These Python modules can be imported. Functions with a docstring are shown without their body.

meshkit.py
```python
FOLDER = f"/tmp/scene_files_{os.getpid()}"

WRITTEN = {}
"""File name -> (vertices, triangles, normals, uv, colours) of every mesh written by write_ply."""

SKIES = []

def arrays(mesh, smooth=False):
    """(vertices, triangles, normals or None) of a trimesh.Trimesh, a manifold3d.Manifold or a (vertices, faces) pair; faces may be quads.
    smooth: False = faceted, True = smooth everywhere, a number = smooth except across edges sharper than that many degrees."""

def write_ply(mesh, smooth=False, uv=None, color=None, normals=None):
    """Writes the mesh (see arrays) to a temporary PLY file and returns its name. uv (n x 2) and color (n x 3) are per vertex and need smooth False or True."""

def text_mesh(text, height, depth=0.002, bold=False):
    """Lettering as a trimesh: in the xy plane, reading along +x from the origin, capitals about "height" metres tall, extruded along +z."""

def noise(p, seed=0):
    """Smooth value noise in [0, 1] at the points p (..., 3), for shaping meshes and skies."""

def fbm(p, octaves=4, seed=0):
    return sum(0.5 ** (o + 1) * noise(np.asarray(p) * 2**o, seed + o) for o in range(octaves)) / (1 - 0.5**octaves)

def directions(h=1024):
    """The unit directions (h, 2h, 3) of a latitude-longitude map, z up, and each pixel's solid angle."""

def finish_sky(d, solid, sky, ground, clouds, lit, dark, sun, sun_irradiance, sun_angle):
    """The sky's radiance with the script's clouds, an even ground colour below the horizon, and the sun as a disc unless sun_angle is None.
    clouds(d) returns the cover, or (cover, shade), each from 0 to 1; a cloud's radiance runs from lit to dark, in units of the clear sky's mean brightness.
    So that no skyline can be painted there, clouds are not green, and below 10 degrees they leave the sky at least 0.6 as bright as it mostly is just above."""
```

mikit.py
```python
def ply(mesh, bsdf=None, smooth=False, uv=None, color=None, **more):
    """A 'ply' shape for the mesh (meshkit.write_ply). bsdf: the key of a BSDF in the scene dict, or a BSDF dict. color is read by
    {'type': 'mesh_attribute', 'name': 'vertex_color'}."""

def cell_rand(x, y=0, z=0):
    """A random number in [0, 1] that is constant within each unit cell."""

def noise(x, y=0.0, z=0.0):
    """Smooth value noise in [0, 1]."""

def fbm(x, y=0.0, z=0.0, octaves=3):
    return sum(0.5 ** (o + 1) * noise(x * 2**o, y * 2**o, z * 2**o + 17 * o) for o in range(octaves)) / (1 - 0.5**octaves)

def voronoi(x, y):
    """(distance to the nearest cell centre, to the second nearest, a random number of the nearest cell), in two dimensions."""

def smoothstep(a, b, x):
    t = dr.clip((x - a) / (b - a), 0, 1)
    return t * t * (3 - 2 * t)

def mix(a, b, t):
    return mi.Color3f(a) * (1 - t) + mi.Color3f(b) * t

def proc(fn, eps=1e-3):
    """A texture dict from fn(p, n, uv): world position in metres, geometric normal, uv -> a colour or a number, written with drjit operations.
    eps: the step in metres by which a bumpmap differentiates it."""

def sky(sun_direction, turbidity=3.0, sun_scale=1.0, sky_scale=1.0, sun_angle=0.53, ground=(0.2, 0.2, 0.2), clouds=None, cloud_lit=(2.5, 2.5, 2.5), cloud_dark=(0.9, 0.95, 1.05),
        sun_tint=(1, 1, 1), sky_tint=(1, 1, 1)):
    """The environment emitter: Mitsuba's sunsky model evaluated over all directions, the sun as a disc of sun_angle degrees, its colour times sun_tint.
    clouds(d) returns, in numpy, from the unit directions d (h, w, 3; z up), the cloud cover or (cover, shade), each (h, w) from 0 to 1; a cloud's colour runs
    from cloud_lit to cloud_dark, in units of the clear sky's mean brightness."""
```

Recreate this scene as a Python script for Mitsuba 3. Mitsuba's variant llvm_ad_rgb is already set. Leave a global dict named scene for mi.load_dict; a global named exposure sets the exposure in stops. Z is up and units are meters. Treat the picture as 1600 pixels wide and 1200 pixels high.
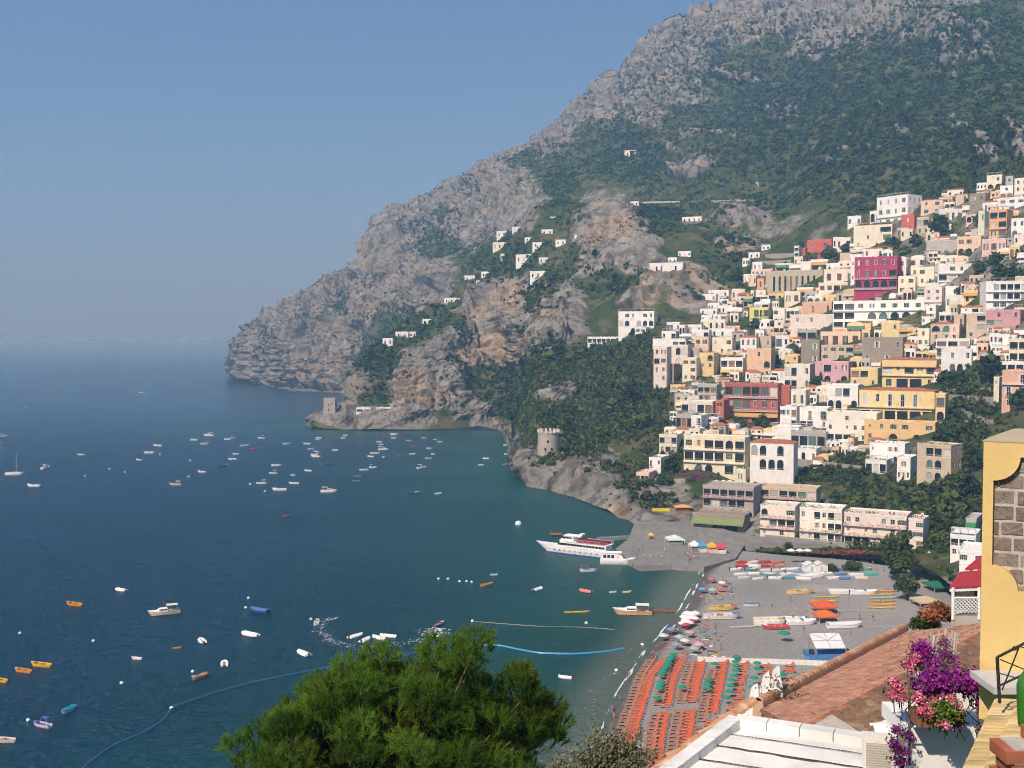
import math, random, sys
import numpy as np, trimesh, manifold3d, shapely
import drjit as dr, mitsuba as mi, mikit, meshkit
from scipy.interpolate import PchipInterpolator
from scipy.ndimage import gaussian_filter
from mikit import noise, fbm, voronoi, cell_rand, smoothstep, mix
T = mi.ScalarTransform4f
random.seed(7); rng = np.random.default_rng(7)
scene, labels = {}, {}

# ------------------------------------------------------------------ camera, sky, haze, exposure
CAM_H, PITCH, FOC = 84.0, math.radians(2.336), 1716.0
_c, _s = math.cos(PITCH), math.sin(PITCH)
scene['camera'] = {'type': 'perspective', 'fov': 2*math.degrees(math.atan(800/FOC)), 'fov_axis': 'x', 'near_clip': 0.2, 'far_clip': 500000.0,
    'to_world': T().look_at(origin=[0, 0, CAM_H], target=[0, _c, CAM_H - _s], up=[0, 0, 1]), 'medium': {'type': 'ref', 'id': 'air'}}
SUN = np.array([-0.42, -0.58, 0.70]); SUN /= np.linalg.norm(SUN)
scene['sky'] = mikit.sky(SUN.tolist(), turbidity=3.0, sun_scale=1.5, sun_tint=(0.89, 0.985, 1.17), sky_tint=(0.80, 0.97, 1.22), sky_scale=0.78)
exposure = 1.66
AIR = 0.0002
scene['air'] = {'type': 'homogeneous', 'albedo': {'type': 'rgb', 'value': [0.50, 0.635, 0.775]}, 'sigma_t': {'type': 'rgb', 'value': [AIR*0.70, AIR, AIR*1.25]}, 'phase': {'type': 'hg', 'g': 0.05}}

def at(px, py, Y):
    """The world point seen at pixel (px, py) of the 1600 x 1200 photograph at forward distance Y."""
    cx, cz = (np.asarray(px, float) - 800)/FOC, (600 - np.asarray(py, float))/FOC
    dy, dz = _c + _s*cz, -_s + _c*cz
    k = Y/dy
    return np.stack(np.broadcast_arrays(cx*k, dy*k, CAM_H + dz*k), -1)
def on_z(px, py, z=0.0):
    cx, cz = (px - 800)/FOC, (600 - py)/FOC
    dy, dz = _c + _s*cz, -_s + _c*cz
    k = (z - CAM_H)/dz
    return np.array([cx*k, dy*k, z])
def project(p):
    p = np.asarray(p, float)
    y, z = p[..., 1], p[..., 2] - CAM_H
    d, u = y*_c - z*_s, y*_s + z*_c
    return 800 + FOC*p[..., 0]/d, 600 - FOC*u/d

# ------------------------------------------------------------------ materials (each colour rides in uv so that a few BSDFs serve everything)
def lin(c):
    """sRGB 0..255 -> linear"""
    c = np.asarray(c, float)/255
    return np.where(c < 0.04045, c/12.92, ((c + 0.055)/1.055)**2.4)
def col_uv(c, n):
    """n uv rows that carry the linear colour c"""
    c = np.clip(np.asarray(c, float), 0, 0.98)
    r, b = np.round(np.sqrt(c[..., 0])*63), np.round(np.sqrt(c[..., 2])*63)
    u = r*64 + b
    return np.broadcast_to(np.stack([u + 0.0, np.sqrt(c[..., 1])], -1), (n, 2)).copy()
def uv_col(uv):
    u = dr.round(uv.x)
    r = dr.floor(u/64)
    b = u - r*64
    return mi.Color3f(dr.square(r/63), dr.square(uv.y), dr.square(b/63))
def f_plaster(p, n, uv):
    c = uv_col(uv)
    w = fbm(p.x*0.9 + p.y*0.35, p.y*0.9, p.z*0.22, 3)
    d = fbm(p.x*3.1, p.y*3.1, p.z*3.1, 2)
    return c*(0.87 + 0.13*smoothstep(0.2, 0.62, w))*(0.93 + 0.12*d)
def f_plain(p, n, uv):
    return uv_col(uv)*(0.92 + 0.14*noise(p.x*5, p.y*5, p.z*5))
def f_leaf(p, n, uv):
    return uv_col(uv)*(0.62 + 0.7*noise(p.x*0.6, p.y*0.6, p.z*0.6))
def two(b): return {'type': 'twosided', 'bsdf': b}
scene['plaster'] = two({'type': 'diffuse', 'reflectance': mikit.proc(f_plaster)})
scene['paint'] = two({'type': 'principled', 'base_color': mikit.proc(f_plain), 'roughness': 0.42, 'specular': 0.4})
scene['matt'] = two({'type': 'diffuse', 'reflectance': mikit.proc(f_plain)})
scene['needles'] = {'type': 'principledthin', 'base_color': mikit.proc(f_leaf), 'roughness': 0.6, 'diff_trans': 1.2, 'spec_trans': 0.0}
scene['leafage'] = two({'type': 'diffuse', 'reflectance': mikit.proc(f_leaf)})
scene['window_glass'] = two({'type': 'principled', 'base_color': {'type': 'rgb', 'value': [0.015, 0.02, 0.024]}, 'roughness': 0.25, 'specular': 0.4})

# ------------------------------------------------------------------ entries
_used = {}
POS = {}
def numbered(name):
    k = _used.get(name, -1) + 1
    _used[name] = k
    return name if k == 0 else f'{name}_{k:03d}'
def thing(name, label, category, group=None, kind=None):
    key = numbered(name)
    labels[key] = {'label': label, 'category': category}
    if group: labels[key]['group'] = group
    if kind: labels[key]['kind'] = kind
    return key
def part(parent, name, shape):
    key = numbered(f'{parent}__{name}')
    scene[key] = shape
    return key
def structure(name, shape, label=None):
    scene[name] = shape
    labels[name] = {'kind': 'structure'}
    if label: labels[name]['label'] = label
def cply(mesh, color, bsdf='plaster', smooth=False):
    """one mesh of one colour (linear rgb)"""
    v, f, n = meshkit.arrays(mesh, smooth)
    m = trimesh.Trimesh(v, f, process=False)
    if smooth not in (False, True):
        return mikit.ply((v, f), bsdf, True, uv=col_uv(color, len(v)))
    return mikit.ply((v, f), bsdf, smooth, uv=col_uv(color, len(v)))
class MB:
    """collects boxes and pieces into one mesh"""
    def __init__(s): s.v, s.f, s.c, s.n = [], [], [], 0
    def add(s, v, f, color=None):
        v, f = np.asarray(v, float), np.asarray(f, int)
        s.v.append(v); s.f.append(f + s.n); s.n += len(v)
        if color is not None: s.c.append(col_uv(color, len(v)))
        return s
    def mesh(s, m, color=None, M=None):
        v = np.asarray(m.vertices)
        if M is not None: v = v @ M[:3, :3].T + M[:3, 3]
        return s.add(v, m.faces, color)
    def box(s, x0, x1, y0, y1, z0, z1, color=None, M=None):
        v = np.array([[x, y, z] for x in (x0, x1) for y in (y0, y1) for z in (z0, z1)], float)
        if M is not None: v = v @ M[:3, :3].T + M[:3, 3]
        f = [[0, 1, 3], [0, 3, 2], [4, 6, 7], [4, 7, 5], [0, 4, 5], [0, 5, 1], [2, 3, 7], [2, 7, 6], [0, 2, 6], [0, 6, 4], [1, 5, 7], [1, 7, 3]]
        return s.add(v, f, color)
    def tube(s, pts, r, sides=5, color=None):
        p = np.asarray(pts, float); r = np.broadcast_to(r, (len(p),))
        t = np.gradient(p, axis=0); t /= np.linalg.norm(t, axis=1, keepdims=True) + 1e-12
        a = np.cross(t, np.where(np.abs(t[:, 2:]) < 0.9, [0, 0, 1.0], [1.0, 0, 0])); a /= np.linalg.norm(a, axis=1, keepdims=True) + 1e-12
        b, an = np.cross(t, a), np.arange(sides)*2*np.pi/sides
        v = p[:, None] + r[:, None, None]*(np.cos(an)[None, :, None]*a[:, None] + np.sin(an)[None, :, None]*b[:, None])
        i, j = np.meshgrid(np.arange(len(p) - 1), np.arange(sides), indexing='ij')
        q = np.stack([i*sides + j, i*sides + (j + 1) % sides, (i + 1)*sides + (j + 1) % sides, (i + 1)*sides + j], -1).reshape(-1, 4)
        caps = [[0, k + 1, k] for k in range(1, sides - 1)] + [[(len(p) - 1)*sides + x for x in (0, k, k + 1)] for k in range(1, sides - 1)]
        return s.add(v.reshape(-1, 3), np.vstack([q[:, [0, 1, 2]], q[:, [0, 2, 3]], caps]), color)
    def arr(s): return np.vstack(s.v), np.vstack(s.f)
    def ply(s, bsdf, color=None, smooth=False):
        v, f = s.arr()
        if s.c: return mikit.ply((v, f), bsdf, smooth, uv=np.vstack(s.c))
        if color is not None: return mikit.ply((v, f), bsdf, smooth, uv=col_uv(color, len(v)))
        return mikit.ply((v, f), bsdf, smooth)
def place(x, y, z, deg=0, s=1.0):
    """4x4: scale, turn about z, move"""
    a = math.radians(deg); sc = np.broadcast_to(s, (3,))
    M = np.eye(4)
    M[:3, :3] = np.array([[math.cos(a), -math.sin(a), 0], [math.sin(a), math.cos(a), 0], [0, 0, 1]]) @ np.diag(sc)
    M[:3, 3] = [x, y, z]
    return M
def TW(M): return T(np.asarray(M, float))
# ------------------------------------------------------------------ the mountain: a surface through surveyed profiles, each a row of (forward distance, pixel row seen there); None = under the sea
N_, K = None, 1.4
PROFILES = {
 330: [(735,N_),(745,N_),(770,N_),(800,N_),(850,N_),(1700,N_),(1800,N_),(1900,N_),(2000,N_),(2300,N_)],
 362: [(735,N_),(745,N_),(770,N_),(800,N_),(850,N_),(1740,N_),(1760,N_),(1790,N_),(1830,N_),(2300,N_)],
 368: [(735,N_),(745,N_),(770,N_),(800,N_),(850,N_),(1730,590),(1740,584),(1750,581),(1790,580),(1950,N_)],
 384: [(735,N_),(745,N_),(770,N_),(800,N_),(850,N_),(1540,601),(1550,578),(1570,572),(1640,566),(2200,N_)],
 391: [(735,N_),(745,N_),(770,N_),(800,N_),(850,N_),(1500,602),(1510,570),(1540,545),(1640,528),(2200,N_)],
 425: [(735,N_),(745,N_),(770,N_),(800,N_),(850,N_),(1400,604),(1408,562),(1450,520),(1560,493),(2200,N_)],
 470: [(735,N_),(745,N_),(770,N_),(800,N_),(850,N_),(1300,609),(1315,560),(1400,510),(1560,468),(2200,N_)],
 483: [(735,N_),(745,N_),(770,N_),(800,N_),(850,N_),(1290,610),(1310,560),(1400,508),(1565,463),(2200,N_)],
 490: [(733,666),(738,655),(745,651),(752,651),(820,N_),(1285,610),(1305,560),(1400,507),(1568,459),(2200,N_)],
 502: [(728,669),(734,650),(745,645),(756,645),(820,N_),(1275,612),(1300,560),(1400,503),(1575,453),(2200,N_)],
 535: [(724,671),(730,648),(742,643),(760,640),(830,N_),(1250,613),(1290,550),(1420,485),(1590,432),(2200,N_)],
 558: [(722,671),(730,646),(750,638),(775,622),(850,N_),(1240,614),(1285,545),(1420,470),(1600,420),(2200,N_)],
 568: [(721,671),(728,645),(765,605),(800,566),(880,585),(1230,600),(1285,540),(1420,462),(1610,410),(2200,N_)],
 590: [(719,671),(726,648),(775,590),(835,540),(900,575),(1210,575),(1280,500),(1420,425),(1620,383),(2200,340)],
 600: [(718,671),(725,650),(780,585),(840,532),(910,570),(1200,570),(1280,490),(1420,410),(1620,358),(2200,330)],
 650: [(716,671),(722,640),(780,570),(870,497),(940,530),(1180,530),(1280,450),(1430,390),(1650,336),(2200,310)],
 700: [(718,670),(730,628),(790,560),(900,470),(960,490),(1150,490),(1280,420),(1430,360),(1670,308),(2200,290)],
 750: [(720,669),(735,650),(800,560),(925,420),(970,430),(1120,430),(1280,375),(1440,325),(1690,275),(2200,260)],
 780: [(715,672),(722,664),(800,545),(940,390),(970,392),(1100,385),(1280,345),(1450,300),(1700,258),(2200,240)],
 803: [(520,733),(535,715),(690,672),(930,370),(965,370),(1090,362),(1280,320),(1450,282),(1705,247),(2200,230)],
 828: [(445,763),(460,722),(560,690),(930,350),(960,348),(1080,335),(1280,300),(1450,262),(1705,232),(2200,220)],
 857: [(436,768),(452,726),(480,703),(930,330),(960,326),(1075,316),(1280,280),(1450,245),(1700,216),(2200,200)],
 900: [(412,779),(440,735),(520,690),(900,330),(930,328),(1050,320),(1250,265),(1450,218),(1690,183),(2200,160)],
 938: [(388,795),(415,755),(490,705),(870,345),(900,340),(1020,322),(1240,250),(1440,190),(1670,152),(2200,130)],
 965: [(372,808),(400,770),(480,705),(850,345),(870,342),(1000,325),(1230,240),(1430,178),(1660,137),(2200,110)],
 982: [(345,838),(390,780),(470,705),(830,348),(850,345),(990,325),(1220,235),(1420,170),(1650,143),(2200,110)],
 1000: [(338,843),(380,785),(465,700),(815,352),(835,348),(980,325),(1210,225),(1410,145),(1610,97),(2200,70)],
 1045: [(335,846),(370,795),(450,700),(790,365),(810,360),(960,330),(1180,215),(1380,130),(1600,56),(2200,40)],
 1090: [(335,846),(360,805),(440,690),(770,380),(790,375),(930,330),(1150,210),(1350,110),(1560,50),(2200,20)],
 1112: [(333,847),(358,810),(440,688),(765,385),(785,380),(925,330),(1140,205),(1340,100),(1550,24),(2200,0)],
 1150: [(320,852),(345,825),(450,690),(745,390),(765,385),(915,330),(1110,200),(1300,90),(1520,8),(2200,-20)],
 1200: [(303,862),(325,835),(455,690),(720,395),(740,390),(900,325),(1060,200),(1270,85),(1500,-18),(2200,-60)],
 1260: [(298,865),(315,843),(450,690),(700,370),(715,365),(840,310),(1020,190),(1230,70),(1480,-50),(2200,-90)],
 1320: [(294,866),(308,846),(440,690),(680,345),(695,340),(790,300),(980,180),(1200,60),(1450,-80),(2200,-110)],
 1380: [(285,868),(300,850),(430,690),(660,325),(675,320),(750,290),(940,175),(1150,60),(1420,-100),(2200,-130)],
 1440: [(262,885),(285,850),(415,690),(640,315),(650,310),(720,280),(900,170),(1100,60),(1400,-120),(2200,-150)],
 1500: [(232,925),(262,865),(395,690),(620,305),(630,300),(690,270),(870,160),(1070,45),(1370,-140),(2200,-170)],
 1540: [(205,950),(240,880),(380,690),(600,292),(610,288),(670,262),(850,150),(1050,40),(1350,-150),(2200,-180)],
 1620: [(180,980),(215,890),(360,690),(580,270),(590,266),(650,245),(830,140),(1030,30),(1330,-160),(2200,-190)],
 1760: [(160,1000),(195,890),(340,690),(550,240),(560,235),(620,215),(800,120),(1000,10),(1300,-180),(2200,-220)],
}
_px = np.array(sorted(PROFILES), float)
_prow = np.zeros((len(_px), 10, 2))
for i, k in enumerate(sorted(PROFILES)):
    for j, (Y, py) in enumerate(PROFILES[k]):
        Y *= K
        if py is None: py = 530 + (CAM_H + 8)*FOC/Y
        _prow[i, j] = Y, py
_curve = [[PchipInterpolator(_px, _prow[:, j, c]) for c in (0, 1)] for j in range(10)]
SEG = [18, 110, 200, 10, 14, 84, 104, 84, 10]      # rows of the mesh between the ten stations
NPX = 830
land_px = np.concatenate([np.linspace(330, 1640, NPX), np.linspace(1650, 1760, 24)])
def profile(px):
    """(Y, py) of the ten stations at these columns"""
    return np.stack([np.stack([_curve[j][c](px) for c in (0, 1)], -1) for j in range(10)], 1)
_st = profile(land_px)
SKYLINE = np.array([(362,588),(368,582),(380,570),(388,545),(392,528),(408,513),(425,496),(445,486),(470,468),(490,454),(510,440),(535,427),(560,417),(580,404),(589,382),(596,362),(603,351),(612,351),(625,344),(640,341),(650,333),(658,329),(670,326),(690,314),(699,299),(710,304),(730,290),(745,277),(760,268),(780,262),(800,249),(815,240),(830,235),(850,224),(870,211),(885,205),(899,191),(904,178),(915,170),(930,165),(935,150),(945,140),(957,133),(972,135),(979,148),(986,150),(990,128),(1000,104),(1010,84),(1020,71),(1040,59),(1055,51),(1075,55),(1089,51),(1095,36),(1104,24),(1115,26),(1122,36),(1128,41),(1135,24),(1148,9),(1160,2),(1175,-8)], float)
_in = (land_px > 362) & (land_px < 1175)
_dsk = np.where(_in, np.interp(land_px, SKYLINE[:, 0], SKYLINE[:, 1]) - _st[:, 8, 1], 0)
_st[:, 8, 1] += _dsk
ts = np.concatenate([np.linspace(0, 1, n, endpoint=False) + j for j, n in enumerate(SEG)] + [[9.0]])
def rows_at(st, t):
    """smooth interpolation along a profile"""
    j = np.minimum(np.floor(t).astype(int), 8); f = (t - j)[None, :, None]
    return st[:, j]*(1 - f) + st[:, j + 1]*f
_rc = rows_at(_st, ts)
LAND = at(np.broadcast_to(land_px[:, None], _rc.shape[:2]), _rc[..., 1], _rc[..., 0])
LAND[..., 2] = np.where(LAND[..., 2] > 700, 700 + 0.2*np.minimum(LAND[..., 2] - 700, 500), LAND[..., 2])
LN = LAND/K
#     # smooth land (columns, rows, 3)

# what covers it: patches of bare cliff and of wood, given by their middle and reach in the photograph and laid onto the land
CLIFF = [(1215,165,30,20,1.4),(1225,190,22,10,1.3),(1290,160,9,7,1.2),(1391,177,8,6,1.3),(1434,214,8,9,1.3),(1500,95,20,10,1.4),(1540,75,10,20,1.4),(1520,70,12,8,1.4),(1490,145,12,6,1.3),(1500,190,14,8,1.3),(1528,212,14,10,1.4),(1575,215,22,16,1.5),(1545,240,14,10,1.3),(1600,230,14,16,1.4),(1320,220,8,6,1.2),(1245,215,10,8,1.2),(1340,250,14,6,1.1),(1395,245,8,5,1.2),(1370,150,18,5,1.0),(1270,110,30,5,1.0),(1420,110,30,6,1.0),(1130,130,40,6,1.2),(1180,128,30,6,1.1),(1330,272,24,6,1.0),(1085,280,30,6,1.0),(1300,20,190,46,1.35),(1160,45,60,45,1.2),(1440,45,60,32,1.35),(1050,85,60,40,1),(1060,130,60,45,1),(1010,190,35,40,.9),(960,150,28,22,1),(925,185,40,22,.9),(1210,165,40,24,.9),(1120,215,50,22,1),(1170,225,30,18,.9),
 (880,225,40,30,.8),(800,300,55,55,1),(730,330,80,60,1),(650,370,60,40,1),(640,440,60,60,1),(690,400,30,50,.8),(560,480,60,50,.7),(500,540,70,60,.9),(420,560,45,45,1),(450,590,70,30,1),(530,590,60,25,1),(380,585,20,12,1),
 (675,600,45,42,1.1),(680,640,50,22,.8),(740,480,25,50,.7),(815,470,70,35,1.1),(780,530,70,40,1.1),(850,520,50,40,1),(740,560,30,20,.7),(960,380,50,50,1.1),(920,430,40,25,.9),(990,360,30,30,.9),(1065,450,60,32,1.1),(1015,470,25,25,.8),(1150,375,30,18,.9),(1100,260,50,22,.5),
 (880,745,65,36,.9),(930,775,60,34,.85),(840,740,20,40,1),(810,720,18,18,1),(985,790,45,40,.8),(540,655,60,14,1),(620,655,60,14,.9),(870,620,25,22,.7),(760,650,24,12,.5),(1180,345,60,14,.5),(950,660,18,16,.4),
 (1340,85,50,15,.9),(1580,215,20,14,.9),(1540,260,20,14,.6),(1500,100,18,10,.7),(1060,810,40,18,.5),(1020,770,40,22,.6),(1160,800,60,10,.4)]
WOOD = [(788,632,34,26,1.2),(812,655,18,18,1),(835,262,26,22,.9),(930,205,24,14,.8),(880,238,20,10,.7),(760,305,18,26,.7),(715,350,26,20,.9),(985,185,18,22,.8),(1065,105,22,12,.7),(1040,150,30,10,.7),(1105,70,14,24,.8),(1150,95,40,10,.8),(660,345,16,14,.6),(1000,150,16,14,.6),(595,450,18,14,.6),(520,500,22,14,.7),(640,470,18,12,.6),(425,525,22,10,.7),(480,495,20,12,.6),(910,712,34,14,.9),(955,742,26,12,.8),(1000,775,30,12,.7),(1035,800,30,12,.7),(985,740,24,12,.8),(870,722,22,10,.6),(600,640,24,12,.6),(650,600,14,24,.5),(700,640,20,14,.7),(740,600,24,16,.8),(765,500,12,30,.6),(830,520,22,12,.6),(940,400,14,26,.6),(1090,455,24,10,.6),(1350,180,260,110,1.2),(1500,120,140,110,1),(1230,120,60,40,.8),(1130,140,50,25,.7),(1000,240,60,50,1),(930,260,40,30,.8),(875,290,30,26,1),(820,270,30,22,.6),(1150,160,40,30,.8),(1200,260,80,25,1),(1030,335,34,26,1),(1090,310,60,20,.5),(1190,320,60,16,.9),(1130,400,40,40,.8),
 (690,385,40,22,1.1),(545,485,26,16,.9),(600,570,36,40,1.1),(640,520,50,26,1.1),(585,620,24,20,.8),(690,500,30,24,.8),(720,520,16,60,.9),(790,410,60,40,.9),(860,450,30,40,1),(900,410,20,30,.6),(760,590,40,18,1),(830,590,60,20,1),(920,570,90,26,1),(980,620,45,50,1.2),(870,660,40,25,1),(900,690,40,20,1),(870,545,14,12,1),(960,440,40,16,.9),
 (1010,560,30,30,1),(1430,790,90,35,1),(1380,765,40,12,1),(1480,800,45,45,1.2),(1510,640,35,60,.8),(1320,735,40,18,.9),(880,350,40,20,.5),(450,520,40,16,.4),(435,545,25,14,.6),(1040,700,22,40,.6)]
def cover(px, py, patches):
    m = np.zeros(np.shape(px))
    for cx, cy, rx, ry, a in patches:
        d = np.sqrt(((px - cx)/rx)**2 + ((py - cy)/ry)**2)
        m = np.maximum(m, a*np.clip(1.6 - d*1.0, 0, 1)**0.8)
    return m
_wig = meshkit.fbm(LN*0.022, 4, 3) - 0.5
_wig2 = meshkit.fbm(LN*0.022 + 40, 4, 5) - 0.5
_hpx = np.broadcast_to(land_px[:, None], _rc.shape[:2])
_far = np.clip(LN[..., 1]/900, 0.55, 1.6)
ROCK = cover(_hpx + 90*_wig, _rc[..., 1] + 70*_wig2, CLIFF) - 0.75*cover(_hpx + 60*_wig2, _rc[..., 1] + 60*_wig, WOOD)
ROCK = np.clip(0.30 + ROCK + 1.2*_wig, 0, 1)
# roughness of the land: fissured, layered cliffs where bare, gentle lumps elsewhere; it moves mostly along the slope's outward direction
_du, _dv = np.gradient(LAND, axis=0), np.gradient(LAND, axis=1)
_nrm = np.cross(_du, _dv); _nrm /= np.linalg.norm(_nrm, axis=-1, keepdims=True) + 1e-9
_nrm = np.where((_nrm[..., 2:] < 0), -_nrm, _nrm)
_out = _nrm*[1, 1, 0.35] ; _out /= np.linalg.norm(_out, axis=-1, keepdims=True) + 1e-9
def ridged(p, o, seed):
    return 1 - np.abs(2*meshkit.fbm(p, o, seed) - 1)*2
_q = LN*np.array([1, 1, 0.28])
_warp = np.stack([meshkit.fbm(LN*0.03 + 7*k, 3, 11 + k) for k in range(3)], -1) - 0.5
_crag = 1.1*ridged(_q*0.013 + _warp*0.7, 3, 20) + 0.8*ridged(_q*0.035 + _warp*1.2, 3, 21) + 0.42*ridged(_q*0.10 + _warp*2.0, 3, 22) + 0.26*ridged(LN*np.array([1, 1, .8])*0.27 + _warp*3, 3, 23) + 0.30*np.clip(1.25 - LN[..., 1]/900, 0, 1)*ridged(LN*0.62 + _warp*5, 2, 24)
_dipz = LN[..., 2] + 0.28*LN[..., 0] + 26*_wig + 12*_wig2
_strata = np.abs(((_dipz/9.0) % 1) - 0.5)*2 - 0.5 + 0.7*(np.abs(((_dipz/23.0 + _wig2) % 1) - 0.5)*2 - 0.5)
_amp = K*_far**0.8*(1.2 + 11.5*ROCK**1.2)
_shore = np.clip((LN[..., 2] + 2)/10, 0.12, 1)
TOWN_POLY = shapely.Polygon([(1015,545),(1090,455),(1165,395),(1260,365),(1330,335),(1370,300),(1440,300),(1530,270),(1680,255),(1780,640),(1780,1200),(1400,1200),(1180,900),(1080,850),(1030,745),(1025,640)])
_town = gaussian_filter(shapely.contains_xy(TOWN_POLY.buffer(14), _hpx, _rc[..., 1]).astype(float), 7)
_amp = _amp*(1 - 0.85*_town)
_disp = _amp*_shore*(0.85*(_crag - 0.75) + 0.16*_strata*np.clip(ROCK*1.5, 0, 1))
_gul = 1.0*ridged(LN*np.array([.0075, .0075, .003]) + _warp*.25, 3, 41) + .5*ridged(LN*np.array([.02, .02, .008]) + _warp*.4, 3, 42) - .75
_disp = _disp + K*15*_gul*_far*np.clip((_rc[..., 0]/K - 500)/300, 0, 1)*np.clip((LN[..., 2] - 8)/70, 0, 1)*(1 - _town)*np.clip(1 - np.exp(-np.abs(ts - 8)/.4), 0, 1)[None, :]
_built = cover(_hpx, _rc[..., 1], [(830,395,80,60,1),(705,472,30,16,1),(625,528,36,22,1),(1000,508,32,16,1),(950,532,40,9,1),(1043,421,40,13,1),(1072,398,18,8,1),(1080,345,30,12,1),(985,243,20,12,1),(1000,322,140,16,1),(515,648,25,14,1),(585,640,40,14,1),(857,706,30,20,1),(750,438,16,14,1),(665,505,20,12,1),(1067,792,20,14,1),(1032,797,22,12,1),(1010,750,24,14,1),(1030,730,22,16,1),(1000,838,60,16,1),(1175,400,24,16,1)])
_disp = _disp*(1 - .88*np.clip(_built, 0, 1))
_edge = np.clip((9 - ts)/0.9, 0, 1)[None, :]
LANDR = LAND + _out*(_disp*_edge)[..., None]
_sky = np.exp(-np.abs(ts - 8)/0.25)[None, :]*np.clip(ROCK*1.6, 0, 1)
LANDR[..., 2] += K*_sky*(np.where(_in, .15, 1)[:, None]*22*(ridged(LN*[1, 1, 0]*0.02, 4, 31) - 0.35) + np.where(_in, .7, 1)[:, None]*9*(ridged(LN*[1, 1, 0]*0.07, 3, 32) - 0.3))
def grid_faces(nu, nv):
    i, j = np.meshgrid(np.arange(nu - 1), np.arange(nv - 1), indexing='ij')
    a = i*nv + j
    return np.stack([a, a + nv, a + nv + 1, a + 1], -1).reshape(-1, 4)
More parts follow.
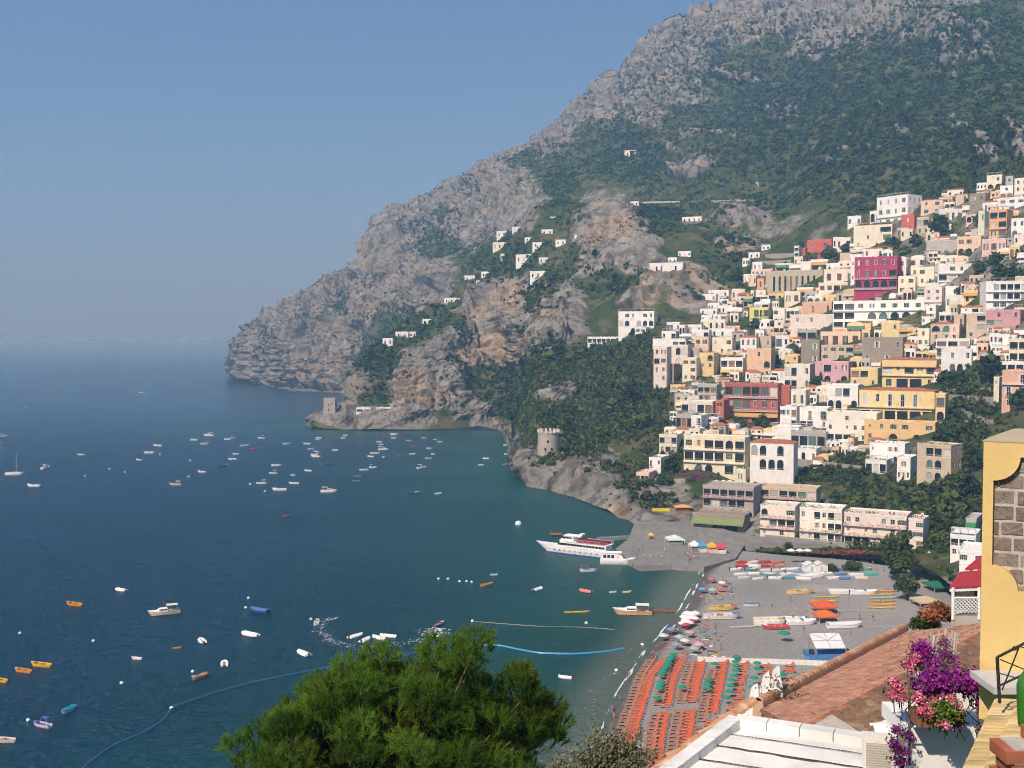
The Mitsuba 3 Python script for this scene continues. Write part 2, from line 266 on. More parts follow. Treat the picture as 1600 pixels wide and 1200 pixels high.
def f_land(p, n, uv):
    """bare limestone with ochre patches and dark cracks; thin dry soil and low scrub where it is not bare"""
    big = fbm(p.x*0.009 + 3, p.y*0.009, p.z*0.012, 3)
    fine = 0.5*fbm(p.x*0.13, p.y*0.13, p.z*0.09, 4) + 0.5*fbm(p.x*0.11 + 7, p.y*0.11, p.z*0.022, 3)
    och = smoothstep(0.50, 0.66, fbm(p.x*0.02 + 9, p.y*0.02, p.z*0.03, 3) + 0.25*(uv.y - 0.5))
    grey = mix([0.155, 0.145, 0.132], [0.265, 0.247, 0.224], big)
    rock = mix(grey, [0.31, 0.235, 0.165], och*0.7)*(0.30 + 1.38*fine)
    streak = smoothstep(0.60, 0.72, fbm(p.x*0.12, p.y*0.12, p.z*0.02, 2))
    crack = smoothstep(0.0, 0.05, dr.abs(noise(p.x*0.22 + 2*fine, p.y*0.22, p.z*0.10) - 0.5))
    crack2 = smoothstep(0.0, 0.07, dr.abs(noise(p.x*0.07 + fine, p.y*0.07, p.z*0.03) - 0.5))
    rock = rock*(1 - 0.45*streak)*(0.55 + 0.45*crack)*(0.6 + 0.4*crack2)
    tuft = smoothstep(0.56, 0.64, fbm(p.x*0.09 + 31, p.y*0.09, p.z*0.05, 4))
    rock = mix(rock, [0.05, 0.062, 0.026], 0.65*tuft*(1 - smoothstep(.55, .9, uv.x)*.6))
    soil = mix([0.042, 0.062, 0.020], [0.095, 0.092, 0.042], smoothstep(0.45, 0.72, fbm(p.x*0.05, p.y*0.05, p.z*0.05, 3)))*(0.6 + 0.8*fine)
    t = smoothstep(0.33, 0.55, uv.x + 0.35*(fine - 0.5))
    return mix(soil, rock, t)
scene['limestone'] = two({'type': 'diffuse', 'reflectance': mikit.proc(f_land)})
_ochre = cover(_hpx, _rc[..., 1], [(815,470,60,30,1),(780,530,70,40,1),(850,510,40,40,.8),(960,380,45,50,.9),(1065,450,60,35,1),(675,600,45,40,.6),(1150,380,20,15,.8),(530,590,40,20,.6),(1400,30,30,30,.6),(1180,50,30,25,.6),(870,620,25,20,.8),(760,650,30,14,.7),(900,300,30,20,.4)])
_v = LANDR.reshape(-1, 3)
structure('mountain', mikit.ply((_v, grid_faces(*LANDR.shape[:2])), 'limestone', True, uv=np.stack([ROCK.ravel(), _ochre.ravel()], -1)))
def land_at(px, py, lift=0.0):
    """the point of the (smooth) land seen at this pixel, the nearest crossing along the profile"""
    st = profile(np.array([float(px)]))[0]
    tt = np.linspace(0, 8, 1601)
    c = rows_at(st[None], tt)[0]
    s = c[:, 1] - py
    k = np.nonzero((s[:-1] >= 0) & (s[1:] < 0))[0]
    k = int(k[0]) if len(k) else int(np.argmin(np.abs(s)))
    f = s[k]/(s[k] - s[k + 1]) if k + 1 < len(s) and s[k] != s[k + 1] else 0
    Y = c[k, 0] + np.clip(f, 0, 1)*(c[min(k + 1, 1600), 0] - c[k, 0])
    return at(px, py, float(Y) - lift)

# ------------------------------------------------------------------ the sea and the shingle beach
WATERLINE = [(1112,872),(1096,884),(1084,905),(1068,935),(1052,962),(1030,990),(1003,1018),(980,1052),(958,1090),(938,1130),(915,1180),(895,1230),(860,1300)]
water_pts = np.array([on_z(x, y, 0)[:2] for x, y in WATERLINE])
def f_sea_color(p, n, uv):
    shallow = dr.clip(uv.x, 0, 1)
    c = mix([0.0006, 0.024, 0.052], [0.006, 0.05, 0.046], smoothstep(0.05, 0.75, shallow))
    c = mix(c, [0.075, 0.105, 0.085], smoothstep(0.84, 1.0, shallow))
    foam = smoothstep(0.5, 0.9, uv.y)
    return c*(0.85 + 0.3*fbm(p.x*0.02, p.y*0.02, 0.0, 2))*(1 - foam) + foam*0.5
def f_wave(p, n, uv):
    a = fbm(p.x*0.17 + 0.3*noise(p.y*0.05), p.y*0.42, 0.0, 2)
    b = fbm(p.x*0.55, p.y*1.1, 3.0, 3)
    return (a*0.8 + b*0.48 + 0.16*noise(p.x*2.6, p.y*4.1, 7.0))*(1 - 0.62*smoothstep(450.0, 1500.0, p.y))*(1 - 0.9*smoothstep(2500.0, 9000.0, p.y))
scene['sea_water'] = {'type': 'bumpmap', 'arbitrary': mikit.proc(f_wave, eps=0.15), 'scale': 1.0,
    'bsdf': {'type': 'principled', 'base_color': mikit.proc(f_sea_color), 'roughness': 0.16, 'eta': 1.33}}
gx = np.concatenate([-np.geomspace(60, 100000, 44)[::-1] - 460, np.linspace(-500, 460, 260), 465 + np.geomspace(5, 100000, 20)])
gy = np.concatenate([[-3000, -500, 40], np.linspace(120, 1100, 360), 1100 + np.geomspace(8, 185000, 64)])
GX, GY = np.meshgrid(gx, gy, indexing='ij')
_pt = np.stack([GX, GY], -1).reshape(-1, 2)
_sh = shapely.LineString(water_pts)
_coast = [on_z(x, y, 0)[:2] for x, y in [(1090,884),(1000,884),(955,850),(938,800),(870,775),(830,765),(803,733),(822,700),(800,680),(775,671),(700,671),(600,671),(500,670)]]
_cl = shapely.LineString(_coast)
_pp = shapely.points(_pt)
_d1, _d2 = shapely.distance(_pp, _sh), shapely.distance(_pp, _cl)
_shallow = np.maximum(np.exp(-_d1/75.0)*1.05, 0.80*np.exp(-_d2/115.0))
_fo = np.clip(1 - np.abs(_d1 - 1.2)/1.2, 0, 1)*0
scene['sea'] = mikit.ply((np.concatenate([_pt, np.zeros((len(_pt), 1))], 1), grid_faces(len(gx), len(gy))), 'sea_water', True, uv=np.stack([_shallow, _fo], -1))
labels['sea'] = {'kind': 'structure'}
# ------------------------------------------------------------------ foliage: crowns of many leaf-clump faces
def crown_faces(n, seed, squash=0.75, leaf=0.34, lumps=5, shell=0.45):
    """n small ragged faces spread through a lumpy crown of radius 1 (the crown's middle is the origin)"""
    r = np.random.default_rng(seed)
    c = r.normal(size=(lumps, 3)); c /= np.linalg.norm(c, axis=1, keepdims=True); c *= 0.52
    rad = r.uniform(0.42, 0.66, lumps)
    k = r.integers(0, lumps, n)
    d = r.normal(size=(n, 3)); d /= np.linalg.norm(d, axis=1, keepdims=True)
    p = c[k] + d*(rad[k]*r.uniform(shell, 1.0, n)**0.5)[:, None]
    nn = d + 0.7*r.normal(size=(n, 3)) + [0, 0, 0.35]; nn /= np.linalg.norm(nn, axis=1, keepdims=True)
    a = np.cross(nn, r.normal(size=(n, 3))); a /= np.linalg.norm(a, axis=1, keepdims=True); b = np.cross(nn, a)
    s = (leaf*r.uniform(0.6, 1.3, n))[:, None]
    v = np.stack([p - a*s - b*s*0.35, p + a*s*0.25 - b*s*0.8, p + a*s*1.05 + b*s*0.2, p + a*s*0.1 + b*s*0.85], 1)
    v[..., 2] *= squash
    i = np.arange(n)[:, None]*4
    f = np.concatenate([i + [0, 1, 2], i + [0, 2, 3]], 1).reshape(-1, 3)
    return v.reshape(-1, 3), f
FAR_CROWNS = [crown_faces(14, s, 0.8, 0.50, 3, 0.6) for s in range(6)]
MID_CROWNS = [crown_faces(52, 20 + s, 0.85, 0.34, 6) for s in range(6)]
NEAR_CROWNS = [crown_faces(420, 40 + s, 0.9, 0.14, 9) for s in range(4)]
GREENS = np.array([[0.030,0.050,0.020],[0.040,0.060,0.022],[0.055,0.072,0.026],[0.034,0.052,0.028],[0.070,0.080,0.032],[0.026,0.044,0.022]])
def scatter(points, sizes, crowns, seed, greens=GREENS):
    """all the crowns at these points as one mesh with a colour for each"""
    r = np.random.default_rng(seed)
    V, F, U, n = [], [], [], 0
    kind = r.integers(0, len(crowns), len(points))
    for k, (cv, cf) in enumerate(crowns):
        idx = np.nonzero(kind == k)[0]
        if not len(idx): continue
        a = r.uniform(0, 2*np.pi, len(idx)); c, s = np.cos(a), np.sin(a)
        sz = sizes[idx]
        x = (cv[None, :, 0]*c[:, None] - cv[None, :, 1]*s[:, None])*sz[:, None] + points[idx, None, 0]
        y = (cv[None, :, 0]*s[:, None] + cv[None, :, 1]*c[:, None])*sz[:, None] + points[idx, None, 1]
        z = cv[None, :, 2]*sz[:, None]*r.uniform(0.8, 1.25, len(idx))[:, None] + points[idx, None, 2]
        V.append(np.stack([x, y, z], -1).reshape(-1, 3))
        F.append((cf[None] + (np.arange(len(idx))*len(cv))[:, None, None]).reshape(-1, 3) + n)
        g = greens[r.integers(0, len(greens), len(idx))]*r.uniform(0.7, 1.25, (len(idx), 1))*(.55 + .9*meshkit.fbm(points[idx]*.012, 3, 8))[:, None]
        U.append(np.repeat(col_uv(g, len(idx)), len(cv), axis=0))
        n += len(V[-1])
    return mikit.ply((np.vstack(V), np.vstack(F)), 'leafage', False, uv=np.vstack(U))
# weights over the land's cells
_P = LANDR[:-1, :-1]; _e1, _e2 = LANDR[1:, :-1] - _P, LANDR[:-1, 1:] - _P
_area = np.linalg.norm(np.cross(_e1, _e2), axis=-1)
_wood = cover(_hpx + 60*_wig2, _rc[..., 1] + 60*_wig, WOOD)[:-1, :-1]
_rk = ROCK[:-1, :-1]
_clf = cover(_hpx + 40*_wig, _rc[..., 1] + 40*_wig2, CLIFF)[:-1, :-1]
_cen = _P + 0.5*(_e1 + _e2)
_spx, _spy = _hpx[:-1, :-1], _rc[:-1, :-1, 1]
_town_in = shapely.contains_xy(TOWN_POLY, _spx, _spy)
_wt = (np.clip(1.0 - 1.25*_rk, 0.05, 1)*0.5 + 0.30*np.clip((meshkit.fbm(_cen/K*[.03, .03, .02], 4, 77) - .53)*9, 0, 1)*(1 - .75*np.clip(_clf, 0, 1)) + np.clip(_wood, 0, 1.1))*(_cen[..., 2] > 3)*(_cen[..., 1] < 1850*K)*(_spx < 1650)
_wt = np.where(ts[None, :-1] >= 8.0, 0.15*_wt, _wt)
_wt = np.where(_town_in, 1.0*_wt, _wt)
# as many on the far slopes as make up the same cover with larger crowns
def draw(mask, n, seed):
    r = np.random.default_rng(seed)
    w = (_wt*_area*mask).ravel()
    i = r.choice(len(w), n, p=w/w.sum())
    u, v = r.random((2, n))
    return _P.reshape(-1, 3)[i] + _e1.reshape(-1, 3)[i]*u[:, None] + _e2.reshape(-1, 3)[i]*v[:, None], _wood.ravel()[i], r
pts, wd, r_ = draw(_cen[..., 1] > 640*K, 38000, 101)
sz = K*(0.95 + 2.1*np.clip(wd, 0, 1))*r_.uniform(0.45, 1.0, len(pts))*(1 + .7*(r_.random(len(pts)) > .9))
pts[:, 2] += 0.25*sz
scene['mountain_scrub'] = scatter(pts, sz, FAR_CROWNS, 1, GREENS*[0.80, 1.08, 0.62])
labels['mountain_scrub'] = {'kind': 'stuff', 'label': 'dark green scrub and woodland covering the mountain slopes'}
pts, wd, r_ = draw(_cen[..., 1] <= 640*K, 7500, 102)
sz = K*(0.8 + 1.5*np.clip(wd, 0, 1))*r_.uniform(0.55, 1.4, len(pts))
pts[:, 2] += 0.3*sz
scene['hillside_shrubbery'] = scatter(pts, sz, MID_CROWNS, 2, GREENS*[1.45, 1.42, 1.05])
labels['hillside_shrubbery'] = {'kind': 'stuff', 'label': 'green bushes and small trees on the near slopes between cliffs and houses'}
BARK = [0.10, 0.075, 0.05]
def tree(label, px, py, hpx, kind='round', base=None, lift=0, category='tree', group=None, near=False, tint=None):
    """a tree rooted where pixel (px, py) meets the land, hpx pixels tall in the photograph: trunk and crown"""
    p = land_at(px, py, lift) if base is None else np.asarray(base, float)
    h = hpx*p[1]/FOC
    k = thing({'cypress': 'cypress_tree', 'palm': 'palm_tree', 'pine': 'pine_tree'}.get(kind, 'tree') if category == 'tree' else category.replace(' ', '_'), label, category, group)
    r = np.random.default_rng(abs(hash((px, py))) % 9999 if False else int(px*7 + py*13))
    m = MB().tube([[p[0], p[1], p[2] - 0.5], [p[0] + 0.03*h, p[1], p[2] + 0.3*h], [p[0] - 0.02*h, p[1] + 0.02*h, p[2] + 0.68*h]], [0.045*h, 0.034*h, 0.012*h], 6)
    for q in range(3):
        a = r.uniform(0, 6.28)
        m.tube([[p[0], p[1], p[2] + (0.3 + 0.08*q)*h], [p[0] + 0.25*h*math.cos(a), p[1] + 0.25*h*math.sin(a), p[2] + (0.55 + 0.1*q)*h]], [0.02*h, 0.006*h], 5)
    part(k, 'trunk', m.ply('matt', BARK))
    base_crowns = NEAR_CROWNS if near else MID_CROWNS
    V, F, U, n = [], [], [], 0
    g0 = np.asarray(tint) if tint is not None else GREENS[int(r.integers(0, 5))]*1.15
    blobs = {'round': [(0, 0, .62, .36), (.16, .05, .5, .26), (-.18, 0, .52, .26), (.02, -.14, .45, .26), (.05, .02, .80, .2)],
             'cypress': [(0, 0, .2, .13), (0, 0, .4, .14), (.01, 0, .6, .12), (0, 0, .78, .09), (0, 0, .92, .06)],
             'bush': [(0, 0, .35, .42), (.35, 0, .3, .36), (-.35, .05, .3, .38), (.1, -.2, .42, .34), (-.12, 0, .55, .33)],
             'pine': [(0, 0, .75, .26), (.24, .1, .62, .2), (-.25, 0, .6, .21), (.1, -.1, .5, .2), (-.1, .1, .86, .17), (.2, -.1, .78, .16)],
             'tall': [(0, 0, .35, .28), (.05, 0, .55, .28), (-.06, 0, .72, .24), (.04, 0, .88, .17), (.12, -.05, .45, .22), (-.12, -.05, .5, .22)]}[kind]
    for (bx, by, bz, br) in blobs:
        cv, cf = base_crowns[int(r.integers(0, len(base_crowns)))]
        a = r.uniform(0, 6.28); c, s = math.cos(a), math.sin(a)
        q = np.stack([cv[:, 0]*c - cv[:, 1]*s, cv[:, 0]*s + cv[:, 1]*c, cv[:, 2]*(1.5 if kind == 'cypress' else 1)], -1)*br*h*1.12 + [p[0] + bx*h, p[1] + by*h, p[2] + bz*h]
        V.append(q); F.append(cf + n); n += len(q)
        U.append(col_uv(g0*r.uniform(0.8, 1.2), len(q)))
    part(k, 'crown', mikit.ply((np.vstack(V), np.vstack(F)), 'leafage', False, uv=np.vstack(U)))
    return k
# ------------------------------------------------------------------ houses
COL = {'white': [.80,.79,.765], 'cream': [.76,.69,.54], 'yellow': [.73,.57,.30], 'ochre': [.70,.49,.24], 'peach': [.74,.56,.42], 'pink': [.72,.52,.46], 'crimson': [.36,.05,.11], 'red': [.44,.13,.11],
       'stone': [.31,.265,.21], 'grey': [.44,.43,.40], 'lemon': [.70,.63,.22], 'beige': [.58,.48,.36], 'orange': [.66,.40,.22], 'mauve': [.50,.30,.33], 'purple': [.36,.06,.22], 'ivory': [.77,.72,.62], 'coral': [.52,.13,.10], 'brown': [.30,.19,.13], 'palepink': [.77,.66,.59]}
TILE = [.42,.145,.075]
def f_tiles(p, n, uv):
    a = dr.abs(dr.sin(p.x*7.0 + p.y*2.0))
    return mi.Color3f(.44,.17,.095)*(0.55 + 0.5*a)*(0.7 + 0.6*fbm(p.x*0.8, p.y*0.8, p.z*0.8, 3))
scene['roof_tiles'] = two({'type': 'diffuse', 'reflectance': mikit.proc(f_tiles)})
scene['iron'] = two({'type': 'principled', 'base_color': {'type': 'rgb', 'value': [.03,.03,.032]}, 'roughness': 0.5, 'specular': 0.4})
SHUT = {'g': [.06,.14,.10], 'b': [.14,.07,.04], 'w': [.6,.6,.58], 'r': [.3,.06,.05]}
def opening(code, cw, fh):
    """outline (x, z) of one opening, its cell's bottom middle at the origin"""
    def arch(w, z0, z1, k=7):
        r = w/2
        t = np.linspace(0, np.pi, k)
        return [(-r, z0), (r, z0)] + [(r*math.cos(a), max(z1 - r, z0 + .1) + min(r, z1 - z0)*math.sin(a)) for a in t]
    def rect(w, z0, z1): return [(-w/2, z0), (w/2, z0), (w/2, z1), (-w/2, z1)]
    if code == 'w': return rect(min(.46*cw, 1.6), .34*fh, .78*fh)
    if code == 'o': return rect(min(.3*cw, 1.0), .45*fh, .7*fh)
    if code == 'd': return rect(min(.5*cw, 1.8), .06*fh, .78*fh)
    if code == 'a': return arch(.74*cw, .08*fh, .84*fh)
    if code == 'n': return arch(min(.46*cw, 1.4), .2*fh, .82*fh)
    if code == 'b': return rect(.84*cw, .12*fh, .80*fh)
def facade(width, height, floors, foot, top):
    """(mesh of a pierced wall in local x, z with the outside at y = 0; list of (code, floor, cell width, x, z, outline))"""
    fh = (height - top)/max(1, len(floors))
    holes = []
    for k, row in enumerate(floors):
        z0 = height - top - (k + 1)*fh
        if not row: continue
        cw = width/len(row)
        for j, c in enumerate(row):
            o = opening(c, cw, fh)
            if o: holes.append((c, k, cw, (j + .5)*cw, z0, [(x + (j + .5)*cw, z + z0) for x, z in o]))
    poly = shapely.Polygon([(0, -foot), (width, -foot), (width, height), (0, height)], [h[5] for h in holes])
    m = trimesh.creation.extrude_polygon(poly, 0.4, engine='earcut')
    v = np.asarray(m.vertices)
    return np.stack([v[:, 0], 0.4 - v[:, 2], v[:, 1]], -1), np.asarray(m.faces)[:, ::-1], holes, fh
LANDMARKS = []
def house(name, label, x0, x1, yt, yb, color, pat='ww', yaw=18, depth=11.0, side=None, roof='flat', bal=(), shut=None, foot=9.0, lift=0.0, awn=None, category=None, trim=None, flowers=None, base=None, clutter=True, group=None, frames=None, railc=None, Y=None):
    """A house whose lower left corner is seen at pixel (x0, yb) and whose upper edge at yt; pat gives its storeys from the top, one letter for each opening."""
    xm = (x0 + x1)/2
    b = at(xm, yb, Y) if Y else (land_at(xm, yb, lift) if base is None else np.asarray(base, float))
    Yc = b[1]; mpp = Yc/FOC
    H = max((yb - yt)*mpp, 2.4)
    psi = math.radians(yaw); W = (x1 - x0)*mpp
    d = depth*1.35
    if side is None: d = min(d, 0.55*W/max(abs(math.sin(psi)), .05)) if abs(yaw) > 1 else d
    w = (W - d*abs(math.sin(psi)))/math.cos(psi)
    if w < 0.4*W: d = 0.6*W/max(abs(math.sin(psi)), .05); w = 0.4*W/math.cos(psi)
    vx, vy = b[0], b[1]; L = math.hypot(vx, vy); v = np.array([vx/L, vy/L]); r = np.array([v[1], -v[0]])
    u = r*math.cos(psi) - v*math.sin(psi); dep = v*math.cos(psi) + r*math.sin(psi)
    left = b[:2] - r*W/2
    if psi >= 0: O = left + v*(w*math.sin(psi))
    else: O = left + r*(d*abs(math.sin(psi)))
    M = np.eye(4); M[:2, 0] = u; M[:2, 1] = dep; M[:3, 3] = [O[0], O[1], b[2]]
    rg = np.random.default_rng(int(x0*31 + yb*17))
    base_c = np.asarray(COL[color]) if isinstance(color, str) else np.asarray(color)
    c = base_c*rg.uniform(0.93, 1.05)
    key = thing(name, label, category or name.replace('_', ' '), group)
    LANDMARKS.append((key, xm, (yt + yb)/2, x0, x1, yt, yb))
    floors = pat.split('|')
    top = 0.35
    wall = MB()
    fv, ff, holes, fh = facade(w, H, floors, foot, top)
    tr = lambda q: q @ M[:3, :3].T + M[:3, 3]
    wall.add(tr(fv), ff)
    sgn = 1 if psi >= 0 else -1
    S = np.eye(4)
    sh = []
    if side is not None:
        # the visible flank: local x runs along the depth
        sv, sf, sh, _ = facade(d - .4, H, side.split('|'), foot, top)
        if sgn > 0: q = np.stack([w - sv[:, 1], 0.4 + sv[:, 0], sv[:, 2]], -1)
        else: q = np.stack([sv[:, 1], d - sv[:, 0], sv[:, 2]], -1)
        wall.add(tr(q), sf)
        wall.box(0 if sgn > 0 else .4, w - .4 if sgn > 0 else w, .4, d, -foot, H, M=M)
    else:
        wall.box(0, w, .4, d, -foot, H, M=M)
    part(key, 'wall', wall.ply('plaster', c))
    fr = frames if frames is not None else (Yc < 1000)
    for flank, hs in ((0, holes), (1, sh)):
        for (code, k, cw, x, z0, o) in hs:
            o = np.array(o)
            pv = np.concatenate([o.mean(0)[None], o]); n = len(o)
            pf = np.array([[0, i + 1, (i + 1) % n + 1] for i in range(n)])
            def lay(P, y):
                P = np.asarray(P, float)
                if not flank: return tr(np.stack([P[:, 0], np.full(len(P), y), P[:, 1]], -1))
                return tr(np.stack([w - y + 0*P[:, 0], 0.4 + P[:, 0], P[:, 1]], -1) if sgn > 0 else np.stack([y + 0*P[:, 0], d - P[:, 0], P[:, 1]], -1))
            wk = part(key, 'door' if code == 'd' else 'arch' if code in 'a' else 'loggia' if code == 'b' else 'window', mikit.ply((lay(pv, 0.36), pf), 'window_glass', False) if rg.random() > .28 else mikit.ply((lay(pv, 0.30), pf), 'matt', False, uv=col_uv([[.34,.35,.35],[.10,.18,.14],[.24,.15,.09],[.55,.54,.50],[.12,.12,.13]][int(rg.integers(0, 5))], len(pv))))
            if fr and flank == 0:
                lo, hi = o.min(0), o.max(0)
                f = MB()
                fc = [.66,.65,.62] if trim is None else COL[trim]
                if code in 'wdo':
                    f.box(lo[0], hi[0], .24, .33, (lo[1] + hi[1])/2 - .04, (lo[1] + hi[1])/2 + .04, fc, M)
                    f.box((lo[0] + hi[0])/2 - .05, (lo[0] + hi[0])/2 + .05, .22, .33, lo[1], hi[1], fc, M)
                    f.box(lo[0] - .14, hi[0] + .14, -.10, -.003, lo[1] - .16, lo[1] - .003, fc, M)
                    if trim is not None:
                        for (a0, a1, z0_, z1_) in ((lo[0] - .2, lo[0] - .004, lo[1], hi[1] + .2), (hi[0] + .004, hi[0] + .2, lo[1], hi[1] + .2), (lo[0], hi[0], hi[1] + .004, hi[1] + .22)):
                            f.box(a0, a1, -.05, -.003, z0_, z1_, fc, M)
                    if (shut or rg.random() < .4) and code in 'wd':
                        sw = (hi[0] - lo[0])*.5
                        for a0 in (lo[0] - sw - .05, hi[0] + .05): f.box(a0, a0 + sw, -.09, -.04, lo[1], hi[1], SHUT[shut or 'gbwg'[int(xm) % 4]], M)
                elif code in 'ab':
                    f.box(lo[0], hi[0], .02, .10, lo[1] + .02, lo[1] + .10, fc, M)
                    f.box(lo[0], hi[0], .02, .10, lo[1] + .80, lo[1] + .88, fc, M)
                    for q in np.linspace(lo[0] + .1, hi[0] - .1, 8): f.box(q - .025, q + .025, .03, .08, lo[1] + .1, lo[1] + .8, fc, M)
                else:
                    f.box((lo[0] + hi[0])/2 - .05, (lo[0] + hi[0])/2 + .05, .22, .33, lo[1], hi[1], fc, M)
                part(wk, 'railing' if code in 'ab' else 'frame', f.ply('matt'))
                if code == 'd' and k not in bal:
                    bm = MB().box(lo[0] - .5, hi[0] + .5, -.85, -.11, lo[1] - .2, lo[1] - .04, [.6,.58,.54], M)
                    for q in np.linspace(lo[0] - .46, hi[0] + .46, 7): bm.box(q - .03, q + .03, -.83, -.79, lo[1] - .04, lo[1] + .85, [.1,.1,.1], M)
                    bm.box(lo[0] - .5, hi[0] + .5, -.84, -.78, lo[1] + .85, lo[1] + .92, [.1,.1,.1], M)
                    part(wk, 'balcony', bm.ply('matt'))
    if Yc < 1100:
        for k in range(len(floors)):
            z = H - top - k*fh - .02 if k else H - .28
            part(key, 'cornice', MB().box(-.1, w + .1, -.13, -.004, z - .1, z + .12, M=M).ply('plaster', np.clip(c*1.12 + .06, 0, .82)))
    for k in bal:
        z = H - top - (k + 1)*fh
        slab = MB().box(-.1, w + .1, -1.15, -.005, z - .22, z - .02, M=M)
        bk = part(key, 'balcony', slab.ply('plaster', COL['white'] if trim in ('white', 'ivory') else c*1.03))
        rl = MB(); rc_ = COL['white'] if railc is None else railc
        rl.box(-.05, w + .05, -1.12, -1.06, z + .86, z + .95, M=M)
        for q in np.arange(0, w, .55): rl.box(q - .04, q + .04, -1.11, -1.07, z - .02, z + .86, M=M)
        part(bk, 'railing', rl.ply('matt', rc_))
        if flowers:
            n = int(w*6); fv_ = []
            q = np.stack([rg.uniform(0, w, n), rg.normal(-1.15, .12, n), z + rg.normal(.62, .24, n)], -1)
            labels[part(bk, 'flowers', blossom(tr(q), .34, flowers, rg))] = {'kind': 'stuff'}
    if awn:
        for (k, ac, out) in awn:
            z = H - top - k*fh - .12*fh
            a = MB()
            q = tr(np.array([[0, -.02, z], [w, -.02, z], [w, -out, z - .28*fh], [0, -out, z - .28*fh], [0, -.02, z - .06], [w, -.02, z - .06], [w, -out, z - .28*fh - .06], [0, -out, z - .28*fh - .06], [0, -out, z - .28*fh - .4], [w, -out, z - .28*fh - .4]]))
            a.add(q, [[0, 2, 1], [0, 3, 2], [4, 5, 6], [4, 6, 7], [0, 1, 5], [0, 5, 4], [3, 7, 6], [3, 6, 2], [7, 8, 9], [7, 9, 6]])
            part(key, 'awning', a.ply('matt', ac))
    # roof
    rm = MB(); tc = np.clip(c*1.06 + .03, 0, .8)
    if roof in ('flat', 'terrace'):
        t = .22
        for (a0, a1, b0, b1) in ((-t/2, w + t/2, -t/2, t/2), (-t/2, w + t/2, d - t/2, d + t/2), (-t/2, t/2, t/2, d - t/2), (w - t/2, w + t/2, t/2, d - t/2)): rm.box(a0, a1, b0, b1, H + .002, H + .5, M=M)
        rk = part(key, 'roof', rm.ply('plaster', tc))
        if clutter:
            for _ in range(int(rg.integers(1, 4))):
                x, y, s = rg.uniform(.1, .8)*w, rg.uniform(.2, .8)*d, rg.uniform(.35, .9)
                part(rk, 'chimney', MB().box(x, x + s, y, y + s*.8, H, H + rg.uniform(.7, 1.5), M=M).ply('plaster', tc*.92))
            if rg.random() < .5:
                n = int(rg.integers(24, 70)); q = np.stack([rg.choice([.1*w, .4*w, .8*w], n) + rg.normal(0, .1*w, n), rg.uniform(0, .3*d, n), H + .4 + np.abs(rg.normal(.2, .35, n))], -1)
                labels[part(rk, 'planting', blossom(tr(q), .6, [[.05,.085,.025],[.08,.11,.03],[.25,.04,.14]] if rg.random() < .3 else [[.05,.085,.025],[.08,.11,.03]], rg, each=2))] = {'kind': 'stuff'}
            if rg.random() < .35:
                part(rk, 'antenna', MB().tube([[*tr(np.array([[.7*w, .5*d, H]]))[0]], [*tr(np.array([[.7*w, .5*d, H + 3.4]]))[0]]], .06, 4).ply('iron'))
            if roof == 'terrace':
                pg = MB()
                for x in np.linspace(.2, w - .2, 4):
                    for y in (.4, min(d - .3, 3.4)): pg.box(x - .06, x + .06, y - .06, y + .06, H, H + 2.3, M=M)
                pg.box(0, w, .2, min(d, 3.6), H + 2.3, H + 2.4, M=M)
                part(rk, 'pergola', pg.ply('matt', [[.62,.6,.54], [.30,.26,.2], [.66,.6,.5]][int(rg.integers(0, 3))]))
    elif roof == 'tile':
        o = .35; zr = H + min(.16*w, .9)
        q = tr(np.array([[-o, -o, H], [w + o, -o, H], [w + o, d + o, H], [-o, d + o, H], [.22*w, d/2, zr + .5], [.78*w, d/2, zr + .5], [-o, -o, H - .15], [w + o, -o, H - .15], [w + o, d + o, H - .15], [-o, d + o, H - .15]]))
        rm.add(q, [[0, 1, 5], [0, 5, 4], [1, 2, 5], [2, 3, 4], [2, 4, 5], [3, 0, 4], [0, 6, 7], [0, 7, 1], [1, 7, 8], [1, 8, 2], [3, 9, 6], [3, 6, 0], [6, 8, 7], [6, 9, 8], [2, 8, 9], [2, 9, 3]])
        part(key, 'roof', rm.ply('roof_tiles'))
    elif roof == 'vault':
        t = np.linspace(0, np.pi, 9); hh = min(.3*w, 1.6)
        xs, zs = w/2 - w/2*np.cos(t), H + hh*np.sin(t)
        q = np.array([[x, y, z] for y in (0, d) for x, z in zip(xs, zs)])
        f = [[i, i + 1, i + 10] for i in range(8)] + [[i, i + 10, i + 9] for i in range(8)] + [[0, i + 1, i] for i in range(1, 8)]
        rm.add(tr(q), f)
        part(key, 'roof', rm.ply('plaster', tc))
    return key, M, w, d, H
def blossom(points, size, color, rg, bsdf='leafage', each=3):
    """many small petals round these points, one mesh"""
    P = np.repeat(np.asarray(points), each, axis=0); n = len(P)
    P = P + rg.normal(0, size*.5, P.shape)
    a = rg.normal(size=(n, 3)); a /= np.linalg.norm(a, axis=1, keepdims=True); b = np.cross(a, rg.normal(size=(n, 3))); b /= np.linalg.norm(b, axis=1, keepdims=True)
    s = size*rg.uniform(.5, 1.1, n)[:, None]
    v = np.stack([P - a*s*.5, P + b*s*.5, P + a*s*.5, P - b*s*.5], 1).reshape(-1, 3)
    i = np.arange(n)[:, None]*4
    f = np.concatenate([i + [0, 1, 2], i + [0, 2, 3]], 1).reshape(-1, 3)
    cs = np.asarray(color, float)
    if cs.ndim == 1: cs = cs[None]
    cc = cs[rg.integers(0, len(cs), n)]*rg.uniform(.75, 1.2, (n, 1))
    return mikit.ply((v, f), bsdf, False, uv=np.repeat(col_uv(cc, n), 4, axis=0))
